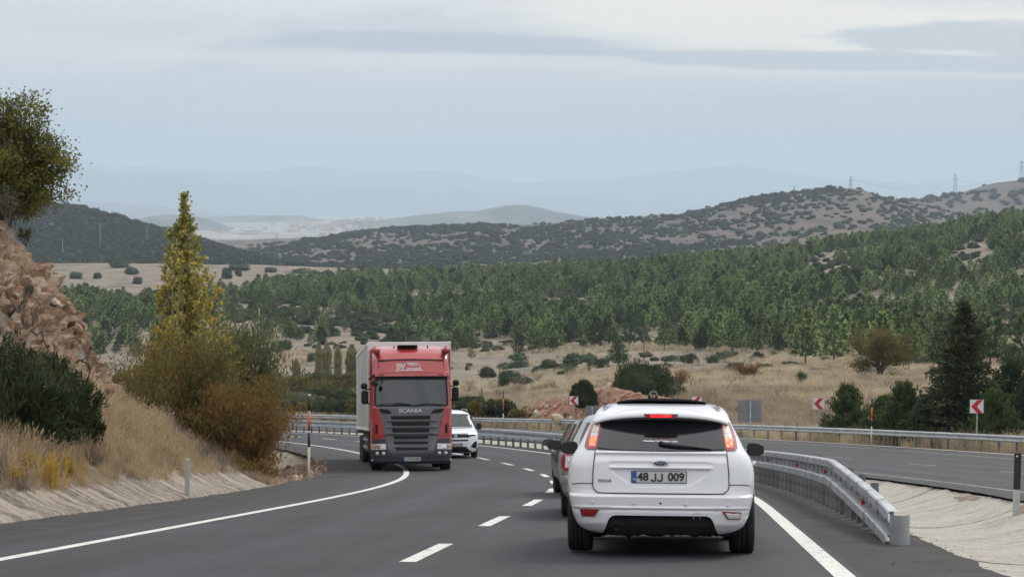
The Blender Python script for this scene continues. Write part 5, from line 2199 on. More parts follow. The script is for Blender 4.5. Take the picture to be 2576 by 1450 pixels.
# field trees on the pale field in the distance
FT = [(570, 700, 34, 26, "round dark tree left in the pale field"), (600, 694, 22, 20, "dark tree behind the round one in the pale field"), (790, 702, 24, 22, "small round tree in the middle of the pale field"),
      (825, 706, 44, 26, "wide dark tree in the middle of the pale field"), (860, 700, 30, 20, "dark tree right of the wide one"), (915, 700, 40, 30, "big round tree right in the pale field"),
      (650, 708, 16, 18, "small tree in the left group of the field"), (668, 708, 18, 20, "second small tree in the left group of the field"), (700, 706, 16, 16, "small lone tree in the field"),
      (735, 706, 26, 16, "flat tree in the field"), (245, 700, 26, 14, "small shrub on the left part of the pale field"), (330, 690, 40, 18, "dark shrub on the left part of the pale field"),
      (190, 700, 40, 16, "low dark shrub beside the rock face"), (300, 672, 60, 20, "dark thicket at the top of the left field"), (345, 715, 30, 18, "dark shrub near the poplar's left side"),
      (215, 722, 20, 12, "little shrub at the field's lower left"), (680, 684, 40, 12, "dark hedge clump at the field's upper edge"), (760, 686, 60, 12, "long dark hedge clump at the field's upper edge"),
      (940, 690, 40, 14, "dark clump at the field's right upper edge"), (1000, 694, 50, 12, "long clump at the right end of the field edge"), (600, 678, 70, 14, "dark thicket where field and hill meet")]
for i, (x, y, w, h, lb) in enumerate(FT):
    dome(x, y, w * 0.9, h * 1.25, i + 1, lb, cat="tree", group="trees on the pale field", d0=600)

# bare shrubs
for i, (x, y, w, h, lb, lm, nl) in enumerate((
        (1352, 965, 36, 36, "bare grey thorn shrub right of the wide evergreen shrub", None, 0), (1310, 972, 44, 40, "greyish leafless shrub in front of the wide evergreen", L_grey, 300),
        (1180, 985, 40, 38, "bare brown shrub beside the truck's right mirror", None, 0), (1425, 948, 22, 22, "small bare shrub on the pale slope", None, 0), (1480, 938, 18, 20, "tiny rust coloured tree left of the big juniper", L_orange, 200),
        (1215, 1005, 50, 28, "grey twiggy shrub behind the white van", None, 0), (1880, 962, 80, 60, "rust brown bush in the dry field", L_orange, 1500), (2015, 972, 40, 46, "small upright sapling in the dry field", L_mixg, 700),
        (2100, 968, 30, 40, "bare thin sapling in the dry field", None, 0), (1720, 985, 60, 66, "reddish bare bush at the right side of the big juniper", L_orange, 700), (2050, 950, 60, 24, "grey bare shrub left of the round tree", None, 0),
        (1260, 1005, 30, 22, "bare shrub left of the distant snow pole", L_grey, 200), (1830, 945, 50, 36, "grey twiggy shrub left of the rust bush", None, 0), (2230, 940, 50, 22, "grey scrub under the round tree", L_grey, 200),
        (1780, 955, 30, 36, "bare bush right of the reddish one", None, 0))):
    p = hit(x, y, 120)
    s_ = p.y / FOC
    tw, lf = twig_mesh(200 + i, h * s_, 4, 3, 0.0022 * h * s_ * 5, n=nl, ls=0.16, stems=5, spread=0.85, upr=0.3)
    tw = (tw[0] * np.array([w / h * 0.95, 1, 1]), tw[1])
    e = empty("bare_shrub", p, (0, 0, 0), lb, "shrub", "shrubs of the dry field")
    np_mesh("twigs", tw[0], tw[1], M_twig, e)
    if lf is not None:
        np_mesh("crown", lf[0] * np.array([w / h * 0.95, 1, 1]), lf[1], [lm], e, smooth=False)


# slim poplars in the valley
def slim_poplar(x, y, w, ty, seed, label):
    p = hit(x, y, 200)
    s_ = p.y / FOC
    H = (y - ty) * s_
    rng = np.random.RandomState(seed)
    C, Dd = [], []
    for k in range(1800):
        t = rng.uniform(0.05, 1.0)
        r_ = w * 0.5 * s_ * (math.sin(min(1, t * 1.35 + 0.15) * PI * 0.9) ** 0.5 if t < 0.6 else max(0.25, 1 - ((t - 0.6) / 0.4) ** 2.5)) * rng.uniform(0.2, 1) ** 0.5
        a = rng.uniform(0, 6.3)
        C.append((math.cos(a) * r_, math.sin(a) * r_, H * t))
        Dd.append((math.cos(a) * .15, math.sin(a) * .15, 1))
    V, F = leaves(C, 0.70, 0.20, Dd, 0.5)
    e = empty("slim_poplar", p, label=label, cat="poplar tree", group="slim poplars in the valley")
    np_mesh("crown", V, F, [L_tall], e, smooth=False)
    mb = MB()
    mb.tube([(0, 0, -.3), (0, 0, H * 0.9)], [0.12, 0.03], 5)
    mb.build("trunk", M_barkpale, e)


for i, a in enumerate(((745, 975, 22, 905, "short slim poplar left of the tall group"), (802, 975, 20, 862, "slim poplar left in the tall group"), (822, 980, 26, 862, "broadest slim poplar in the tall group"),
                       (850, 975, 20, 872, "slim poplar right in the tall group"), (885, 985, 34, 868, "slim poplar half behind the truck's trailer"))):
    slim_poplar(a[0], a[1], a[2], a[3], 70 + i, a[4])


# bushes of the valley bottom behind the far guardrail
def soft_bush(x, D, w, ty, seed, label, mats, n=2600):
    b = at(x, D)
    H = PX(x, ty, D).z - b.z
    W_ = w * 0.5 * D / FOC
    rng = np.random.RandomState(seed)
    C, Dd = [], []
    nc = 26
    cc = [(rng.normal() * W_ * 0.45, rng.normal() * W_ * 0.4, H * rng.uniform(0.15, 0.8)) for _ in range(nc)]
    for k in range(n):
        c = cc[k % nc]
        d = unit(rng.normal(size=(1, 3)))[0]
        rr_ = (0.20 + 0.14 * ((k % nc) % 3)) * min(H, W_ * 1.4)
        top = min(c[2] + rr_, H)
        q = np.array([c[0] + d[0] * rr_ * 1.2, c[1] + d[1] * rr_, max(0.05, c[2] + d[2] * rr_ * 1.1)])
        q[2] = min(q[2], H * 1.02)
        C.append(q)
        Dd.append(d * 0.6 + np.array([0, 0, 0.9]))
    V, F = leaves(C, 0.42 * D / 230, 0.15 * D / 230, Dd, 0.9)
    e = empty("valley_bush", b, label=label, cat="bush", group="bushes in the valley bottom")
    np_mesh("crown", V, F, mats, e, smooth=False)


vb = [(700, 205, 90, 975), (745, 215, 80, 990), (680, 230, 90, 940), (740, 240, 90, 950), (790, 225, 80, 985), (830, 235, 90, 960), (870, 225, 70, 985), (905, 230, 60, 1000), (780, 260, 90, 925), (850, 270, 90, 945),
      (1170, 190, 80, 1010), (1215, 192, 70, 1015), (1255, 188, 60, 1008), (1195, 200, 70, 1000), (1150, 200, 60, 1005), (720, 195, 60, 1010), (650, 220, 80, 985), (940, 225, 60, 985)]
desc = ["yellow green", "grey", "dark green", "olive", "mid green", "tall yellowish", "dull green", "dark", "loose green", "brownish green"]
kinds = [[L_mixy], [L_grey], [L_mixg], [L_tam1], [L_mixg], [L_mixy], [L_mixg], [L_oak], [L_mixg], [L_autumn]]
where = ["behind the guardrail left of the striped pole", "beside the left striped pole", "behind the left guardrail end", "above the left striped pole", "between striped pole and truck", "left of the truck's trailer",
         "close to the truck's trailer", "right at the truck's trailer", "under the slim poplars", "at the foot of the slim poplars", "behind the white van", "above the white van's roof", "left of the distant snow pole",
         "in the second row behind the van", "between the truck and the van's roof", "low behind the left guardrail", "at the left end of the road", "hidden partly by the truck cab"]
vb2 = [(628, 186, 60, 1012), (665, 190, 66, 1004), (705, 186, 60, 1016), (745, 184, 60, 1008), (785, 182, 60, 1014), (822, 178, 60, 1006), (860, 174, 56, 1012), (895, 172, 50, 1004), (925, 168, 44, 1010),
       (1165, 156, 50, 1008), (1200, 154, 52, 1012), (1238, 152, 50, 1006), (1272, 150, 46, 1012), (1300, 147, 36, 1020)]
for i, (x, D, w, ty) in enumerate(vb2):
    soft_bush(x, D, w, ty, 400 + i, "%s bush close behind the far guardrail, %s" % (("dark green", "olive", "mid green")[i % 3], ("at its left end", "left of the striped pole", "behind the striped pole", "right of the striped pole", "half way to the truck",
              "nearer the truck", "beside the trailer", "hidden by the trailer's edge", "behind the lorry cab", "right of the lorry", "above the van", "right of the van", "before the distant snow pole", "at the distant snow pole")[i]), [[L_oak], [L_tam1], [L_mixg]][i % 3], n=2200)
for i, (x, D, w, ty) in enumerate(vb):
    k = i % 10 if i < 10 else (2, 9, 3, 2, 4, 1, 2, 7)[i - 10]
    soft_bush(x, D, w, ty, 300 + i, "%s bush %s" % (desc[k], where[i]), kinds[k])


# --- the red earth bank with its broken rocks, behind the far guardrail
def red_outcrop():
    U = np.linspace(1290, 1745, 200)
    prof = np.interp(U, [1290, 1315, 1350, 1420, 1480, 1540, 1600, 1690, 1745], [0.0, 0.9, 1.8, 2.1, 2.6, 2.9, 2.5, 2.1, 0.3])
    rows, vals = [], []
    Ks = np.linspace(0, 1, 34)
    P = np.zeros((len(Ks), len(U), 3))
    for j, xd in enumerate(U):
        u = (xd - 1287.5) / FOC
        # foot just behind the guardrail
        D = 100.0
        for _ in range(60):
            o_ = float(offset_of(np.array([u * D]), np.array([D]))[0])
            D += (25.6 - o_) * 0.6
        for i, t in enumerate(Ks):
            d = D + 5.5 * t
            x = u * d
            zf = float(zroad(D)) - 0.2
            zt = max(valley_z(x, D + 7), zf)
            h = prof[j]
            z = zf + h * (1.0 - (1 - t) ** 1.7) + mnoise.noise(Vector((x * 0.6, d * 0.6, 3))) * 0.2 * t
            if t > 0.85:
                z = z * (1 - (t - 0.85) / 0.15) + (max(valley_z(x, d) - 0.25, zf - 0.4)) * (t - 0.85) / 0.15
            p = Vector((x, d, z))
            n_ = vcell(p, 0.8) * 0.30 + vcell(p + Vector((4, 2, 1)), 2.0) * 0.14 + mnoise.noise(p * 3) * 0.06
            p += Vector((0, -0.8, 0.5)) * n_ * math.sin(min(1, t * 1.15) * PI) ** 0.4 * (1 if h > 0.3 else 0.3)
            P[i, j] = p
    o = np_mesh("crust", P.reshape(-1, 3), grid_faces(len(Ks), len(U)), [M_redrock], smooth=False)
    e = empty("red_rock_bank", (0, 0, 0), label="red earth bank of broken rock under the juniper bushes behind the far guardrail", cat="rock bank")
    o.parent = e
    rr = random.Random(12)
    for k in range(210):
        i = int(len(Ks) * rr.uniform(0.05, 0.84))
        j = rr.randint(12, len(U) - 12)
        q = link("rock", ROCKS[rr.choice((0, 1, 2, 5, 8, 4))], e)
        sc = rr.choice((0.06, 0.08, 0.12, 0.17, 0.25)) * rr.uniform(0.7, 1.2)
        q.location = P[i, j]
        q.scale = (sc * rr.uniform(0.9, 1.6), sc, sc * rr.uniform(0.5, 0.9))
        q.rotation_euler = (rr.uniform(-.5, .5), rr.uniform(-.5, .5), rr.uniform(0, 6.3))


red_outcrop()
# pale boulders: the pile behind the grey sign and one on the slope
for i, (x, D, r_, k, lb) in enumerate(((1830, 121, 0.45, 0, "pale boulder left of the grey sign back in the dry grass"), (1842, 121.6, 0.30, 3, "upper pale boulder beside the grey sign back"), (1822, 120, 0.26, 2, "reddish boulder under the pale one near the grey sign"),
                                       (1850, 120, 0.25, 6, "small pale boulder close to the grey sign post"), (1810, 122, 0.22, 3, "small boulder left of the boulder pile"), (1350, 139, 0.36, 0, "pale boulder at the left end of the red bank"),
                                       (1400, 137, 0.45, 6, "big pale boulder low in the red bank"), (1375, 143, 0.16, 3, "small white stone on the crest of the red bank"), (1395, 143, 0.14, 0, "white stone right of the small one on the crest"),
                                       (1960, 113, 0.18, 0, "pale stone lying behind the guardrail posts"), (1990, 110, 0.2, 3, "pale stone half hidden by the guardrail posts"), (2020, 108, 0.15, 0, "small stone behind the guardrail near the chevron sign"))):
    p = at(x, D)
    o = link("boulder", ROCKS[k])
    if 1340 < x < 1410: p.z = max(p.z, float(zroad(D - 3)) + (1.25 if r_ < 0.2 else 0.75 if x < 1360 else 0.35))
    o.location = p + Vector((0, 0, r_ * 0.4))
    o.scale = (r_ * 1.3, r_, r_)
    o.rotation_euler = (0.2, 0.3, i)
    tag(o, lb, "boulder", "pale boulders by the far verge")
# the pinkish boulder standing left of the big juniper
p = at(1518, 149)
o = link("boulder", ROCKS[0])
o.location = p + Vector((0, 0, 1.0)); o.scale = (0.55, 0.5, 1.35); o.rotation_euler = (0.1, 0.35, 0.5)
tag(o, "tall pinkish boulder leaning against the left side of the big juniper", "boulder")


# litter and broken rock in the hollow behind the striped pole
def gully_litter():
    rs = np.random.RandomState(31)
    n = 5200
    s_ = rs.uniform(s_at_Y(49.5, -8), s_at_Y(74, -8), n)
    of = -rs.uniform(6.25, 9.7, n)
    pts = []
    gzs = []
    for a, b in zip(s_, of):
        x, y, tx, ty = road_xy(a, b)
        pts.append((x, y))
        o_ = max(6.3, -b)
        gzs.append(float(zroad(y)) - 0.02 - 0.30 * math.sin(min(1, (o_ - 6.3) / 3.4) * PI) + 0.05 * mnoise.noise(Vector((a, o_ * 2, 3))))
    pts = np.array(pts)
    Z = np.array(gzs)
    sc = rs.uniform(0.015, 0.06, n) * np.where(rs.uniform(size=n) < 0.05, 2.6, 1)
    keep = vnoise(pts[:, 0], pts[:, 1], 1.2, 3, 2) > 0.42
    k = np.where(keep)[0]
    scatter("gully_rubble", np.stack([pts[k, 0], pts[k, 1], Z[k] + 0.005], 1), rs.uniform(-1, 1, (len(k), 3)) * 2, np.stack([sc[k] * 1.4, sc[k], sc[k] * 0.6], 1), rs.choice([0, 1, 2, 5, 8], len(k)), ROCKS)
    # crumbs along the median's near edge and on the right shoulder
    n = 2600
    s_ = rs.uniform(s_at_Y(13, 5), s_at_Y(42, 5), n)
    of = np.where(rs.uniform(size=n) < 0.97, 5.15 + abs(rs.normal(0, 0.45, n)), 4.9 - abs(rs.normal(0, 0.35, n)))
    P = []
    for a, b in zip(s_, of):
        z = -0.02 if b < 5.15 else -0.05 - 0.40 * math.sin(min(1, (b - 5.02) / 3.5) * PI) ** 0.9 + 0.012
        P.append(tuple(rp(a, b, max(z, -0.5) + (0.025 if b < 5.15 else 0))))
    sc = rs.uniform(0.003, 0.011, n)
    scatter("median_gravel", P, rs.uniform(-1, 1, (n, 3)) * 2, sc, rs.choice([0, 1, 2, 3, 5], n), ROCKS)
    mb = MB()
    rows = []
    for k in range(60):
        a = s_at_Y(50.5, -8) + k * 0.36
        rows.append([rp(a, -o_, -0.02 - 0.30 * math.sin(min(1, (o_ - 6.3) / 3.4) * PI) + 0.05 * mnoise.noise(Vector((a, o_ * 2, 3)))) + Vector((0, 0, 0)) for o_ in (6.3, 6.8, 7.4, 8.0, 8.6, 9.2, 9.8)])
    mb.grid(rows, 0, smooth=False)
    tag(mb.build("gully_floor", M_conc), kind='structure')


gully_litter()
# ------------------------------------------------------------------ guardrails
M_galv = mat("galvanised_steel", (0.40, 0.42, 0.43), 0.50, (0.52, 0.54, 0.55), 3.0, 6, bump=0.12, bscale=30, metal=0.55, randcol=0.07)
M_galvd = mat("dull_galvanised_steel", (0.30, 0.31, 0.31), 0.62, (0.44, 0.455, 0.45), 6.0, 8, bump=0.15, bscale=40, metal=0.35, randcol=0.12)
M_galvw = mat("shaded_post_web", (0.10, 0.105, 0.10), 0.7, (0.26, 0.265, 0.26), 7.0, 8, metal=0.3, randcol=0.3)  # web darker than the flanges, standing in for shadow inside the post
M_redref = mat("red_reflector", (0.42, 0.015, 0.012), 0.35, (0.50, 0.03, 0.02), 4)
M_bolt = mat("bolt_steel", (0.12, 0.12, 0.12), 0.6, metal=0.6)


def sweep(s0, s1, off, prof, step=1.0, zfun=None, close=False):
    """prof: (lateral, height) points carried along the road; lateral towards +offset"""
    n = max(1, int(math.ceil((s1 - s0) / step)))
    rows = []
    for i in range(n + 1):
        s = s0 + (s1 - s0) * i / n
        k = zfun(s) if zfun else 0.0
        rows.append([rp(s, off + a, b + k) for a, b in prof])
    return rows


WPROF = [(-0.0, 0.75), (-0.055, 0.725), (-0.075, 0.70), (-0.075, 0.665), (-0.03, 0.625), (-0.005, 0.60), (-0.03, 0.575), (-0.075, 0.535), (-0.075, 0.50), (-0.055, 0.475), (0.0, 0.45)]
BOXPROF_T = [(0.0, 0.79), (-0.085, 0.785), (-0.10, 0.77), (-0.10, 0.68), (-0.085, 0.665), (0.0, 0.66)]
BOXPROF_B = [(0.0, 0.535), (-0.115, 0.53), (-0.13, 0.515), (-0.13, 0.415), (-0.115, 0.40), (0.0, 0.395)]


def post_mesh(h, w=0.10, d=0.055, name="post"):
    mb = MB()
    t = 0.006
    mb.box((0, 0, h / 2 - 0.2), (w, t, h + 0.4), 1)
    mb.box((-w / 2 + t / 2, d / 2 + t / 2, h / 2 - 0.2), (t, d, h + 0.4))
    mb.box((w / 2 - t / 2, d / 2 + t / 2, h / 2 - 0.2), (t, d, h + 0.4))
    o = mb.build(name, [M_galvd, M_galvw])
    me = o.data
    bpy.data.objects.remove(o)
    return me


POSTN = post_mesh(0.66)
POSTM = post_mesh(0.68)


def add_post(parent, me, s, off, dz=0.0, rz=0.0, name="post"):
    p = rp(s, off, dz)
    x, y, tx, ty = road_xy(s, off)
    o = link(name, me, parent)
    o.location = p
    o.rotation_euler = (0, 0, math.atan2(-tx, ty) + rz)
    return o


def reflector(parent, s, off, z):
    mb = MB()
    a, b, c = Vector((0, 0, 0.042)), Vector((0, 0, -0.042)), Vector((0.065, 0, -0.01))
    mb.add([a, b, c, a + Vector((0, .006, 0)), b + Vector((0, .006, 0)), c + Vector((0, .006, 0))], [(0, 1, 2), (5, 4, 3), (0, 2, 5, 3), (1, 0, 3, 4), (2, 1, 4, 5)])
    o = mb.build("reflector", M_redref, parent)
    o.location = rp(s, off, z)
    x, y, tx, ty = road_xy(s, off)
    o.rotation_euler = (0, 0, 0.15)
    return o


def outer_rail():
    e = empty("guardrail", label="far guardrail with one ribbed beam along the outside of the second carriageway", cat="guardrail")
    off = 23.2
    s0, s1 = s_at_Y(60, off), s_at_Y(196, off) - 2
    s = s0
    k = 0
    while s < s1:
        mb = MB()
        pr = [(a * 1.0, b) for a, b in WPROF]
        mb.grid(sweep(s, min(s + 4.02, s1), off, pr, 1.0), 0, smooth=True)
        mb.build("beam", M_galv, e)
        s += 4.0
    s = s0 + 0.5
    k = 0
    while s < s1:
        add_post(e, POSTN, s, off + 0.05)
        if k % 4 == 0: reflector(e, s + 0.3, off - 0.11, 0.60)
        s += 1.55
        k += 1


def median_rail():
    e = empty("guardrail", label="double beam median guardrail with closely set posts and a rounded end", cat="guardrail")
    off = 4.82
    sA = s_at_Y(21.1, off)
    drop = lambda s: -0.45 * float(1 - min(1.0, max(0.0, (s - sA) / 9.0)) ** 0.8)
    # near run in short sleeves, then long beams
    s = sA + 0.1
    s1 = s_at_Y(176, off)
    k = 0
    while s < s1:
        L_ = 1.33 if s < sA + 44 else 4.0
        for pr in (BOXPROF_T, BOXPROF_B):
            mb = MB()
            mb.grid(sweep(s + 0.014, s + L_ - 0.014, off, pr, 0.67, drop), 0, smooth=False)
            if s < sA + 44:
                # end lip and joint plate
                a0 = [(a * 1.06 - 0.002, b + (0.004 if b > 0.5 * (pr[0][1] + pr[-1][1]) else -0.004)) for a, b in pr]
                mb.grid(sweep(s + L_ - 0.10, s + L_ - 0.02, off, a0, 0.1, drop), 0, smooth=False)
            mb.build("beam", M_galv, e)
        # recess between the beams
        mb = MB()
        mb.grid(sweep(s, s + L_, off, [(0.0, 0.66), (0.01, 0.535)], 0.67, drop), 0, smooth=False)
        mb.build("web", M_galvd, e)
        s += L_
    s = sA + 0.45
    k = 0
    while s < s1 and k < 118:
        near = s < sA + 46
        d = drop(s)
        top = 0.70 + d
        o = add_post(e, POSTM, s, off + 0.045, d if near else 0.0)
        if near and k % 2 == 0 and k > 3:
            q = add_post(e, POSTM, s + 0.2, off + 0.16, min(0.06, 0.04 + d * 0.8), 0.0, "back_post")
        if near and k < 46:
            for pr, zz in ((BOXPROF_T, 0.725), (BOXPROF_B, 0.465)):
                if k % 2 == 0 and k % 3:
                    mb = MB()
                    mb.lathe([(0.0, -0.02), (0.008, -0.012), (0.011, 0.0)], 6, 'X')
                    b = mb.build("bolt", M_bolt, e)
                    b.location = rp(s + 0.1, off - (0.11 if zz > 0.5 else 0.14), zz + d)
        if k % 7 == 3: reflector(e, s + 0.1, off - 0.10, 0.59 + d)
        s += 0.92 if near else 1.33
        k += 1
    while s < s1:
        add_post(e, POSTM, s, off + 0.045)
        s += 1.33
    # rounded end
    mb = MB()
    rows = []
    for i in range(12):
        a = PI * (i / 11)
        x = -0.135 + 0.11 * (1 - math.cos(a)) * 0.95
        y = -0.06 - 0.13 * math.sin(a)
        rows.append([(x, y, 0.02), (x, y, 0.335)])
    mb.grid([[Vector(p) for p in r] for r in rows], 0, smooth=True)
    rows = [[Vector(p) * 1.0 + Vector((0, 0.008, 0)) for p in r] for r in rows]
    mb.grid(rows, 0, smooth=True, flip=True)
    o = mb.build("end_cap", M_galv, e)
    o.location = rp(sA, off + 0.03, 0.0)
    mb = MB()
    mb.box((0.0, -0.02, -0.15), (0.10, 0.09, 0.36))
    o = mb.build("end_foot", M_bolt, e)
    o.location = rp(sA, off + 0.0, 0.0)


outer_rail()
median_rail()

# ------------------------------------------------------------------ signs and marker posts
M_signw = mat("sign_white", (0.68, 0.68, 0.68), 0.45, (0.76, 0.76, 0.76), 2.0)
M_signr = mat("sign_red", (0.50, 0.018, 0.022), 0.4, (0.56, 0.025, 0.03), 2.0)
M_signback = mat("sign_back", (0.20, 0.215, 0.235), 0.55, (0.26, 0.275, 0.29), 2.5, 6, metal=0.3)
M_blk = mat("black_paint", (0.018, 0.018, 0.02), 0.6, (0.03, 0.03, 0.03), 8)
M_org = mat("orange_band", (0.62, 0.15, 0.045), 0.5, (0.68, 0.2, 0.07), 9)
M_wht = mat("white_band", (0.66, 0.66, 0.64), 0.5, (0.74, 0.74, 0.72), 9)
M_cream = mat("cream_post", (0.58, 0.57, 0.42), 0.6, (0.66, 0.65, 0.5), 9, 6)
M_gpost = mat("pale_post", (0.40, 0.45, 0.40), 0.6, (0.50, 0.54, 0.48), 14, 8)


def chevron(xc, yc, wpx, yfoot, off, label, vis=1.0):
    """square plate, red arrow head pointing left; stands just behind the far rail"""
    lo, hi = s_at_Y(50, off), s_at_Y(180, off)
    for _ in range(50):
        m = (lo + hi) / 2
        p = rp(m, off)
        xx, _y = proj(p.x, p.y, p.z)
        if xx > xc: lo = m
        else: hi = m
    p = rp(lo, off)
    D = p.y
    W_ = 0.60
    top = PX(xc, yc, D).z
    e = empty("chevron_sign", (p.x, p.y, p.z), (0, 0, R(-4)), label, "road sign", "chevron signs")
    h = top - p.z
    mb = MB()
    mb.bbox((0, 0, h), (W_, 0.025, W_), 0.008)
    mb.build("plate", M_signw, e)
    mb = MB()
    a = W_ / 2 - 0.004
    pts = [(-0.25, 0.0), (0.03, a), (0.27, a), (0.0, 0.0), (0.27, -a), (0.03, -a)]
    mb.poly(pts, lambda x, z, d: Vector((x, -0.0155 + d, h + z)), 0.003)
    mb.build("arrow", M_signr, e)
    mb = MB()
    mb.box((0.02, 0.035, (h + 0.25) / 2 - 0.2), (0.06, 0.04, h + 0.55))
    mb.build("post", M_galvd, e)


chevron(2455, 1023, 39, 1105, 23.75, "red and white chevron sign in front of the tall cedar, the rightmost of the row")
chevron(2058, 1016, 32, 1095, 23.75, "red and white chevron sign standing before the dry grass left of the young pines")
chevron(1752, 1011, 26, 1060, 23.75, "chevron sign half hidden behind the hatchback's roof")
chevron(1443, 1008, 24, 1045, 23.75, "red and white chevron sign under the smaller juniper at the red bank")


def sign_back(xc, ytop, ybot, wpx, D, off, label):
    s = s_at_Y(D, off)
    p = rp(s, off)
    k = p.y / FOC
    x = (xc - 1287.5) * k
    p = Vector((x, p.y, float(zroad(p.y)) - 0.3))
    zt, zb = PX(xc, ytop, p.y).z, PX(xc, ybot, p.y).z
    w = wpx * k
    e = empty("sign_back", p, (0, 0, R(3)), label, "road sign", "sign backs in the median")
    mb = MB()
    zc = (zt + zb) / 2 - p.z
    hh = zt - zb
    mb.bbox((0, 0, zc), (w, 0.02, hh), 0.006)
    for q in (-0.28, 0.0, 0.28):
        mb.box((0, -0.02, zc + q * hh), (w * 0.96, 0.014, 0.045))
    mb.build("plate", M_signback, e)
    mb = MB()
    H_ = zt - p.z
    mb.tube([(0.01, -0.055, -0.3), (0.01, -0.055, H_ - 0.05)], 0.028, 8)
    mb.build("post", M_galvd, e)


sign_back(1887, 1006, 1063, 60, 61.5, 6.6, "grey back of a square sign on a round post right of the white hatchback")
sign_back(1489, 1021, 1050, 30, 108, 6.6, "grey sign back standing behind the silver car's roof")


def snow_pole(p, top_z, bands, r, label, group="striped snow poles"):
    """bands: (height fraction start, end, material)"""
    H_ = top_z - p.z
    e = empty("snow_pole", p, (0, R(0.6), 0), label, "marker pole", group)
    for a, b, m in bands:
        mb = MB()
        z0 = -0.25 if a == 0 else a * H_
        mb.tube([(0, 0, z0), (0, 0, b * H_)], r * (1.12 if m in (M_wht, M_org) else 1.0), 10)
        mb.build("band", m, e)


D = 49.6
p = rp(s_at_Y(D, -6.2), -6.12)
x = (774 - 1287.5) / FOC * p.y
p = Vector((x, p.y, float(zroad(p.y)) - 0.03))
snow_pole(p, PX(780, 985, D).z, [(0, 0.385, M_cream), (0.385, 0.54, M_blk), (0.54, 0.565, M_wht), (0.565, 0.585, M_blk), (0.585, 0.745, M_org), (0.745, 0.77, M_wht), (0.77, 0.79, M_org), (0.79, 0.945, M_blk),
                              (0.945, 0.975, M_wht), (0.975, 1.0, M_blk)], 0.033, "tall black orange and cream snow pole at the left shoulder before the truck")
for xc, yt, off, lb in ((2191, 1003, 23.0, "slim snow pole with orange band in front of the young pines"), (1265, 985, 24.2, "distant black and orange snow pole right of the white van")):
    lo, hi = s_at_Y(50, off), s_at_Y(190, off)
    for _ in range(50):
        m = (lo + hi) / 2
        p = rp(m, off)
        if proj(p.x, p.y, p.z)[0] > xc: lo = m
        else: hi = m
    p = rp(lo, off)
    snow_pole(p, PX(xc, yt, p.y).z, [(0, 0.40, M_cream), (0.40, 0.52, M_blk), (0.52, 0.56, M_org), (0.56, 0.80, M_org), (0.80, 0.84, M_blk), (0.84, 0.94, M_blk), (0.94, 1.0, M_blk)], 0.035, lb)
# short posts
D = 31.0
p = rp(s_at_Y(34.0, -6.5), -6.46)
x = (467.5 - 1287.5) / FOC * p.y
off_ = -6.5
# solve distance so that the post stands just outside the left edge at its column
lo, hi = 25.0, 45.0
for _ in range(40):
    m = (lo + hi) / 2
    xx = (467.5 - 1287.5) / FOC * m
    if float(offset_of(np.array([xx]), np.array([m]))[0]) < -6.5: hi = m
    else: lo = m
    if (lo + hi) < 0: break
D = (lo + hi) / 2
p = Vector(((467.5 - 1287.5) / FOC * D, D, float(zroad(D)) - 0.02))
e = empty("marker_post", p, label="plain pale marker post at the foot of the concrete slope", cat="marker post")
mb = MB()
H_ = PX(467, 1155, D).z - p.z
mb.bbox((0, 0, H_ / 2 - 0.1), (0.085, 0.05, H_ + 0.2), 0.012)
mb.build("body", M_gpost, e)
D = 33.5
p = at(2562, D) if D > 60 else Vector(((2562 - 1287.5) / FOC * D, D, 0))
p.z = float(zroad(D)) - 0.06
H_ = PX(2562, 1140, D).z - p.z
e = empty("marker_post", p, (0, R(1.2), 0), "black over white marker post at the right edge of the picture", "marker post")
mb = MB()
mb.bbox((0, 0, H_ * 0.66), (0.115, 0.05, H_ * 0.68), 0.012)
mb.build("black_top", M_blk, e)
mb = MB()
mb.bbox((0, 0, H_ * 0.16 - 0.1), (0.113, 0.048, H_ * 0.32 + 0.2), 0.008)
mb.build("white_foot", M_gpost, e)
mb = MB()
mb.bbox((-0.02, -0.028, H_ * 0.94), (0.03, 0.006, 0.03), 0.003)
mb.build("reflector", M_wht, e)

# tyre standing on a post by the verge
def text_mesh(txt, size, depth=0.002, shear=0.0, align='CENTER', bold=0.0, spacing=1.0, sx=1.0):
    c = bpy.data.curves.new("lettering", 'FONT')
    c.body = txt
    c.size = size
    c.extrude = depth
    c.shear = shear
    c.offset = bold
    c.space_character = spacing
    c.align_x = align
    c.align_y = 'CENTER'
    c.resolution_u = 3
    o = bpy.data.objects.new("lettering", c)
    COL.objects.link(o)
    dg = bpy.context.evaluated_depsgraph_get()
    me = bpy.data.meshes.new_from_object(o.evaluated_get(dg))
    bpy.data.objects.remove(o)
    if sx != 1.0:
        me.transform(Matrix.Diagonal((sx, 1, 1, 1)))
    return me


M_rubber = mat("rubber", (0.014, 0.014, 0.015), 0.8, (0.024, 0.024, 0.024), 12, bump=0.2, bscale=60)
D = 118.0
p = at(1643, D)
zc = PX(1643, 995, D).z
e = empty("tyre", (p.x, p.y, zc), (0, 0, R(8)), "old black tyre with white lettering set upright on a post above the hatchback's roof", "tyre")
mb = MB()
prof = []
for i in range(15):
    a = 2 * PI * i / 14
    prof.append((0.245 + 0.085 * math.cos(a), 0.10 * math.sin(a)))
mb.lathe(prof, 32, 'Y')
mb.build("carcass", M_rubber, e)
for k in range(13):
    a = R(-10 + k * 15)
    mb = MB()
    rot = Matrix.Rotation(-a + PI / 2, 3, 'Y')
    mb.box((math.cos(a) * 0.245, -0.105, math.sin(a) * 0.245), (0.035, 0.008, 0.055), rot=rot)
    mb.build("letter", M_wht, e)
mb = MB()
mb.tube([(0, 0.12, p.z - zc - 0.3), (0, 0.12, 0.1)], 0.04, 6)
o = mb.build("wooden_stake", M_bark)
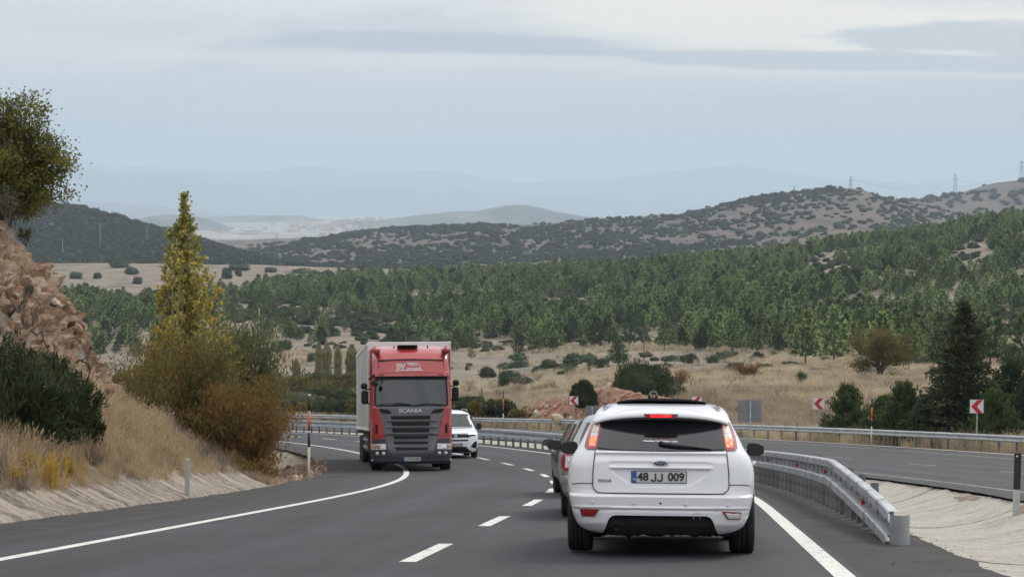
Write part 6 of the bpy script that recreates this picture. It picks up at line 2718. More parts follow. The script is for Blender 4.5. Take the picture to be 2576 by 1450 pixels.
o.location = (p.x, p.y + 0.03, zc)
tag(o, "wooden stake holding the old tyre", "stake")


# ------------------------------------------------------------------ pylons, poles
M_lat = mat("pylon_steel", (0.22, 0.235, 0.25), 0.7)


def pylon(p, H, label, arms=True, r=None):
    e = empty("pylon", p, label=label, cat="pylon", group="pylons on the hills")
    r = (r or H * 0.0065) * 0.7
    mb = MB()
    w0, w1 = H * 0.11, H * 0.022
    leg = lambda sx, sy, t: Vector((sx * (w0 * (1 - t) + w1 * t), sy * (w0 * (1 - t) + w1 * t), H * t))
    tt = [0, 0.16, 0.31, 0.44, 0.56, 0.67, 0.77, 0.87, 1.0]
    for sx in (-1, 1):
        for sy in (-1, 1):
            mb.tube([leg(sx, sy, 0), leg(sx, sy, 1)], r, 4)
    for a, b in zip(tt[:-1], tt[1:]):
        for sy in (-1, 1):
            mb.tube([leg(-1, sy, a), leg(1, sy, b)], r * 0.6, 4)
            mb.tube([leg(1, sy, a), leg(-1, sy, b)], r * 0.6, 4)
            mb.tube([leg(sy, -1, a), leg(sy, 1, b)], r * 0.6, 4)
    mb.build("mast", M_lat, e)
    for z, w in ((0.74, 0.30), (0.95, 0.22)) if arms else ():
        mb = MB()
        mb.tube([(-w * H * 0.5, 0, H * z), (w * H * 0.5, 0, H * z)], r, 4)
        mb.tube([(-w * H * 0.5, 0, H * z), (0, 0, H * (z + 0.05)), (w * H * 0.5, 0, H * z)], r * 0.8, 4)
        mb.build("crossarm", M_lat, e)


def on_hill(fn, xd, D):
    X = (xd - 1287.5) / FOC * D
    return Vector((X, D, float(fn(np.array([X]), np.array([D]), np.array([xd]))[0])))


PYL = []
for xd, ytop, D, fn, lb in ((2138, 443, 2520, hill_scrub, "lattice pylon on the summit of the round scrub hill"), (2401, 438, 3480, hill_second, "lattice pylon on the saddle of the farther hill"),
                            (2567, 405, 3400, hill_second, "lattice pylon at the right edge on the farther hill"), (1996, 472, 2540, hill_scrub, "faint low pylon left of the summit pylon")):
    p = on_hill(fn, xd, D)
    p.z -= 0.5
    H_ = PX(xd, ytop, D).z - p.z
    pylon(p, max(9, H_), lb, r=0.16 * D / 2500)
    PYL.append((p, H_))
for xd, ytop, yb, D, lb in ((1045, 664, 702, 1150, "lattice mast at the right end of the pale field"), (1142, 698, 725, 900, "small lattice mast among the pines"), (696, 585, 684, 1290, "thin lattice mast crossing the scrub hill")):
    X = (xd - 1287.5) / FOC * D
    z = valley_z(X, D)
    pylon(Vector((X, D, z - 0.3)), PX(xd, ytop, D).z - z, lb, arms=xd != 696, r=0.06)


def pole(xd, ytop, D, r, m, label, fn=None, arm=False):
    if fn: p = on_hill(fn, xd, D)
    else: p = at(xd, D)
    H_ = PX(xd, ytop, D).z - p.z
    e = empty("utility_pole", p, label=label, cat="pole", group="utility poles")
    mb = MB()
    mb.tube([(0, 0, -0.5), (0, 0, H_)], [r, r * 0.75], 6)
    mb.build("shaft", m, e)
    if arm:
        mb = MB()
        mb.box((0, 0, H_ * 0.95), (1.6, 0.1, 0.1))
        mb.build("crossarm", m, e)


M_pole = mat("pole_concrete", (0.45, 0.44, 0.42), 0.8)
M_polew = mat("pole_wood", (0.16, 0.12, 0.09), 0.9)
pole(651, 775, 330, 0.13, M_pole, "pale pole beside the dirt track left of the truck")
pole(1620, 838, 330, 0.10, M_polew, "thin pole at the edge of the wood above the red bank", arm=False)
pole(1211, 975, 210, 0.09, M_polew, "wooden pole in the valley right of the truck")
pole(252, 560, 1560, 0.22, M_pole, "pole on the dark hill, second from the rock", hill_left)
pole(370, 570, 1680, 0.20, M_pole, "pole near the falling crest of the dark hill", hill_left)
pole(158, 600, 1480, 0.20, M_pole, "pole on the dark hill nearest the rock face", hill_left)
pole(1020, 835, 420, 0.10, M_polew, "pole between the pines behind the trailer")
# power lines between the hilltop pylons
for k, (a, b) in enumerate(((0, 1), (1, 2))):
    (p, h1), (q, h2) = PYL[a], PYL[b]
    mb = MB()
    for dz, dx in ((0.74, -3), (0.74, 3), (0.95, 0)):
        A = p + Vector((dx, 0, h1 * dz)); B = q + Vector((dx, 0, h2 * dz))
        mb.tube([A.lerp(B, t / 12) - Vector((0, 0, 14 * math.sin(t / 12 * PI))) for t in range(13)], 0.09, 3)
    o = mb.build("power_lines", M_lat)
    tag(o, ("sagging power lines between the summit pylon and the saddle pylon", "power lines from the saddle pylon to the pylon at the right edge")[k], "power lines")

# ------------------------------------------------------------------ the town on the plain
M_hw = mat("house_wall", (0.62, 0.57, 0.50), 0.9, randcol=0.25)
M_hr = mat("tile_roof", (0.30, 0.18, 0.13), 0.9, randcol=0.3)
M_shed = mat("pale_metal_roof", (0.72, 0.73, 0.74), 0.6, randcol=0.1)


def house_parts(w, d, h, rh):
    mb = MB(); mb.box((0, 0, h / 2 - 1), (w, d, h + 2))
    wall = mb.build("wall", M_hw)
    mb = MB()
    w2, d2 = w / 2 + 0.6, d / 2 + 0.6
    mb.add([(-w2, -d2, h), (w2, -d2, h), (w2, d2, h), (-w2, d2, h), (-w2 * .6, 0, h + rh), (w2 * .6, 0, h + rh)], [(0, 1, 5, 4), (2, 3, 4, 5), (1, 2, 5), (3, 0, 4), (0, 3, 2, 1)])
    roof = mb.build("roof", M_hr if rh > 1 else M_shed)
    r_ = (wall.data, roof.data)
    bpy.data.objects.remove(wall); bpy.data.objects.remove(roof)
    return r_


HK = [house_parts(16, 12, 8, 4), house_parts(24, 14, 13, 4), house_parts(14, 14, 17, 4), house_parts(60, 20, 8, 0.6), house_parts(20, 12, 6, 4)]
rs = random.Random(77)
nh = 0
for k in range(130):
    if k < 95: xd, yd = rs.gauss(845, 62), rs.gauss(577, 5)
    else: xd, yd = rs.uniform(540, 1000), rs.uniform(578, 600)
    D = min(9200, max(4600, 83 * FOC / max(40, (yd - 530))))
    D = D * 1.0
    X = (xd - 1287.5) / FOC * D
    zb = max(float(zf_plain(np.array([X]), np.array([D]), 0)[0]), float(hill_blue(np.array([X]), np.array([max(D, 7600)]), np.array([xd]))[0]) if D > 7600 else -1e9)
    v = rs.choice((0, 0, 1, 2, 4)) if k < 95 else rs.choice((3, 4, 4, 0))
    e = empty("town_house", (X, D, zb), (0, 0, rs.uniform(-0.5, 0.5)), None, "house", "houses of the distant town")
    e['label'] = ("red roofed house in the hazy distant town", "pale flat shed on the distant plain")[1 if v == 3 else 0]
    if k >= 95 and v != 3: e['label'] = "scattered farm house on the hazy plain outside the town"
    link("wall", HK[v][0], e)
    link("roof", HK[v][1], e)
# ------------------------------------------------------------------ vehicles
M_white = mat("white_car_paint", (0.83, 0.845, 0.86), 0.25, (0.87, 0.88, 0.89), 2.0, 4, coat=0.8, spec=0.5)
M_white2 = mat("white_van_paint", (0.84, 0.87, 0.90), 0.3, (0.87, 0.89, 0.91), 2.0, 4, coat=0.7)
M_silver = mat("silver_paint", (0.33, 0.33, 0.33), 0.30, (0.38, 0.38, 0.375), 2, 4, coat=0.8, metal=0.5)
M_charc = mat("charcoal_paint", (0.06, 0.063, 0.065), 0.35, coat=0.7)
M_glass = mat("tinted_glass", (0.016, 0.017, 0.019), 0.06, spec=0.75, coat=0.3)
M_dark = mat("black_plastic", (0.010, 0.011, 0.013), 0.5, (0.018, 0.019, 0.021), 6, spec=0.25)
M_void = mat("underbody_black", (0.010, 0.010, 0.011), 0.9, (0.02, 0.019, 0.018), 8, bump=0.4, bscale=20)
M_gap = mat("panel_gap", (0.05, 0.05, 0.05), 0.9)
M_tail = mat("red_lamp_lens", (0.26, 0.012, 0.022), 0.18, (0.32, 0.02, 0.03), 20, coat=0.9)
M_cream = M_cream
M_lensw = mat("cream_lamp_lens", (0.66, 0.56, 0.42), 0.2, (0.74, 0.66, 0.54), 22, coat=0.8, stretch=(1, 1, 6))
M_lensc = mat("clear_lamp_lens", (0.62, 0.61, 0.60), 0.2, (0.74, 0.73, 0.72), 14, coat=0.8)
M_chrome = mat("chrome", (0.62, 0.64, 0.66), 0.16, metal=1.0)
M_plate = mat("plate_white", (0.62, 0.62, 0.60), 0.5)
M_pbl = mat("plate_blue", (0.02, 0.11, 0.42), 0.5)
M_ink = mat("plate_black", (0.025, 0.025, 0.028), 0.5)
M_oval = mat("badge_navy", (0.012, 0.022, 0.09), 0.25, coat=0.6)
M_badge = mat("badge_grey", (0.20, 0.21, 0.22), 0.3, metal=0.8)
M_redcab = mat("red_cab_paint", (0.40, 0.032, 0.036), 0.34, (0.50, 0.055, 0.05), 1.6, 8, coat=0.9)
M_grille = mat("grey_grille_paint", (0.115, 0.115, 0.125), 0.42, (0.15, 0.148, 0.158), 3, 5, coat=0.3)
M_bump = mat("dark_bumper_paint", (0.040, 0.045, 0.052), 0.45, (0.055, 0.06, 0.066), 3, 6)
M_trailer = mat("trailer_panel", (0.80, 0.79, 0.75), 0.5, (0.86, 0.86, 0.83), 0.8, 7)
M_trside = mat("trailer_side", (0.42, 0.42, 0.385), 0.55, (0.52, 0.52, 0.48), 0.7, 7)
M_skin = mat("skin", (0.45, 0.27, 0.19), 0.6)
M_cloth = mat("shirt", (0.30, 0.27, 0.25), 0.9)
M_hair = mat("hair", (0.03, 0.022, 0.018), 0.8)
M_seat = mat("seat_cloth", (0.05, 0.05, 0.055), 0.9)
M_curt = mat("red_curtain", (0.30, 0.03, 0.035), 0.9)


def emit(name, col, strg, base=(0.5, 0.1, 0.05), nscale=None, col2=None):
    m = mat(name, base, 0.3)
    t = m.node_tree
    b = t.nodes['Principled BSDF']
    b.inputs['Emission Color'].default_value = (*col, 1)
    b.inputs['Emission Strength'].default_value = strg
    if nscale:
        tc = N(t, 'ShaderNodeTexCoord')
        v = N(t, 'ShaderNodeTexVoronoi')
        v.inputs['Scale'].default_value = nscale
        t.links.new(tc.outputs['Object'], v.inputs['Vector'])
        r = N(t, 'ShaderNodeValToRGB')
        r.color_ramp.elements[0].position = 0.1
        r.color_ramp.elements[1].position = 0.55
        r.color_ramp.elements[0].color = (*(col2 or col), 1)
        r.color_ramp.elements[1].color = (*col, 1)
        t.links.new(v.outputs['Distance'], r.inputs[0])
        t.links.new(r.outputs[0], b.inputs['Emission Color'])
    return m


E_brake = emit("lit_high_brake_lamp", (1.0, 0.015, 0.02), 1.5, (0.4, 0.0, 0.0), 26, (1.0, 0.10, 0.08))
E_left = emit("lit_brake_lamp_orange", (1.0, 0.16, 0.07), 0.95, (0.5, 0.2, 0.1), 30, (1.0, 0.36, 0.18))
E_right = emit("lit_brake_lamp_bright", (1.0, 0.05, 0.03), 1.3, (0.5, 0.1, 0.05), 26, (1.0, 0.75, 0.25))
E_head = emit("lit_headlamp", (1.0, 1.0, 1.0), 1.8, (0.8, 0.8, 0.8))


def glass_thin(name, tint, gloss=0.14):
    m = bpy.data.materials.new(name)
    m.use_nodes = True
    t = m.node_tree
    t.nodes.clear()
    out = N(t, 'ShaderNodeOutputMaterial')
    tr = N(t, 'ShaderNodeBsdfTransparent')
    tr.inputs[0].default_value = (*tint, 1)
    gl = N(t, 'ShaderNodeBsdfGlossy')
    gl.inputs['Roughness'].default_value = 0.04
    gl.inputs[0].default_value = (0.9, 0.95, 0.95, 1)
    fr = N(t, 'ShaderNodeFresnel')
    fr.inputs[0].default_value = 1.55
    ad = N(t, 'ShaderNodeMath', operation='ADD')
    ad.inputs[1].default_value = gloss
    t.links.new(fr.outputs[0], ad.inputs[0])
    mx = N(t, 'ShaderNodeMixShader')
    t.links.new(ad.outputs[0], mx.inputs[0])
    t.links.new(tr.outputs[0], mx.inputs[1])
    t.links.new(gl.outputs[0], mx.inputs[2])
    t.links.new(mx.outputs[0], out.inputs[0])
    return m


M_wind = glass_thin("windscreen_glass", (0.40, 0.46, 0.43), 0.05)


def place_vehicle(e, x, y, yaw):
    """stand a vehicle on the sloping road; its local +y runs along yaw (0 = away from the camera)"""
    f = Vector((-math.sin(yaw), math.cos(yaw), 0))
    z0 = float(zroad(y))
    sl = (float(zroad(y + 1)) - float(zroad(y - 1))) / 2
    f.z = sl * f.y
    f.normalize()
    r = f.cross(Vector((0, 0, 1))).normalized()
    u = r.cross(f)
    M = Matrix((r, f, u)).transposed().to_4x4()
    M.translation = Vector((x, y, z0 + 0.002))
    e.matrix_world = M
    return M


class Skin:
    """a shaped end face: depth R(x, z); patches, outlines and lettering are laid on it; towards the viewer is -y"""

    def __init__(s, R_, root):
        s.R = R_
        s.root = root

    def rowsi(s, rows, z):
        zs = [r[0] for r in rows]
        return float(np.interp(z, zs, [r[1] for r in rows])), float(np.interp(z, zs, [r[2] for r in rows]))

    def patch(s, name, rows, m, off=0.006, nx=16, nz=12, rim=0.02, det=None, parent=None, smooth=True, zlist=None):
        mb = MB()
        z0, z1 = rows[0][0], rows[-1][0]
        zs = zlist or [z0 + (z1 - z0) * k / nz for k in range(nz + 1)]
        P = []
        for z in zs:
            a, b = s.rowsi(rows, z)
            row = []
            for i in range(nx + 1):
                x = a + (b - a) * i / nx
                y = s.R(x, z) - off
                if det: y += det(x, z)
                row.append(Vector((x, y, z)))
            P.append(row)
        mb.grid(P, 0, smooth=smooth)
        if rim:
            B = Vector((0, rim, 0))
            mb.grid([P[0], [p + B for p in P[0]]], 0, smooth=False, flip=True)
            mb.grid([P[-1], [p + B for p in P[-1]]], 0, smooth=False)
            l = [r[0] for r in P]
            mb.grid([l, [p + B for p in l]], 0, smooth=False)
            l = [r[-1] for r in P]
            mb.grid([l, [p + B for p in l]], 0, smooth=False, flip=True)
        return mb.build(name, m, parent or s.root)

    def poly(s, name, pts, m, off=0.01, thick=0.015, parent=None, sub=1):
        # subdivide long edges so that the outline follows the curve
        q = []
        n = len(pts)
        for i in range(n):
            a, b = pts[i], pts[(i + 1) % n]
            k = max(1, int(math.hypot(a[0] - b[0], a[1] - b[1]) / 0.08)) if sub else 1
            for j in range(k):
                q.append((a[0] + (b[0] - a[0]) * j / k, a[1] + (b[1] - a[1]) * j / k))
        mb = MB()
        bm = bmesh.new()
        vs_ = [bm.verts.new((x, 0, z)) for x, z in q]
        for t_ in tessellate_polygon([[Vector((x, z, 0)) for x, z in q]]):
            try: bm.faces.new([vs_[i] for i in t_])
            except ValueError: pass
        for _ in range(3):
            le = [e_ for e_ in bm.edges if e_.calc_length() > 0.09 and not e_.is_boundary]
            if not le: break
            bmesh.ops.subdivide_edges(bm, edges=le, cuts=1, use_grid_fill=False)
            bmesh.ops.triangulate(bm, faces=bm.faces[:])
        bm.verts.index_update()
        mb.add([Vector((v.co.x, s.R(v.co.x, v.co.z) - off, v.co.z)) for v in bm.verts], [tuple(v.index for v in f.verts) for f in bm.faces], 0)
        bm.free()
        n2 = len(q)
        top = [Vector((x, s.R(x, z) - off, z)) for x, z in q]
        mb.add(top + [p + Vector((0, thick, 0)) for p in top], [(i, (i + 1) % n2, n2 + (i + 1) % n2, n2 + i) for i in range(n2)], 0)
        return mb.build(name, m, parent or s.root)

    def ribbon(s, name, pts, w, m, off=0.004, parent=None, step=0.04, close=False):
        P = []
        if close: pts = list(pts) + [pts[0]]
        for a, b in zip(pts[:-1], pts[1:]):
            k = max(1, int(math.hypot(a[0] - b[0], a[1] - b[1]) / step))
            for j in range(k):
                P.append((a[0] + (b[0] - a[0]) * j / k, a[1] + (b[1] - a[1]) * j / k))
        P.append(pts[-1])
        L_, Rr = [], []
        for i, p in enumerate(P):
            a, b = P[max(0, i - 1)], P[min(len(P) - 1, i + 1)]
            dx, dz = b[0] - a[0], b[1] - a[1]
            l = math.hypot(dx, dz) or 1
            nx_, nz_ = -dz / l * w / 2, dx / l * w / 2
            for lst, sg in ((L_, 1), (Rr, -1)):
                x, z = p[0] + nx_ * sg, p[1] + nz_ * sg
                lst.append(Vector((x, s.R(x, z) - off, z)))
        mb = MB()
        mb.grid([L_, Rr], 0)
        return mb.build(name, m, parent or s.root)

    def text(s, name, txt, x, z, size, m, off=0.012, shear=0, sx=1.0, bold=0.0, spacing=1.0, parent=None, depth=0.001, tilt=0.0):
        me = text_mesh(txt, size, depth, shear, 'CENTER', bold, spacing, sx)
        me.materials.clear()
        me.materials.append(m)
        o = link(name, me, parent or s.root)
        y = s.R(x, z)
        dy = (s.R(x, z + size * 0.5) - s.R(x, z - size * 0.5)) / size
        dx = (s.R(x + 0.05, z) - s.R(x - 0.05, z)) / 0.1
        o.location = (x, y - off, z)
        o.rotation_euler = (PI / 2 - math.atan(dy), tilt, math.atan(dx))
        return o


def ring_body(name, root, rows, m, nside=14, nrear=40, p=3.2, arches=(), hole=None, cap=True, R_=None, nz=None):
    """closed body from horizontal loops. rows: (z, halfwidth_rear, y_rear, halfwidth_mid, y_front, depth of the rounded rear corner)"""
    zs = [r[0] for r in rows]
    Z = []
    for a, b in zip(zs[:-1], zs[1:]):
        k = max(1, int((b - a) / 0.035))
        Z += [a + (b - a) * i / k for i in range(k)]
    Z.append(zs[-1])
    cols = list(zip(*rows))
    P = []
    for z in Z:
        wr, yr, wm, yf, dc = [float(np.interp(z, zs, cols[i])) for i in (1, 2, 3, 4, 5)]
        loop = []
        n2 = nrear // 2
        for i in range(-n2, n2 + 1):
            th = i / n2 * PI / 2
            x = wr * math.copysign(abs(math.sin(th)) ** (2 / p), th)
            y = yr + dc * (1 - abs(math.cos(th)) ** (2 / p))
            if R_ is not None and abs(x) < wr * 0.999: y = R_(x, z)
            loop.append(Vector((x, y, z)))
        ys = yr + dc
        right = []
        for i in range(1, nside + 1):
            t = i / nside
            y = ys + (yf - ys) * t
            w = wr + (wm - wr) * sstep(np.array(min(1, t * 2.2))) - (wm * 0.13) * max(0, (t - 0.75) / 0.25) ** 2
            right.append(Vector((float(w), y, z)))
        front = [Vector((right[-1].x * (1 - 2 * j / 6), yf + 0.10 * (1 - (1 - 2 * j / 6) ** 2), z)) for j in range(1, 6)]
        left = [Vector((-v.x, v.y, v.z)) for v in right[::-1]]
        P.append(loop + right + front + left)
    n = len(P[0])
    mb = MB()
    vs = [v for r in P for v in r]
    fs = []
    for i in range(len(P) - 1):
        for j in range(n):
            q = (i * n + j, i * n + (j + 1) % n, (i + 1) * n + (j + 1) % n, (i + 1) * n + j)
            c = (vs[q[0]] + vs[q[1]] + vs[q[2]] + vs[q[3]]) / 4
            if any(abs(c.x) > 0.5 and math.hypot(c.y - ay, c.z - az) < ar for ay, az, ar in arches): continue
            if hole and hole(c): continue
            fs.append(q)
    mb.add(vs, fs, 0, True)
    if cap:
        mb.add(P[-1], [tuple(range(n))], 0, False)
    return mb.build(name, m, root), P


def wheel(root, x, y, r, w, rimm=M_badge, side=1, name="wheel", rimr=0.62):
    e = bpy.data.objects.new(name, None)
    COL.objects.link(e)
    e.parent = root
    e.location = (x, y, r)
    mb = MB()
    h = w / 2
    prof = [(r * 0.60, -h * 0.80), (r * 0.80, -h), (r * 0.93, -h * 0.96), (r * 0.985, -h * 0.80), (r, -h * 0.55)]
    for q in (-0.35, 0.0, 0.35):
        prof += [(r, h * (q - 0.16)), (r * 0.975, h * (q - 0.13)), (r * 0.975, h * (q - 0.07)), (r, h * (q - 0.04))]
    prof += [(r, h * 0.55), (r * 0.985, h * 0.80), (r * 0.93, h * 0.96), (r * 0.80, h), (r * 0.60, h * 0.80)]
    mb.lathe(prof, 40, 'X')
    mb.build("tyre", M_rubber, e)
    mb = MB()
    mb.lathe([(0.0, side * h * 0.35), (r * 0.2, side * h * 0.4), (r * 0.5, side * h * 0.3), (r * 0.61, side * h * 0.75), (r * 0.61, -side * h * 0.8), (0, -side * h * 0.7)], 20, 'X')
    mb.build("rim", rimm, e)
    return e


def mirror(root, x, y, z, w, h, side, shell, glassm=M_glass, d=0.10, faceback=True):
    e = bpy.data.objects.new("mirror", None)
    COL.objects.link(e)
    e.parent = root
    e.location = (x, y, z)
    mb = MB()
    rings = []
    for k, (dy, sc) in enumerate(((-0.012, 0.90), (0.0, 1.0), (0.03, 1.0), (0.07, 0.82), (d, 0.35))):
        ring = []
        for i in range(24):
            a = 2 * PI * i / 24
            cx_ = abs(math.cos(a)) ** 0.62 * math.copysign(1, math.cos(a)) * w / 2 * sc
            cz_ = abs(math.sin(a)) ** 0.62 * math.copysign(1, math.sin(a)) * h / 2 * sc * (1.0 - 0.18 * side * math.cos(a) * (1 if math.sin(a) > 0 else 0.3))
            ring.append(Vector((cx_, dy, cz_)))
        ring.append(ring[0])
        rings.append(ring)
    mb.grid(rings, 0, smooth=True)
    mb.build("shell", shell, e)
    mb = MB()
    mb.add([v * 1.0 for v in rings[0][:-1]], [tuple(range(24))], 0)
    mb.build("mirror_glass", glassm, e)
    mb = MB()
    mb.bbox((-side * w * 0.55, 0.03, -h * 0.30), (w * 0.42, 0.05, 0.05), 0.012)
    mb.build("arm", M_dark, e)
    return e


def sprof(z, tab):
    return float(np.interp(z, [t[0] for t in tab], [t[1] for t in tab]))


# ---------------- white hatchback
FW = [(0.16, .60), (0.20, .68), (0.25, .765), (0.30, .805), (0.40, .85), (0.50, .875), (0.60, .893), (0.70, .905), (0.80, .905), (0.88, .893), (0.95, .868), (1.00, .835), (1.05, .805), (1.15, .760), (1.25, .712),
      (1.31, .685), (1.36, .664), (1.40, .645), (1.44, .615), (1.47, .57), (1.488, .49), (1.497, .32)]
FY = [(0.16, .22), (0.20, .12), (0.25, .06), (0.32, .02), (0.46, .005), (0.575, .0), (0.60, .045), (0.70, .055), (0.80, .065), (0.90, .075), (1.0, .12), (1.1, .21), (1.2, .305), (1.31, .41), (1.36, .46), (1.40, .62), (1.44, .86),
      (1.47, 1.12), (1.488, 1.45), (1.497, 1.75)]


def R_focus(x, z):
    w = sprof(z, FW)
    y = sprof(z, FY)
    t = min(1.0, abs(x) / (w + 0.001))
    p = 3.4
    return y + 0.42 * (1 - (1 - t ** p) ** (1 / p)) * 1.0


def hatchback():
    e = empty("hatchback_car", label="white five door hatchback seen from behind with its brake lights lit", cat="car")
    rows = []
    for z, w in FW:
        yr = sprof(z, FY)
        yf = float(np.interp(z, [0.16, 0.7, 0.85, 0.98, 1.1, 1.3, 1.42, 1.497], [4.15, 4.2, 3.9, 3.35, 3.1, 2.65, 2.35, 2.0]))
        wm = w + (0.015 if z < 0.95 else 0.03)
        rows.append((z, w, yr, wm, yf, 0.42))
    arches = ((0.95, 0.31, 0.37), (3.58, 0.31, 0.37))
    body, P = ring_body("body", e, rows, M_white, arches=arches, R_=R_focus, hole=lambda c: c.z < 0.44 and c.y < 0.48)
    S = Skin(R_focus, e)
    # tailgate
    tg = [(0.612, -.595, .595), (0.63, -.632, .632), (0.68, -.648, .648), (0.80, -.645, .645), (0.95, -.635, .635), (1.012, -.626, .626)]

    def tdet(x, z):
        d = 0.0
        # ledge with the hand grip over the number plate
        if abs(x) < 0.50:
            k = 1 if abs(x) < 0.455 else (0.50 - abs(x)) / 0.045
            d -= 0.022 * k * math.exp(-((z - 0.850) / 0.013) ** 2)
            d += 0.020 * k * math.exp(-((z - 0.885) / 0.016) ** 2)
        lo = 0.665 + 0.9 * max(0, abs(x) - 0.22) ** 1.3
        if z < 0.835:
            d += 0.034 * float(sstep(np.array((0.47 - abs(x)) / 0.05))) * float(sstep(np.array((z - lo) / 0.03)))
        d -= 0.016 * math.exp(-((z - 0.992) / 0.010) ** 2)
        d += 0.010 * math.exp(-((z - 0.955) / 0.02) ** 2)
        return d
    S.patch("tailgate", tg, M_white, 0.010, 72, 60, 0.03, tdet)
    gl = [(0.60, -.60), (0.612, -.615)]
    outline = [(-.628, 1.03), (-.637, .95), (-.650, .80), (-.652, .68), (-.640, .64), (-.60, .610), (-.50, .604), (0, .600), (.50, .604), (.60, .610), (.640, .64), (.652, .68), (.650, .80), (.637, .95), (.628, 1.03)]
    S.ribbon("tailgate_gap", outline, 0.010, M_gap, 0.0135)
    # rear window
    rw = [(1.010, -.60, .60), (1.03, -.618, .618), (1.15, -.598, .598), (1.25, -.580, .580), (1.318, -.565, .565)]
    S.patch("rear_window", rw, M_glass, 0.012, 30, 14, 0.02, lambda x, z: 0.0 + 0.010 * (x / 0.6) ** 2 * 0)
    # arched lower rim of the window
    S.ribbon("window_seal", [(-.62, 1.036), (-.40, 1.016), (0, 1.008), (.40, 1.016), (.62, 1.036)], 0.010, M_dark, 0.0155)
    # bumper
    bt = []
    for z in (0.20, 0.25, 0.30, 0.36, 0.42, 0.50, 0.58, 0.64, 0.690):
        w = sprof(z, FW)
        bt.append((z, -w * 0.995, w * 0.995))

    def bdet(x, z):
        d = 0
        d -= 0.018 * float(sstep(np.array((0.600 - z) / 0.02))) * float(sstep(np.array((z - 0.22) / 0.1)))
        d += 0.010 * float(sstep(np.array((0.466 - z) / 0.006))) * 0
        d -= 0.012 * math.exp(-((z - 0.470) / 0.010) ** 2)
        d += 0.012 * math.exp(-((z - 0.450) / 0.012) ** 2)
        return d
    # sides, above the tailgate's lower edge: two end pieces; below it: the full width
    zl = [0.20 + 0.40 * k / 44 for k in range(45)]
    lowrows = [r for r in bt if r[0] <= 0.58] + [(0.600, -0.893, 0.893)]
    # the lower edge rises over the dark skirt
    def zlow(x):
        return float(np.interp(abs(x), [0, .43, .465, .50, .54, .575, .61, .66, .76, .80, .90], [.398, .398, .388, .360, .300, .262, .238, .222, .236, .262, .32]))
    mb = MB()
    Pm = []
    ncol = 96
    for k in range(41):
        t = k / 40
        row = []
        for i in range(ncol + 1):
            q = -1 + 2 * i / ncol
            q = math.copysign(abs(q) ** 0.9, q)
            z = zlow(q * 0.84) * (1 - t) + 0.600 * t
            w_ = sprof(z, FW) * 0.997
            x = q * w_
            row.append(Vector((x, R_focus(x, z) - 0.012 + bdet(x, z), z)))
        Pm.append(row)
    mb.grid(Pm, 0, smooth=True)
    mb.grid([Pm[0], [p + Vector((0, .06, .004)) for p in Pm[0]]], 0, smooth=False)
    for side_ in (0, -1):
        l = [r[side_] for r in Pm]
        mb.grid([l, [p + Vector((0, .50, 0)) for p in l]], 0, smooth=True)
    bump_o = mb.build("bumper", M_white, e)
    S.ribbon("bumper_seam", [(-.905, .66), (-.86, .684), (-.78, .694), (-.655, .694)], 0.008, M_gap, 0.006)
    S.ribbon("bumper_seam", [(.655, .694), (.78, .694), (.86, .684), (.905, .66)], 0.008, M_gap, 0.006)
    # dark skirt and underside
    sk = [(0.215, -.66, .66), (0.30, -.62, .62), (0.36, -.56, .56), (0.43, -.50, .50)]
    S.patch("lower_skirt", sk, M_void, -0.035, 24, 8, 0.0, lambda x, z: 0.02 * math.sin(x * 20) * 0 - 0.02 * math.exp(-((z - 0.31) / 0.02) ** 2))
    rr = random.Random(2)
    mb = MB()
    pts = []
    prev = None
    n = 44
    for i in range(n + 1):
        x = -0.62 + 1.24 * i / n
        pts.append((x, 0.185 + 0.02 * rr.random() - (0.03 if 0.30 < abs(x) < 0.55 and rr.random() < .4 else 0)))
    top = [Vector((x, 0.22, 0.34)) for x, z in pts]
    botm = [Vector((x, 0.20 + 0.1 * rr.random(), z)) for x, z in pts]
    deep = [Vector((x, 1.2, z + 0.02)) for x, z in pts]
    mb.grid([top, botm, deep], 0, smooth=False)
    mb.build("underbody", M_void, e)
    mb = MB()
    mb.tube([(-0.42, 0.10, 0.275), (-0.42, 0.35, 0.275)], 0.028, 12)
    mb.build("exhaust_pipe", M_badge, e)
    mb = MB()
    mb.bbox((-0.33, 0.32, 0.265), (0.34, 0.35, 0.14), 0.05)
    mb.build("silencer", M_void, e)
    mb = MB()
    mb.box((0, 2.3, 0.30), (1.5, 3.4, 0.22))
    mb.build("floor_pan", M_void, e)
    mb = MB()
    for y in (0.95, 3.58):
        for sx in (-1, 1):
            mb.box((sx * 0.70, y, 0.40), (0.30, 0.80, 0.50))
    # hollow arches: dark plates inside the body over the wheels
    mb = MB()
    for y in (0.95, 3.58):
        for sx in (-1, 1):
            pr = []
            for i in range(13):
                a = PI * i / 12
                pr.append([Vector((sx * 0.52, y + 0.375 * math.cos(a), 0.31 + 0.375 * math.sin(a))), Vector((sx * 0.895, y + 0.375 * math.cos(a), 0.31 + 0.375 * math.sin(a)))])
            mb.grid(pr, 0)
            mb.add([q[0] for q in pr], [tuple(range(13))], 0)
    mb.build("wheel_arch_liner", M_void, e)
    for sx in (-1, 1):
        wheel(e, sx * 0.800, 0.95, 0.318, 0.245, side=sx)
        wheel(e, sx * 0.775, 3.58, 0.318, 0.215, side=sx)
    # spoiler
    mb = MB()
    top, edge, low, under = [], [], [], []
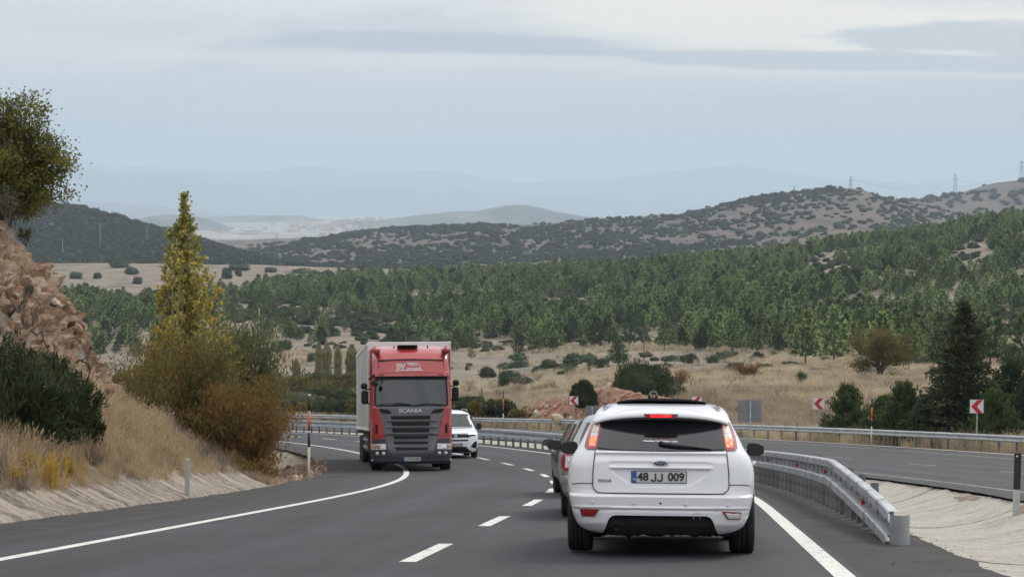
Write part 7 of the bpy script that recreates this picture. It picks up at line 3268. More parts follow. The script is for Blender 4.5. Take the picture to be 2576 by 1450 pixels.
    for i in range(41):
        x = -0.655 + 1.31 * i / 40
        u = abs(x) / 0.655
        ze = 1.352 - 0.045 * u ** 2 - 0.025 * u ** 6
        ye = 0.235 + 0.16 * u ** 2.2 + 0.05 * u ** 8
        zr_ = ze + 0.062 * (1 - 0.35 * u ** 3)
        top.append(Vector((x * 0.965, ye + 0.45, zr_ + 0.018)))
        edge.append(Vector((x * 0.99, ye + 0.16, zr_ - 0.012)))
        low.append(Vector((x, ye, ze)))
        under.append(Vector((x, ye + 0.012, ze - 0.016)))
    mb.grid([top, edge, low, under], 0, smooth=True)
    mb.build("roof_spoiler", M_white, e)
    mb = MB()
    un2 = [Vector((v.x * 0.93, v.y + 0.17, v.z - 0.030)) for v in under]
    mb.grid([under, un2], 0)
    mb.build("spoiler_underside", mat("spoiler_painted_shade", (0.30, 0.31, 0.33), 0.5), e)  # grey colour stands in for the shade under the white spoiler
    # high brake light
    hb = Skin(lambda x, z: 0.222 + 0.16 * (abs(x) / 0.655) ** 2.2, e)
    hl = hb.patch("high_brake_light", [(1.326, -.135, .135), (1.345, -.155, .155), (1.366, -.168, .168)], M_tail, 0.002, 12, 3, 0.03)
    hb.patch("lit_strip", [(1.334, -.098, .098), (1.358, -.104, .104)], E_brake, 0.006, 10, 2, 0.004, parent=hl)
    # tail lights
    for sx, E_ in ((-1, E_left), (1, E_right)):
        def q(rows):
            return [(z, -b, -a) for z, a, b in rows] if sx < 0 else rows
        tl = S.patch("tail_light", q([(1.022, .624, .715), (1.045, .612, .742), (1.15, .598, .724), (1.25, .584, .694), (1.296, .572, .668)]), M_tail, 0.018, 8, 12, 0.02)
        S.patch("upper_lens", q([(1.185, .612, .680), (1.275, .594, .652)]), M_lensw, 0.022, 6, 6, 0.004, parent=tl)
        S.patch("middle_lens", q([(1.148, .616, .686), (1.183, .612, .680)]), M_lensc, 0.022, 6, 3, 0.004, parent=tl)
        S.patch("lit_lens", q([(1.052, .635, .692), (1.075, .630, .697), (1.147, .616, .686)]), E_, 0.022, 6, 6, 0.004, parent=tl)
    # bumper reflectors
    rl = S.poly("reflector", [(-.775, .451), (-.585, .451), (-.632, .382), (-.755, .382)], M_tail, 0.046, 0.02)
    rr_ = S.poly("fog_reflector", [(.585, .444), (.775, .436), (.755, .365), (.640, .370)], M_tail, 0.046, 0.02)
    S.poly("clear_lens", [(.612, .430), (.763, .423), (.748, .373), (.650, .377)], M_lensc, 0.050, 0.004, parent=rr_)
    # parking sensors, tow eye
    for x, z in ((-.65, .520), (-.25, .514), (.24, .508), (.64, .502)):
        mb = MB()
        mb.lathe([(0.0, -0.003), (0.013, -0.003), (0.0135, 0.0)], 14, 'Y')
        mb.lathe([(0.019, -0.001), (0.021, -0.003), (0.023, 0.0)], 16, 'Y')
        o = mb.build("parking_sensor", M_white, e)
        o.location = (x, R_focus(x, z) - 0.034, z)
    mb = MB()
    mb.lathe([(0.0, 0.0), (0.011, 0.0), (0.012, 0.01)], 12, 'Y')
    o = mb.build("camera_hole", M_ink, e)
    o.location = (0.0, R_focus(0, .516) - 0.032, .516)
    S.ribbon("tow_cover_seam", [(.315, .372), (.315, .415), (.325, .425), (.365, .425), (.375, .415), (.375, .372)], 0.004, mat("light_seam", (0.42, 0.43, 0.44), 0.6), 0.036)
    # number plate
    pl = S.patch("number_plate", [(.703, -.282, .250), (.819, -.282, .250)], M_ink, 0.006, 6, 2, 0.01, lambda x, z: 0.012)
    fl = Skin(lambda x, z: sprof(0.76, FY) + 0.0, e)
    fy = sprof(0.76, FY) - 0.004
    mb = MB(); mb.bbox((-0.016, fy, .761), (.530, .012, .118), .004); mb.build("plate_frame", M_ink, pl)
    mb = MB(); mb.bbox((-0.016, fy - .005, .761), (.514, .008, .103), .003); mb.build("plate_face", M_plate, pl)
    mb = MB(); mb.bbox((-0.2505, fy - .009, .761), (.043, .004, .101), .001); mb.build("country_band", M_pbl, pl)
    F2 = Skin(lambda x, z: fy - .010, e)
    F2.text("plate_lettering", "48", -.168, .761, .108, M_ink, .002, sx=.98, bold=0.0034, parent=pl)
    F2.text("plate_lettering", "009", .148, .761, .108, M_ink, .002, sx=.98, bold=0.0034, parent=pl)
    for x0 in (-.088, -.026):
        F2.ribbon("plate_letter", [(x0, .742), (x0 + .001, .731), (x0 + .008, .7265), (x0 + .030, .7265), (x0 + .038, .732), (x0 + .040, .742), (x0 + .040, .797)], .0155, M_ink, .003, parent=pl, step=0.01)
    F2.text("country_code", "TR", -.2505, .736, .030, M_plate, .003, bold=0.0006, parent=pl)
    # badge
    bd = bpy.data.objects.new("badge", None); COL.objects.link(bd); bd.parent = e
    by = R_focus(0, .895) - 0.014
    mb = MB(); mb.lathe([(0, -.012), (.040, -.012), (.048, -.009), (.05, .0)], 32, 'Y'); o = mb.build("chrome_rim", M_chrome, bd); o.location = (0, by, .895); o.scale = (1.5, 1, .54)
    mb = MB(); mb.lathe([(0, -.0145), (.0425, -.0135), (.043, -.011)], 32, 'Y'); o = mb.build("oval", M_oval, bd); o.location = (0, by, .895); o.scale = (1.52, 1, .52)
    B2 = Skin(lambda x, z: by - .0145, e)
    B2.text("badge_script", "Ford", 0, .8955, .050, M_chrome, .001, shear=0.35, sx=1.15, parent=bd)
    S.text("model_lettering", "FOCUS", -.535, .722, .036, M_badge, .014, sx=1.12, bold=0.0012, depth=0.002)
    # slogan on the window
    S.text("window_slogan", "Mesafeler Değil Hisler Uzak..", 0.0, 1.104, .0285, mat("slogan_white", (0.85, 0.86, 0.86), 0.6), .016, sx=1.0, bold=0.0014, shear=0.12, tilt=R(0.6))
    # wiper
    mb = MB()
    f = lambda x, z, o=0.028: Vector((x, R_focus(x, z) - o, z))
    mb.tube([f(-.005, 1.078), f(.03, 1.070), f(.16, 1.055), f(.30, 1.048), f(.49, 1.030)], [.016, .018, .016, .010, .005], 8)
    mb.tube([f(.02, 1.058, .020), f(.20, 1.040, .018), f(.47, 1.030, .018)], .006, 6)
    mb.tube([f(0.0, 1.085, .01), f(0.0, 1.083, .045)], .022, 12)
    mb.build("rear_wiper", M_dark, e)
    # side glass and pillars: dark band along both flanks
    for sx in (-1, 1):
        rows_ = []
        for z in np.linspace(0.985, 1.385, 9):
            w = sprof(z, FW)
            row = []
            for y in np.linspace(0.95 - (z - 1.0) * -0.7, 3.0 - (z - 1.0) * 1.0, 20):
                t = (y - (sprof(z, FY) + .42)) / 2.3
                ww = w + 0.03 * float(sstep(np.array(min(1, max(0, t * 2.2)))))
                row.append(Vector((sx * (ww + 0.008), y, z)))
            rows_.append(row)
        mb = MB()
        mb.grid(rows_, 0, flip=sx < 0)
        mb.build("side_windows", M_glass, e)
        # mirror
        mirror(e, sx * 1.015, 2.75, 1.015, 0.185, 0.138, sx, M_dark if sx < 0 else M_dark)
        mb = MB()
        for y in (1.65, 2.65):
            mb.bbox((sx * 0.952, y, 0.865 if y > 2 else 0.885), (0.035, 0.20, 0.045), 0.012)
        mb.build("door_handles", M_white, e)
        # roof ditch strip
        pts = []
        for k in range(9):
            t = k / 8
            z = 1.405 + 0.062 * t
            x = sprof(z, FW) - 0.045
            pts.append(Vector((sx * x * 1.0, R_focus(x, z) - 0.02, z + 0.014)))
        mb = MB()
        mb.grid([pts, [p + Vector((-sx * 0.034, 0.0, 0.010)) for p in pts]], 0)
        mb.build("roof_strip", M_dark, e)
        # fender edge bulge over the rear wheel
        mb = MB()
        pr = []
        for i in range(17):
            a = PI * (0.24 + 0.52 * i / 16)
            c, s_ = math.cos(a), math.sin(a)
            pr.append([Vector((sx * 0.880, 0.95 - c * 0.360, 0.31 + s_ * 0.360)), Vector((sx * 0.922, 0.95 - c * 0.375, 0.31 + s_ * 0.375)), Vector((sx * 0.905, 0.95 - c * 0.43, 0.31 + s_ * 0.43))])
        mb.grid(pr, 0, smooth=True)
        mb.build("wheel_arch_lip", M_white, e)
    # raised sunroof panel and aerial
    mb = MB()
    top, bot = [], []
    for i in range(25):
        x = -0.455 + 0.91 * i / 24
        zz = 1.512 - 0.020 * (abs(x) / 0.455) ** 2.5
        th = 0.020 * (1 - (abs(x) / 0.47) ** 6)
        top.append([Vector((x, 1.30, zz + th)), Vector((x, 1.75, zz + th - 0.01))])
        bot.append([Vector((x, 1.30, zz)), Vector((x, 1.75, zz - 0.02))])
    mb.grid(top, 0); mb.grid(bot, 0, flip=True)
    mb.grid([[a[0] for a in bot], [a[0] for a in top]], 0)
    mb.grid([[a[1] for a in bot], [a[1] for a in top]], 0, flip=True)
    mb.build("raised_sunroof", M_dark, e)
    mb = MB()
    mb.tube([(0.035, 2.0, 1.48), (0.035, 2.02, 1.55)], [.022, .006], 8)
    mb.tube([(0.035, 2.02, 1.55), (0.035, 1.86, 1.64)], .0035, 5)
    mb.build("aerial", M_dark, e)
    # dark cabin heart behind the glass
    return e


hb_car = hatchback()
YAW_F = R(-4.6)
# body centre over the rear axle at X = 1.50, rear bumper 0.95 m nearer
_fx, _fy = 1.487, 19.75
place_vehicle(hb_car, _fx - 0.95 * -math.sin(YAW_F), _fy - 0.95 * math.cos(YAW_F), YAW_F)

# ---------------- the two cars ahead
SW = [(0.18, .66), (0.25, .76), (0.35, .83), (0.50, .865), (0.70, .880), (0.85, .872), (0.92, .850), (1.00, .735), (1.10, .675), (1.20, .625), (1.30, .575), (1.37, .535), (1.42, .48), (1.45, .42), (1.46, .25)]
SY = [(0.18, .20), (0.25, .05), (0.35, .0), (0.55, -.01), (0.62, .02), (0.75, .04), (0.92, .08), (1.00, .14), (1.10, .24), (1.20, .34), (1.30, .44), (1.37, .52), (1.42, .75), (1.45, 1.1), (1.46, 1.6)]


def small_car(paint, label, lamp_lit):
    e = empty("car_ahead", label=label, cat="car")

    def Rs(x, z):
        w, y = sprof(z, SW), sprof(z, SY)
        t = min(1.0, abs(x) / (w + .001))
        return y + 0.38 * (1 - (1 - t ** 3.0) ** (1 / 3.0))
    rows = [(z, w, sprof(z, SY), w + 0.035, float(np.interp(z, [0.18, 0.7, 0.85, 0.98, 1.1, 1.3, 1.46], [3.95, 4.0, 3.8, 3.25, 3.0, 2.6, 2.0])), 0.38) for z, w in SW]
    ring_body("body", e, rows, paint, arches=((0.80, 0.30, 0.36), (3.30, 0.30, 0.36)), R_=Rs, p=3.0)
    S = Skin(Rs, e)
    S.patch("rear_window", [(1.005, -.60, .60), (1.12, -.58, .58), (1.33, -.49, .49)], M_glass, .010, 20, 8, .02)
    S.patch("tailgate", [(0.60, -.56, .56), (0.68, -.60, .60), (1.00, -.60, .60)], paint, .010, 20, 8, .02)
    S.patch("bumper", [(0.25, -.75, .75), (0.35, -.82, .82), (0.60, -.865, .865)], paint, .014, 24, 8, .03, lambda x, z: -0.02 * math.exp(-((z - .5) / .05) ** 2))
    S.ribbon("bumper_seam", [(-.87, .61), (-.6, .61), (.6, .61), (.87, .61)], .010, M_gap, .016)
    S.patch("lower_skirt", [(0.20, -.60, .60), (0.33, -.66, .66)], M_void, .016, 12, 3, .02)
    for sx in (-1, 1):
        def q(rows): return [(z, -b, -a) for z, a, b in rows] if sx < 0 else rows
        tl = S.patch("tail_light", q([(.655, .66, .815), (.72, .63, .855), (.90, .625, .845), (.955, .62, .80)]), M_tail, .016, 8, 8, .02)
        S.patch("clear_lens", q([(.70, .70, .80), (.86, .69, .79)]), M_lensc, .020, 6, 4, .004, parent=tl)
        S.patch("red_lens", q([(.86, .66, .78), (.93, .66, .77)]), M_tail, .021, 4, 2, .004, parent=tl)
        wheel(e, sx * 0.755, 0.80, 0.31, 0.20, side=sx)
        wheel(e, sx * 0.755, 3.30, 0.31, 0.20, side=sx)
        mirror(e, sx * 0.985, 2.62, 1.0, 0.21, 0.145, sx, M_dark)
        rows_ = []
        for z in np.linspace(0.97, 1.36, 8):
            w = sprof(z, SW)
            rows_.append([Vector((sx * (w + 0.012 + 0.035 * float(sstep(np.array(min(1, (y - 0.6) / 1.5))))), y, z)) for y in np.linspace(0.62 + (z - 0.97) * 0.6, 2.95 - (z - 0.97) * 0.9, 16)])
        mb = MB(); mb.grid(rows_, 0, flip=sx < 0); mb.build("side_windows", M_glass, e)
    pl = bpy.data.objects.new("number_plate", None); COL.objects.link(pl); pl.parent = e
    mb = MB(); mb.bbox((0, 0.0, .78), (.52, .012, .11), .004); mb.build("plate_face", M_plate, pl)
    mb = MB(); mb.box((0, 2.0, 0.30), (1.4, 3.2, 0.22)); mb.build("floor_pan", M_void, e)
    mb = MB()
    for y in (0.80, 3.30):
        for sx in (-1, 1):
            pr = [[Vector((sx * 0.50, y + 0.365 * math.cos(PI * i / 12), 0.30 + 0.365 * math.sin(PI * i / 12))), Vector((sx * 0.865, y + 0.365 * math.cos(PI * i / 12), 0.30 + 0.365 * math.sin(PI * i / 12)))] for i in range(13)]
            mb.grid(pr, 0)
            mb.add([q_[0] for q_ in pr], [tuple(range(13))], 0)
    mb.build("wheel_arch_liner", M_void, e)
    return e


c = small_car(M_silver, "silver hatchback almost hidden behind the white hatchback's left side", False)
place_vehicle(c, 1.53, 27.4, R(-2.0))
c = small_car(M_charc, "dark car ahead of the silver one, only a strip of it showing", False)
place_vehicle(c, 1.80, 36.4, R(2.0))


# ---------------- person (seated, upper body shows through the glass)
def person(root_m, loc, label, shirt=M_cloth):
    """one continuous body grown from a skeleton, seated with hands on a wheel"""
    J = {'pelvis': (0, 0, 0.10, .16), 'waist': (0, 0.0, 0.28, .14), 'chest': (0, 0.0, 0.46, .165), 'neckb': (0, -0.01, 0.60, .085), 'neck': (0, -0.02, 0.66, .058), 'head': (0, -0.03, 0.76, .092), 'crownp': (0, -0.03, 0.84, .080),
         'shl': (-0.17, 0, 0.57, .070), 'ell': (-0.24, -0.16, 0.38, .048), 'wrl': (-0.15, -0.38, 0.44, .034), 'hal': (-0.13, -0.46, 0.46, .040),
         'shr': (0.17, 0, 0.57, .070), 'elr': (0.24, -0.16, 0.38, .048), 'wrr': (0.15, -0.38, 0.44, .034), 'har': (0.13, -0.46, 0.46, .040),
         'hil': (-0.10, -0.05, 0.08, .10), 'knl': (-0.14, -0.45, 0.12, .075), 'anl': (-0.14, -0.55, -0.28, .05), 'tol': (-0.14, -0.70, -0.32, .045),
         'hir': (0.10, -0.05, 0.08, .10), 'knr': (0.14, -0.45, 0.12, .075), 'anr': (0.14, -0.55, -0.28, .05), 'tor': (0.14, -0.70, -0.32, .045)}
    E_ = [('pelvis', 'waist'), ('waist', 'chest'), ('chest', 'neckb'), ('neckb', 'neck'), ('neck', 'head'), ('head', 'crownp'), ('chest', 'shl'), ('shl', 'ell'), ('ell', 'wrl'), ('wrl', 'hal'), ('chest', 'shr'), ('shr', 'elr'), ('elr', 'wrr'),
          ('wrr', 'har'), ('pelvis', 'hil'), ('hil', 'knl'), ('knl', 'anl'), ('anl', 'tol'), ('pelvis', 'hir'), ('hir', 'knr'), ('knr', 'anr'), ('anr', 'tor')]
    names = list(J)
    me = bpy.data.meshes.new("body")
    me.from_pydata([J[n][:3] for n in names], [(names.index(a), names.index(b)) for a, b in E_], [])
    o = bpy.data.objects.new("tmp", me)
    COL.objects.link(o)
    md = o.modifiers.new("s", 'SKIN')
    for n, v in zip(names, me.skin_vertices[0].data):
        v.radius = (J[n][3], J[n][3])
        v.use_root = n == 'pelvis'
    md2 = o.modifiers.new("ss", 'SUBSURF')
    md2.levels = 2
    dg = bpy.context.evaluated_depsgraph_get()
    bm_ = bpy.data.meshes.new_from_object(o.evaluated_get(dg))
    bpy.data.objects.remove(o)
    bm_.materials.clear()
    bm_.materials.append(shirt); bm_.materials.append(M_skin)
    for p in bm_.polygons:
        c = p.center
        p.material_index = 1 if (c.z > 0.635 or c.y < -0.36 and c.z > 0.3) else 0
        p.use_smooth = True
    e = empty("person", label=label, cat="person")
    link("body", bm_, e)
    mb = MB()
    mb.lathe([(0.0, 0.115), (0.05, 0.105), (0.088, 0.06), (0.098, 0.0), (0.09, -0.04)], 16, 'Z', (0, -0.012, 0.775))
    mb.build("hair", M_hair, e)
    mb = MB()
    mb.bbox((0, -0.125, 0.745), (0.024, 0.03, 0.045), 0.008)
    for sx in (-1, 1):
        mb.bbox((sx * 0.096, -0.02, 0.755), (0.018, 0.035, 0.055), 0.006)
    mb.build("nose_and_ears", M_skin, e)
    mb = MB()
    for sx in (-1, 1):
        mb.bbox((sx * 0.034, -0.113, 0.775), (0.022, 0.01, 0.010), 0.003)
    mb.bbox((0, -0.116, 0.705), (0.045, 0.01, 0.008), 0.003)
    mb.build("eyes_and_mouth", M_hair, e)
    for sx in (-1, 1):
        for k in range(4):
            mb = MB()
            b = Vector((sx * (0.115 + 0.016 * k), -0.485, 0.47))
            mb.tube([b + Vector((0, .02, 0)), b + Vector((0, -.03, .012)), b + Vector((0, -.05, -.015)), b + Vector((0, -.035, -.035))], [.010, .009, .008, .006], 6)
            mb.build("finger", M_skin, e)
        mb = MB()
        b = Vector((sx * 0.105, -0.46, 0.465))
        mb.tube([b, b + Vector((-sx * .02, -.03, .01)), b + Vector((-sx * .015, -.05, -.01))], [.011, .010, .007], 6)
        mb.build("thumb", M_skin, e)
    e.matrix_world = root_m @ Matrix.Translation(loc)
    return e


# ---------------- white van
VW = [(0.20, .70), (0.28, .82), (0.40, .88), (0.60, .90), (0.85, .905), (1.05, .895), (1.15, .87), (1.25, .845), (1.45, .80), (1.62, .755), (1.72, .71), (1.79, .62), (1.83, .48), (1.845, .30)]
VY = [(0.20, .16), (0.28, .04), (0.40, .0), (0.60, .0), (0.80, .03), (0.90, .07), (1.00, .22), (1.08, .55), (1.13, .80), (1.16, .93), (1.30, 1.10), (1.50, 1.36), (1.67, 1.60), (1.72, 1.72), (1.79, 2.1), (1.83, 2.6), (1.845, 3.1)]


def van():
    e = empty("van", label="white compact van with one headlight lit emerging from behind the truck", cat="van")

    def Rv(x, z):
        w, y = sprof(z, VW), sprof(z, VY)
        t = min(1.0, abs(x) / (w + .001))
        return y + 0.40 * (1 - (1 - t ** 2.8) ** (1 / 2.8))
    rows = [(z, w, sprof(z, VY), w + 0.02, 4.35 if z < 1.75 else 4.2, 0.40) for z, w in VW]
    ring_body("body", e, rows, M_white2, arches=((0.90, 0.32, 0.38), (3.60, 0.32, 0.38)), R_=Rv, p=2.8, hole=lambda c: 1.18 < c.z < 1.66 and abs(c.x) < sprof(c.z, VW) * 0.86 and c.y < 2.2)
    S = Skin(Rv, e)
    S.patch("windscreen", [(1.165, -.775, .775), (1.30, -.760, .760), (1.50, -.715, .715), (1.675, -.655, .655)], M_wind, .010, 20, 10, .01)
    S.ribbon("windscreen_frame", [(-.775, 1.165), (-.76, 1.30), (-.715, 1.50), (-.655, 1.675), (0, 1.69), (.655, 1.675), (.715, 1.50), (.76, 1.30), (.775, 1.165), (0, 1.155)], .030, M_dark, .014, close=True)
    S.patch("grille_band", [(.800, -.52, .52), (.86, -.60, .60), (.925, -.56, .56)], M_dark, .012, 20, 4, .02)
    S.ribbon("badge_ring", [(0.055 * math.cos(a * PI / 8), .865 + 0.045 * math.sin(a * PI / 8)) for a in range(16)], .012, M_chrome, .030, close=True, step=0.02)
    S.ribbon("badge_bolt", [(-.05, .865), (0, .875), (0, .855), (.05, .865)], .010, M_chrome, .030)
    for sx in (-1, 1):
        def q(pts): return [(sx * a, b) for a, b in pts]
        h = S.poly("headlight", q([(.50, .835), (.78, .86), (.865, .92), (.86, 1.005), (.76, 1.005), (.52, .940)]), M_lensc if sx < 0 else M_dark, .014, .02)
        S.poly("lamp", q([(.50, .905), (.74, .925), (.80, .895), (.84, .92), (.84, .99), (.76, .995), (.52, .945)]), E_head, .022, .004, parent=h)
        S.poly("side_intake", q([(.60, .42), (.82, .50), (.845, .40), (.84, .62), (.78, .63), (.74, .60)][:1] + [(.58, .43), (.70, .60), (.83, .66), (.84, .36), (.76, .36)]), M_dark, .014, .02)
        S.poly("white_blade", q([(.40, .42), (.50, .435), (.82, .355), (.82, .24), (.62, .235)]), M_white2, .022, .02)
        wheel(e, sx * 0.80, 0.90, 0.325, 0.215, side=sx)
        wheel(e, sx * 0.80, 3.60, 0.325, 0.215, side=sx)
        mirror(e, sx * 1.06, 1.35, 1.20, 0.20, 0.26, sx, M_dark)
        mb = MB()
        mb.tube([(sx * .66, 1.95, 1.76), (sx * .66, 2.15, 1.86), (sx * .66, 3.9, 1.88), (sx * .66, 4.1, 1.80)], .022, 6)
        mb.build("roof_rail", M_badge, e)
        rows_ = [[Vector((sx * (sprof(z, VW) + .028), y, z)) for y in np.linspace(1.55, 3.9, 8)] for z in np.linspace(1.18, 1.62, 6)]
        mb = MB(); mb.grid(rows_, 0, flip=sx < 0); mb.build("side_windows", M_glass, e)
    S.patch("middle_intake", [(.66, -.47, .47), (.715, -.50, .50)], M_dark, .014, 12, 2, .02)
    S.patch("lower_intake", [(.22, -.62, .62), (.30, -.66, .66), (.445, -.44, .44)], M_void, .016, 16, 5, .02)
    S.ribbon("bonnet_seam", [(-.86, 1.03), (-.6, .955), (0, .94), (.6, .955), (.86, 1.03)], .010, M_gap, .012)
    pl = bpy.data.objects.new("number_plate", None); COL.objects.link(pl); pl.parent = e
    mb = MB(); mb.bbox((0.0, -.022, .52), (.535, .012, .125), .004); mb.build("plate_frame", M_ink, pl)
    mb = MB(); mb.bbox((0.0, -.030, .52), (.515, .010, .108), .003); mb.build("plate_face", M_plate, pl)
    mb = MB(); mb.bbox((-.235, -.036, .52), (.042, .004, .106), .001); mb.build("country_band", M_pbl, pl)
    F2 = Skin(lambda x, z: -.036, e)
    F2.text("plate_lettering", "ADV 319", 0.03, .52, .112, M_ink, .002, sx=1.0, bold=.003, parent=pl)
    mb = MB(); mb.tube([(0.05 - .35, 1.75, 1.74), (-.30, 1.70, 1.96)], [.012, .004], 5); mb.build("aerial", M_dark, e)
    # cabin
    mb = MB()
    mb.box((0, 2.75, 1.20), (1.5, .04, 1.0))
    mb.box((0, 1.9, 0.90), (1.55, 1.8, .04))
    mb.box((0, 1.26, 1.06), (1.45, .42, .16))
    for sx in (-1, 1):
        mb.box((sx * .74, 2.0, 1.05), (.04, 1.5, .5))
    mb.build("cabin_lining", M_seat, e)
    for sx in (-1, 1):
        mb = MB()
        mb.bbox((sx * .36, 2.30, 1.18), (.46, .14, .62), .05)
        mb.bbox((sx * .36, 2.28, 1.54), (.24, .10, .18), .04)
        mb.bbox((sx * .36, 2.02, .98), (.46, .50, .14), .04)
        mb.build("seat", M_seat, e)
    mb = MB()
    mb.tube([(0.36 + .17 * math.cos(a * PI / 8), 1.62 + .06 * math.sin(a * PI / 8), 1.20 + .16 * math.sin(a * PI / 8)) for a in range(17)], .014, 5)
    mb.build("steering_wheel", M_dark, e)
    mb = MB(); mb.box((0, 2.4, 0.32), (1.5, 3.6, 0.24)); mb.build("floor_pan", M_void, e)
    mb = MB()
    for y in (0.90, 3.60):
        for sx in (-1, 1):
            pr = [[Vector((sx * 0.55, y + 0.385 * math.cos(PI * i / 12), 0.32 + 0.385 * math.sin(PI * i / 12))), Vector((sx * 0.90, y + 0.385 * math.cos(PI * i / 12), 0.32 + 0.385 * math.sin(PI * i / 12)))] for i in range(13)]
            mb.grid(pr, 0)
            mb.add([q_[0] for q_ in pr], [tuple(range(13))], 0)
    mb.build("wheel_arch_liner", M_void, e)
    return e


v = van()
Mv = place_vehicle(v, -2.16, 76.4, R(7.5))
person(Mv, Vector((0.36, 2.12, 0.86)), "driver in a grey shirt behind the windscreen of the white van")

# ---------------- red lorry
TW = [(0.22, 1.16), (0.30, 1.22), (0.65, 1.245), (1.0, 1.245), (2.0, 1.235), (2.9, 1.20), (3.3, 1.17), (3.6, 1.12), (3.78, 1.04), (3.86, .94)]
TY = [(0.22, .10), (0.30, .03), (0.45, .0), (0.65, .0), (0.85, .03), (1.0, .04), (1.9, .08), (1.97, .10), (2.82, .30), (2.88, .26), (2.98, .30), (3.02, .34), (3.42, .52), (3.6, .72), (3.72, .95), (3.80, 1.25), (3.86, 1.7)]


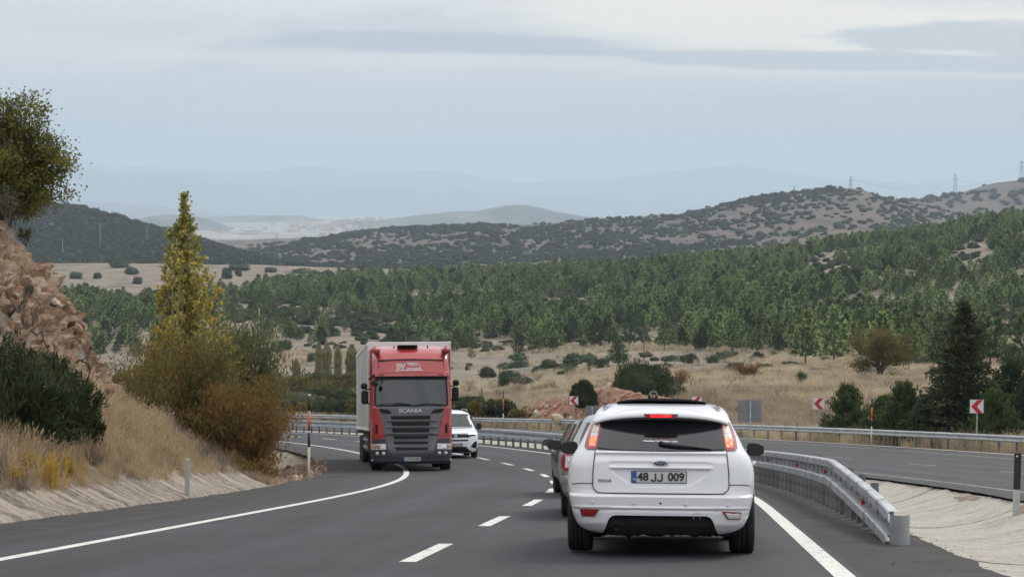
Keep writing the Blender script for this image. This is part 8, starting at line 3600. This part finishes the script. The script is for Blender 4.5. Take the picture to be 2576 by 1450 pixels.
def lorry():
    e = empty("lorry", label="red tractor unit with tall roof fairing pulling a white box trailer towards the camera", cat="truck")

    def Rt(x, z):
        w, y = sprof(z, TW), sprof(z, TY)
        t = min(1.0, abs(x) / (w + .001))
        return y + 0.34 * (1 - (1 - t ** 3.6) ** (1 / 3.6)) + 0.05 * t * t
    S = Skin(Rt, e)
    rows = [(z, w, sprof(z, TY), w + 0.01, 2.35, 0.39) for z, w in TW]
    ring_body("cab_body", e, [r for r in rows if r[0] >= 0.65], M_redcab, R_=Rt, p=3.6, arches=((1.45, 0.52, 0.60),), hole=lambda c: 2.0 < c.z < 2.78 and abs(c.x) < 1.10 and c.y < 1.2)
    # bumper
    S.patch("bumper", [(0.22, -1.12, 1.12), (0.30, -1.20, 1.20), (0.60, -1.235, 1.235), (0.66, -1.235, 1.235)], M_bump, .02, 40, 12, .05,
            lambda x, z: -0.02 * math.exp(-((z - .30) / .03) ** 2) + 0.02 * math.exp(-((z - .345) / .012) ** 2))
    S.patch("bumper_wings", [(0.66, -1.24, 1.24), (0.80, -1.24, 1.24), (0.98, -1.23, 1.23)], M_bump, .006, 40, 6, .04)
    # grille
    main = [(1.085, -.82, .80), (1.30, -.87, .845), (1.60, -.945, .925), (1.78, -.99, .97), (1.955, -1.02, 1.0)]

    def gdet(x, z):
        return -0.018 * sum(math.exp(-((z - c) / .022) ** 2) for c in (1.52, 1.33, 1.135)) if abs(x) < .78 else 0
    g = S.patch("upper_grille", main, M_grille, .022, 40, 40, .06, gdet)
    for z0, z1, a, b in ((1.563, 1.676, -.63, .575), (1.369, 1.482, -.61, .56), (1.170, 1.290, -.595, .55)):
        S.poly("slot", [(a, z1), (b, z1), (b - .02, z0), (a + .02, z0)], M_void, .046, .004, parent=g)
        S.ribbon("slot_lip", [(a - .09, z0 - .012), (a, z0 - .022), (b, z0 - .022), (b + .09, z0 - .012)], .036, M_grille, .070, parent=g)
    lo = [(.535, -.60, .58), (.58, -.68, .67), (.70, -.72, .71), (.90, -.78, .765), (1.075, -.82, .80)]
    g2 = S.patch("lower_grille", lo, M_grille, .034, 36, 20, .05)
    for z0, z1, a, b in ((.969, 1.066, -.555, .515), (.814, .894, -.55, .52), (.636, .717, -.50, .51)):
        S.poly("slot", [(a, z1), (b, z1), (b - .03, z0), (a + .03, z0)], M_void, .050, .004, parent=g2)
        S.ribbon("slot_lip", [(a - .05, z0 - .02), (b + .05, z0 - .02)], .026, M_grille, .058, parent=g2)
    S.ribbon("grille_gap", [(-.82, 1.080), (0, 1.078), (.80, 1.080)], .012, M_void, .045)
    S.text("maker_lettering", "SCANIA", -.035, 1.828, .165, mat("maker_silver", (0.55, 0.55, 0.55), 0.35, metal=0.3), .030, sx=1.22, bold=.004, depth=.006)
    S.text("model_lettering", "R420", -.50, .775, .085, M_badge, .068, sx=1.3, bold=.003, depth=.004)
    for sx in (-1, 1):
        def q(pts): return [(sx * a, b) for a, b in pts]
        S.poly("corner_vent", q([(.60, 1.74), (.90, 1.76), (.985, 1.86), (.97, 1.90), (.72, 1.865), (.63, 1.80)]), M_void, .034, .01)
        S.poly("corner_panel", q([(1.245, 1.10), (.835, 1.08), (.90, 1.42), (.965, 1.72), (1.03, 1.90), (1.10, 1.99), (1.235, 1.99)]), M_redcab, .030, .06)
        S.poly("air_slot", q([(1.095, 1.42), (1.02, 1.405), (1.025, 1.13), (1.105, 1.15)]), M_void, .038, .01)
        S.ribbon("air_slot_lip", q([(.97, 1.46), (1.06, 1.49), (1.14, 1.46), (1.15, 1.36)]), .03, M_redcab, .05)
        h = S.poly("headlight", q([(1.225, .815), (.785, .835), (.775, .665), (1.22, .650)]), M_lensc, .026, .03)
        S.poly("indicator", q([(1.215, .790), (1.115, .795), (1.11, .675), (1.21, .665)]), mat("amber_lens", (0.50, 0.22, 0.12), 0.3), .030, .004, parent=h)
        S.poly("lamp_bowl", q([(1.07, .800), (.93, .805), (.93, .685), (1.07, .680)]), M_chrome, .032, .004, parent=h)
        S.poly("lamp_shade", q([(1.10, .80), (1.085, .80), (1.085, .67), (1.10, .67)]), M_dark, .034, .004, parent=h)
        for xx in (1.045, .85):
            mb = MB(); mb.lathe([(0, -.02), (.045, -.018), (.052, 0)], 16, 'Y'); o = mb.build("fog_lamp", M_lensc, e); o.location = (sx * xx, Rt(xx, .54) - .03, .54)
        mb = MB(); mb.bbox((sx * 1.18, .22, .335), (.10, .05, .04), .01); mb.build("bumper_marker", M_wht, e)
        # windscreen pillars
        S.ribbon("pillar_trim", q([(1.115, 1.99), (1.10, 2.4), (1.08, 2.84)]), .05, M_dark, .012)
        # mirrors and arms
        x0 = 1.36 if sx > 0 else 1.42
        zt = 2.05 if sx < 0 else 2.14
        ym = 0.55
        me_ = bpy.data.objects.new("mirror", None); COL.objects.link(me_); me_.parent = e
        mb = MB(); mb.bbox((sx * x0, ym, zt + .20), (.215, .16, .42), .05); mb.build("main_shell", M_dark, me_)
        mb = MB(); mb.bbox((sx * (x0 + .02), ym, zt + .54), (.20, .15, .19), .05); mb.build("wide_shell", M_dark, me_)
        mb = MB()
        mb.tube([(sx * (x0 - .02), ym, zt + .44), (sx * 1.10, ym + .05, zt + .46)], .022, 6)
        mb.tube([(sx * (x0 - .02), ym, zt + .02), (sx * 1.12, ym + .05, zt - .02)], .022, 6)
        mb.build("arm", M_dark, me_)
        # side fairings behind the cab
        mb = MB()
        mb.bbox((sx * 1.235, 2.15, 2.55), (.07, .85, 2.45), .03)
        mb.build("side_fairing", M_redcab, e)
    # kerb mirror at the upper corner
    mb = MB()
    mb.bbox((-1.12, .02, 2.66), (.20, .10, .16), .03, rot=Matrix.Rotation(R(35), 3, 'Y'))
    mb.tube([(-1.02, .12, 2.74), (-.92, .28, 2.84)], .018, 6)
    mb.build("kerb_mirror", M_dark, e)
    mb = MB(); mb.bbox((-1.21, .35, 2.86), (.22, .03, .06), .01, rot=Matrix.Rotation(R(-40), 3, 'Y')); mb.build("visor_bracket", M_dark, e)
    # windscreen
    S.patch("windscreen", [(1.985, -1.11, 1.09), (2.1, -1.115, 1.10), (2.5, -1.10, 1.085), (2.78, -1.07, 1.06)], M_wind, .016, 30, 14, .01)
    S.ribbon("windscreen_frame", [(-1.11, 1.99), (-1.105, 2.4), (-1.075, 2.79), (0, 2.82), (1.065, 2.79), (1.095, 2.4), (1.10, 1.99), (0, 1.965)], .05, M_dark, .020, close=True)
    S.patch("visor", [(2.79, -1.09, 1.08), (2.88, -1.10, 1.09)], M_dark, .055, 24, 3, .06)
    mb = MB()
    f = lambda x, z, o=.035: Vector((x, Rt(x, z) - o, z))
    mb.tube([f(-.75, 1.985), f(-.35, 2.03), f(.02, 1.995)], [.012, .014, .018], 6)
    mb.tube([f(.05, 1.985), f(.45, 2.04), f(.92, 2.02)], [.018, .014, .012], 6)
    mb.tube([f(-.95, 2.03), f(-.35, 2.06), f(-.05, 2.02)], .012, 5)
    mb.build("wipers", M_dark, e)
    # header strip and roof fairing
    S.patch("header_panel", [(2.885, -1.13, 1.12), (2.985, -1.13, 1.12)], M_redcab, .05, 24, 3, .06)
    for sx in (-1, 1):
        S.ribbon("roof_markers", [(sx * .98, 2.925), (sx * .82, 2.925)], .028, M_dark, .056)
    fr_ = [(3.0, -1.03, 1.02), (3.10, -1.0, 1.0), (3.375, -.985, .985)]
    S.patch("fairing_lower", fr_, M_redcab, .035, 30, 8, .05)
    S.ribbon("fairing_seam", [(-.99, 3.36), (-.5, 3.39), (0, 3.40), (.5, 3.39), (.99, 3.37)], .040, M_dark, .050)
    S.patch("fairing_upper", [(3.40, -.98, .98), (3.60, -.97, .97), (3.74, -.93, .93), (3.83, -.86, .86)], M_redcab, .030, 30, 12, .04)
    for sx in (-1, 1):
        S.ribbon("fairing_edge", [(sx * .995, 3.02), (sx * 1.0, 3.38), (sx * .985, 3.60), (sx * .95, 3.76)], .020, M_void, .020)
        mb = MB()
        mb.bbox((sx * 1.10, 1.15, 3.70), (.24, 1.2, .26), .10)
        mb.build("roof_fin", M_redcab, e)
        mb = MB(); mb.tube([(sx * .52, .80, 3.76), (sx * .52, .85, 3.84)], .02, 6); mb.build("roof_clip", M_dark, e)
    mb = MB()
    mb.bbox((-.10, 1.15, 3.83), (.64, .45, .075), .03)
    mb.build("roof_hatch", M_dark, e)
    mb = MB(); mb.bbox((-.10, 1.0, 3.865), (.50, .30, .02), .008); mb.build("hatch_glass", mat("hatch_glass", (0.35, 0.42, 0.44), 0.2), e)
    # company logo, red on white outline
    lw = mat("logo_white", (0.78, 0.76, 0.75), 0.5)
    lg = bpy.data.objects.new("company_logo", None); COL.objects.link(lg); lg.parent = e
    S.text("logo_letters_outline", "BV", -.315, 3.175, .255, lw, .046, sx=.88, bold=.013, parent=lg)
    S.text("logo_letters", "BV", -.315, 3.175, .255, M_redcab, .050, sx=.88, bold=-.004, parent=lg)
    S.text("logo_word", "company", .075, 3.130, .125, lw, .046, sx=.98, bold=.001, parent=lg)
    S.ribbon("logo_underline", [(-.48, 3.055), (-.30, 3.068), (.35, 3.068)], .020, lw, .046, parent=lg)
    for k in range(4):
        S.ribbon("logo_stripe", [(-.13 + .03 * k, 3.280 - .022 * k), (.13, 3.280 - .022 * k)], .011, lw, .046, parent=lg)
    S.ribbon("logo_truck_outline", [(-.14, 3.295), (.14, 3.295), (.155, 3.30), (.225, 3.285), (.275, 3.215), (.29, 3.14), (.28, 3.09)], .012, lw, .046, parent=lg)
    S.ribbon("logo_truck_window", [(.15, 3.27), (.15, 3.215), (.215, 3.215), (.20, 3.265)], .010, lw, .046, parent=lg, close=True)
    # number plate
    pl = bpy.data.objects.new("number_plate", None); COL.objects.link(pl); pl.parent = e
    mb = MB(); mb.bbox((.012, -.035, .36), (.535, .014, .125), .004); mb.build("plate_frame", M_ink, pl)
    mb = MB(); mb.bbox((.012, -.042, .36), (.520, .012, .112), .003); mb.build("plate_face", mat("old_plate_white", (0.50, 0.50, 0.48), 0.5), pl)
    mb = MB(); mb.bbox((-.228, -.049, .36), (.040, .004, .108), .001); mb.build("country_band", M_pbl, pl)
    F2 = Skin(lambda x, z: -.049, e)
    F2.text("plate_lettering", "CE·7676·BK", .03, .36, .094, M_ink, .002, sx=.93, bold=.002, parent=pl)
    # cabin
    mb = MB()
    mb.box((0, 2.1, 2.3), (2.3, .04, 1.6))
    mb.box((0, 1.2, 1.75), (2.3, 1.8, .04))
    mb.box((0, .62, 1.93), (2.15, .55, .16))
    for sx in (-1, 1): mb.box((sx * 1.14, 1.3, 2.3), (.03, 1.5, 1.0))
    mb.box((0, 1.2, 2.95), (2.3, 1.6, .04))
    mb.build("cabin_lining", M_seat, e)
    for sx in (-1, 1):
        mb = MB()
        mb.bbox((sx * .62, 1.62, 2.25), (.52, .16, .78), .06)
        mb.bbox((sx * .62, 1.35, 1.92), (.52, .55, .16), .05)
        mb.build("seat", M_seat, e)
    for x, w in ((-.93, .05),):
        mb = MB()
        mb.grid([[Vector((x + w * math.sin(k * 1.3) * .5 + dz, 1.0, 2.78 - 0.08 * k)) for k in range(7)] for dz in (-.04, .04)], 0)
        mb.build("curtain", M_curt, e)
    mb = MB()
    mb.tube([(0.62 + .23 * math.cos(a * PI / 8), .98 + .10 * math.sin(a * PI / 8), 2.10 + .19 * math.sin(a * PI / 8)) for a in range(17)], .018, 5)
    mb.build("steering_wheel", M_dark, e)
    # chassis, wheels
    mb = MB()
    mb.box((0, 3.2, .85), (.9, 5.6, .28))
    mb.box((0, 1.2, .62), (1.7, 2.0, .5))
    mb.build("chassis", M_void, e)
    for sx in (-1, 1):
        wheel(e, sx * 1.06, 1.45, .515, .34, side=sx)
        wheel(e, sx * 1.02, 5.1, .515, .55, side=sx)
        mb = MB()
        pr = [[Vector((sx * .85, 1.45 + .60 * math.cos(PI * i / 12), .52 + .60 * math.sin(PI * i / 12))), Vector((sx * 1.235, 1.45 + .60 * math.cos(PI * i / 12), .52 + .60 * math.sin(PI * i / 12)))] for i in range(13)]
        mb.grid(pr, 0)
        mb.build("mudguard", M_dark, e)
        mb = MB(); mb.bbox((sx * 1.10, 3.1, .78), (.28, 1.5, .60), .08); mb.build("side_tank", M_dark, e)
    return e


lor = lorry()
_ly = 60.2
Ml = place_vehicle(lor, -3.05, _ly, R(4.0))
person(Ml, Vector((0.62, 1.42, 1.86)), "driver sitting behind the dark windscreen of the red lorry")


def trailer():
    e = empty("trailer", label="long white box trailer behind the red cab with a grey beige flank", cat="trailer")
    w, h0, h1, L_ = 1.30, 1.22, 4.02, 13.6
    mb = MB(); mb.bbox((0, .03, (h0 + h1) / 2), (2 * w, .06, h1 - h0), .02); mb.build("front_wall", M_trailer, e)
    for sx in (-1, 1):
        sd = None
        for k in range(10):
            mb = MB()
            y0 = .07 + k * L_ / 10
            mb.bbox((sx * (w - .02), y0 + L_ / 20, (h0 + h1) / 2), (.03, L_ / 10 - .012, h1 - h0 - .10), .006)
            mb.build("side_panel", M_trside, e)
        for z in (h0 + .03, h1 - .03):
            mb = MB(); mb.bbox((sx * w, L_ / 2, z), (.05, L_, .09), .01); mb.build("side_rail", M_trailer, e)
        mb = MB(); mb.bbox((sx * (w + .0), .0, (h0 + h1) / 2), (.07, .09, h1 - h0 + .04), .015); mb.build("corner_post", M_wht, e)
        for k in range(3):
            wheel(e, sx * 1.05, 9.0 + 1.31 * k, .50, .38, side=sx)
        mb = MB()
        for z in (.62, .88):
            mb.bbox((sx * 1.22, 5.6, z), (.03, 4.4, .10), .01)
        for y in (3.6, 5.2, 6.8):
            mb.box((sx * 1.20, y, .85), (.04, .06, .7))
        mb.build("side_guard", M_galvd, e)
        mb = MB(); mb.tube([(sx * .95, 3.0, h0 - .1), (sx * .95, 3.0, .35)], .06, 6); mb.build("landing_leg", M_dark, e)
    mb = MB(); mb.bbox((0, L_ / 2, h1 - .01), (2 * w, L_, .04), .01); mb.build("roof", M_trailer, e)
    mb = MB(); mb.bbox((0, L_, (h0 + h1) / 2), (2 * w, .06, h1 - h0), .02); mb.build("rear_doors", M_trailer, e)
    mb = MB(); mb.box((0, L_ / 2, h0 - .10), (2.5, L_ - .2, .10)); mb.box((0, L_ / 2 + 1, h0 - .30), (.9, L_ - 3, .30)); mb.box((0, 10.3, .62), (2.0, 3.4, .3)); mb.build("chassis", M_void, e)
    return e


tr = trailer()
# the trailer follows the bend: hinged over the tractor's rear axle
_a = R(4.0)
hx, hy = -3.05 - math.sin(_a) * 2.75, _ly + math.cos(_a) * 2.75
place_vehicle(tr, hx, hy, R(6.1))
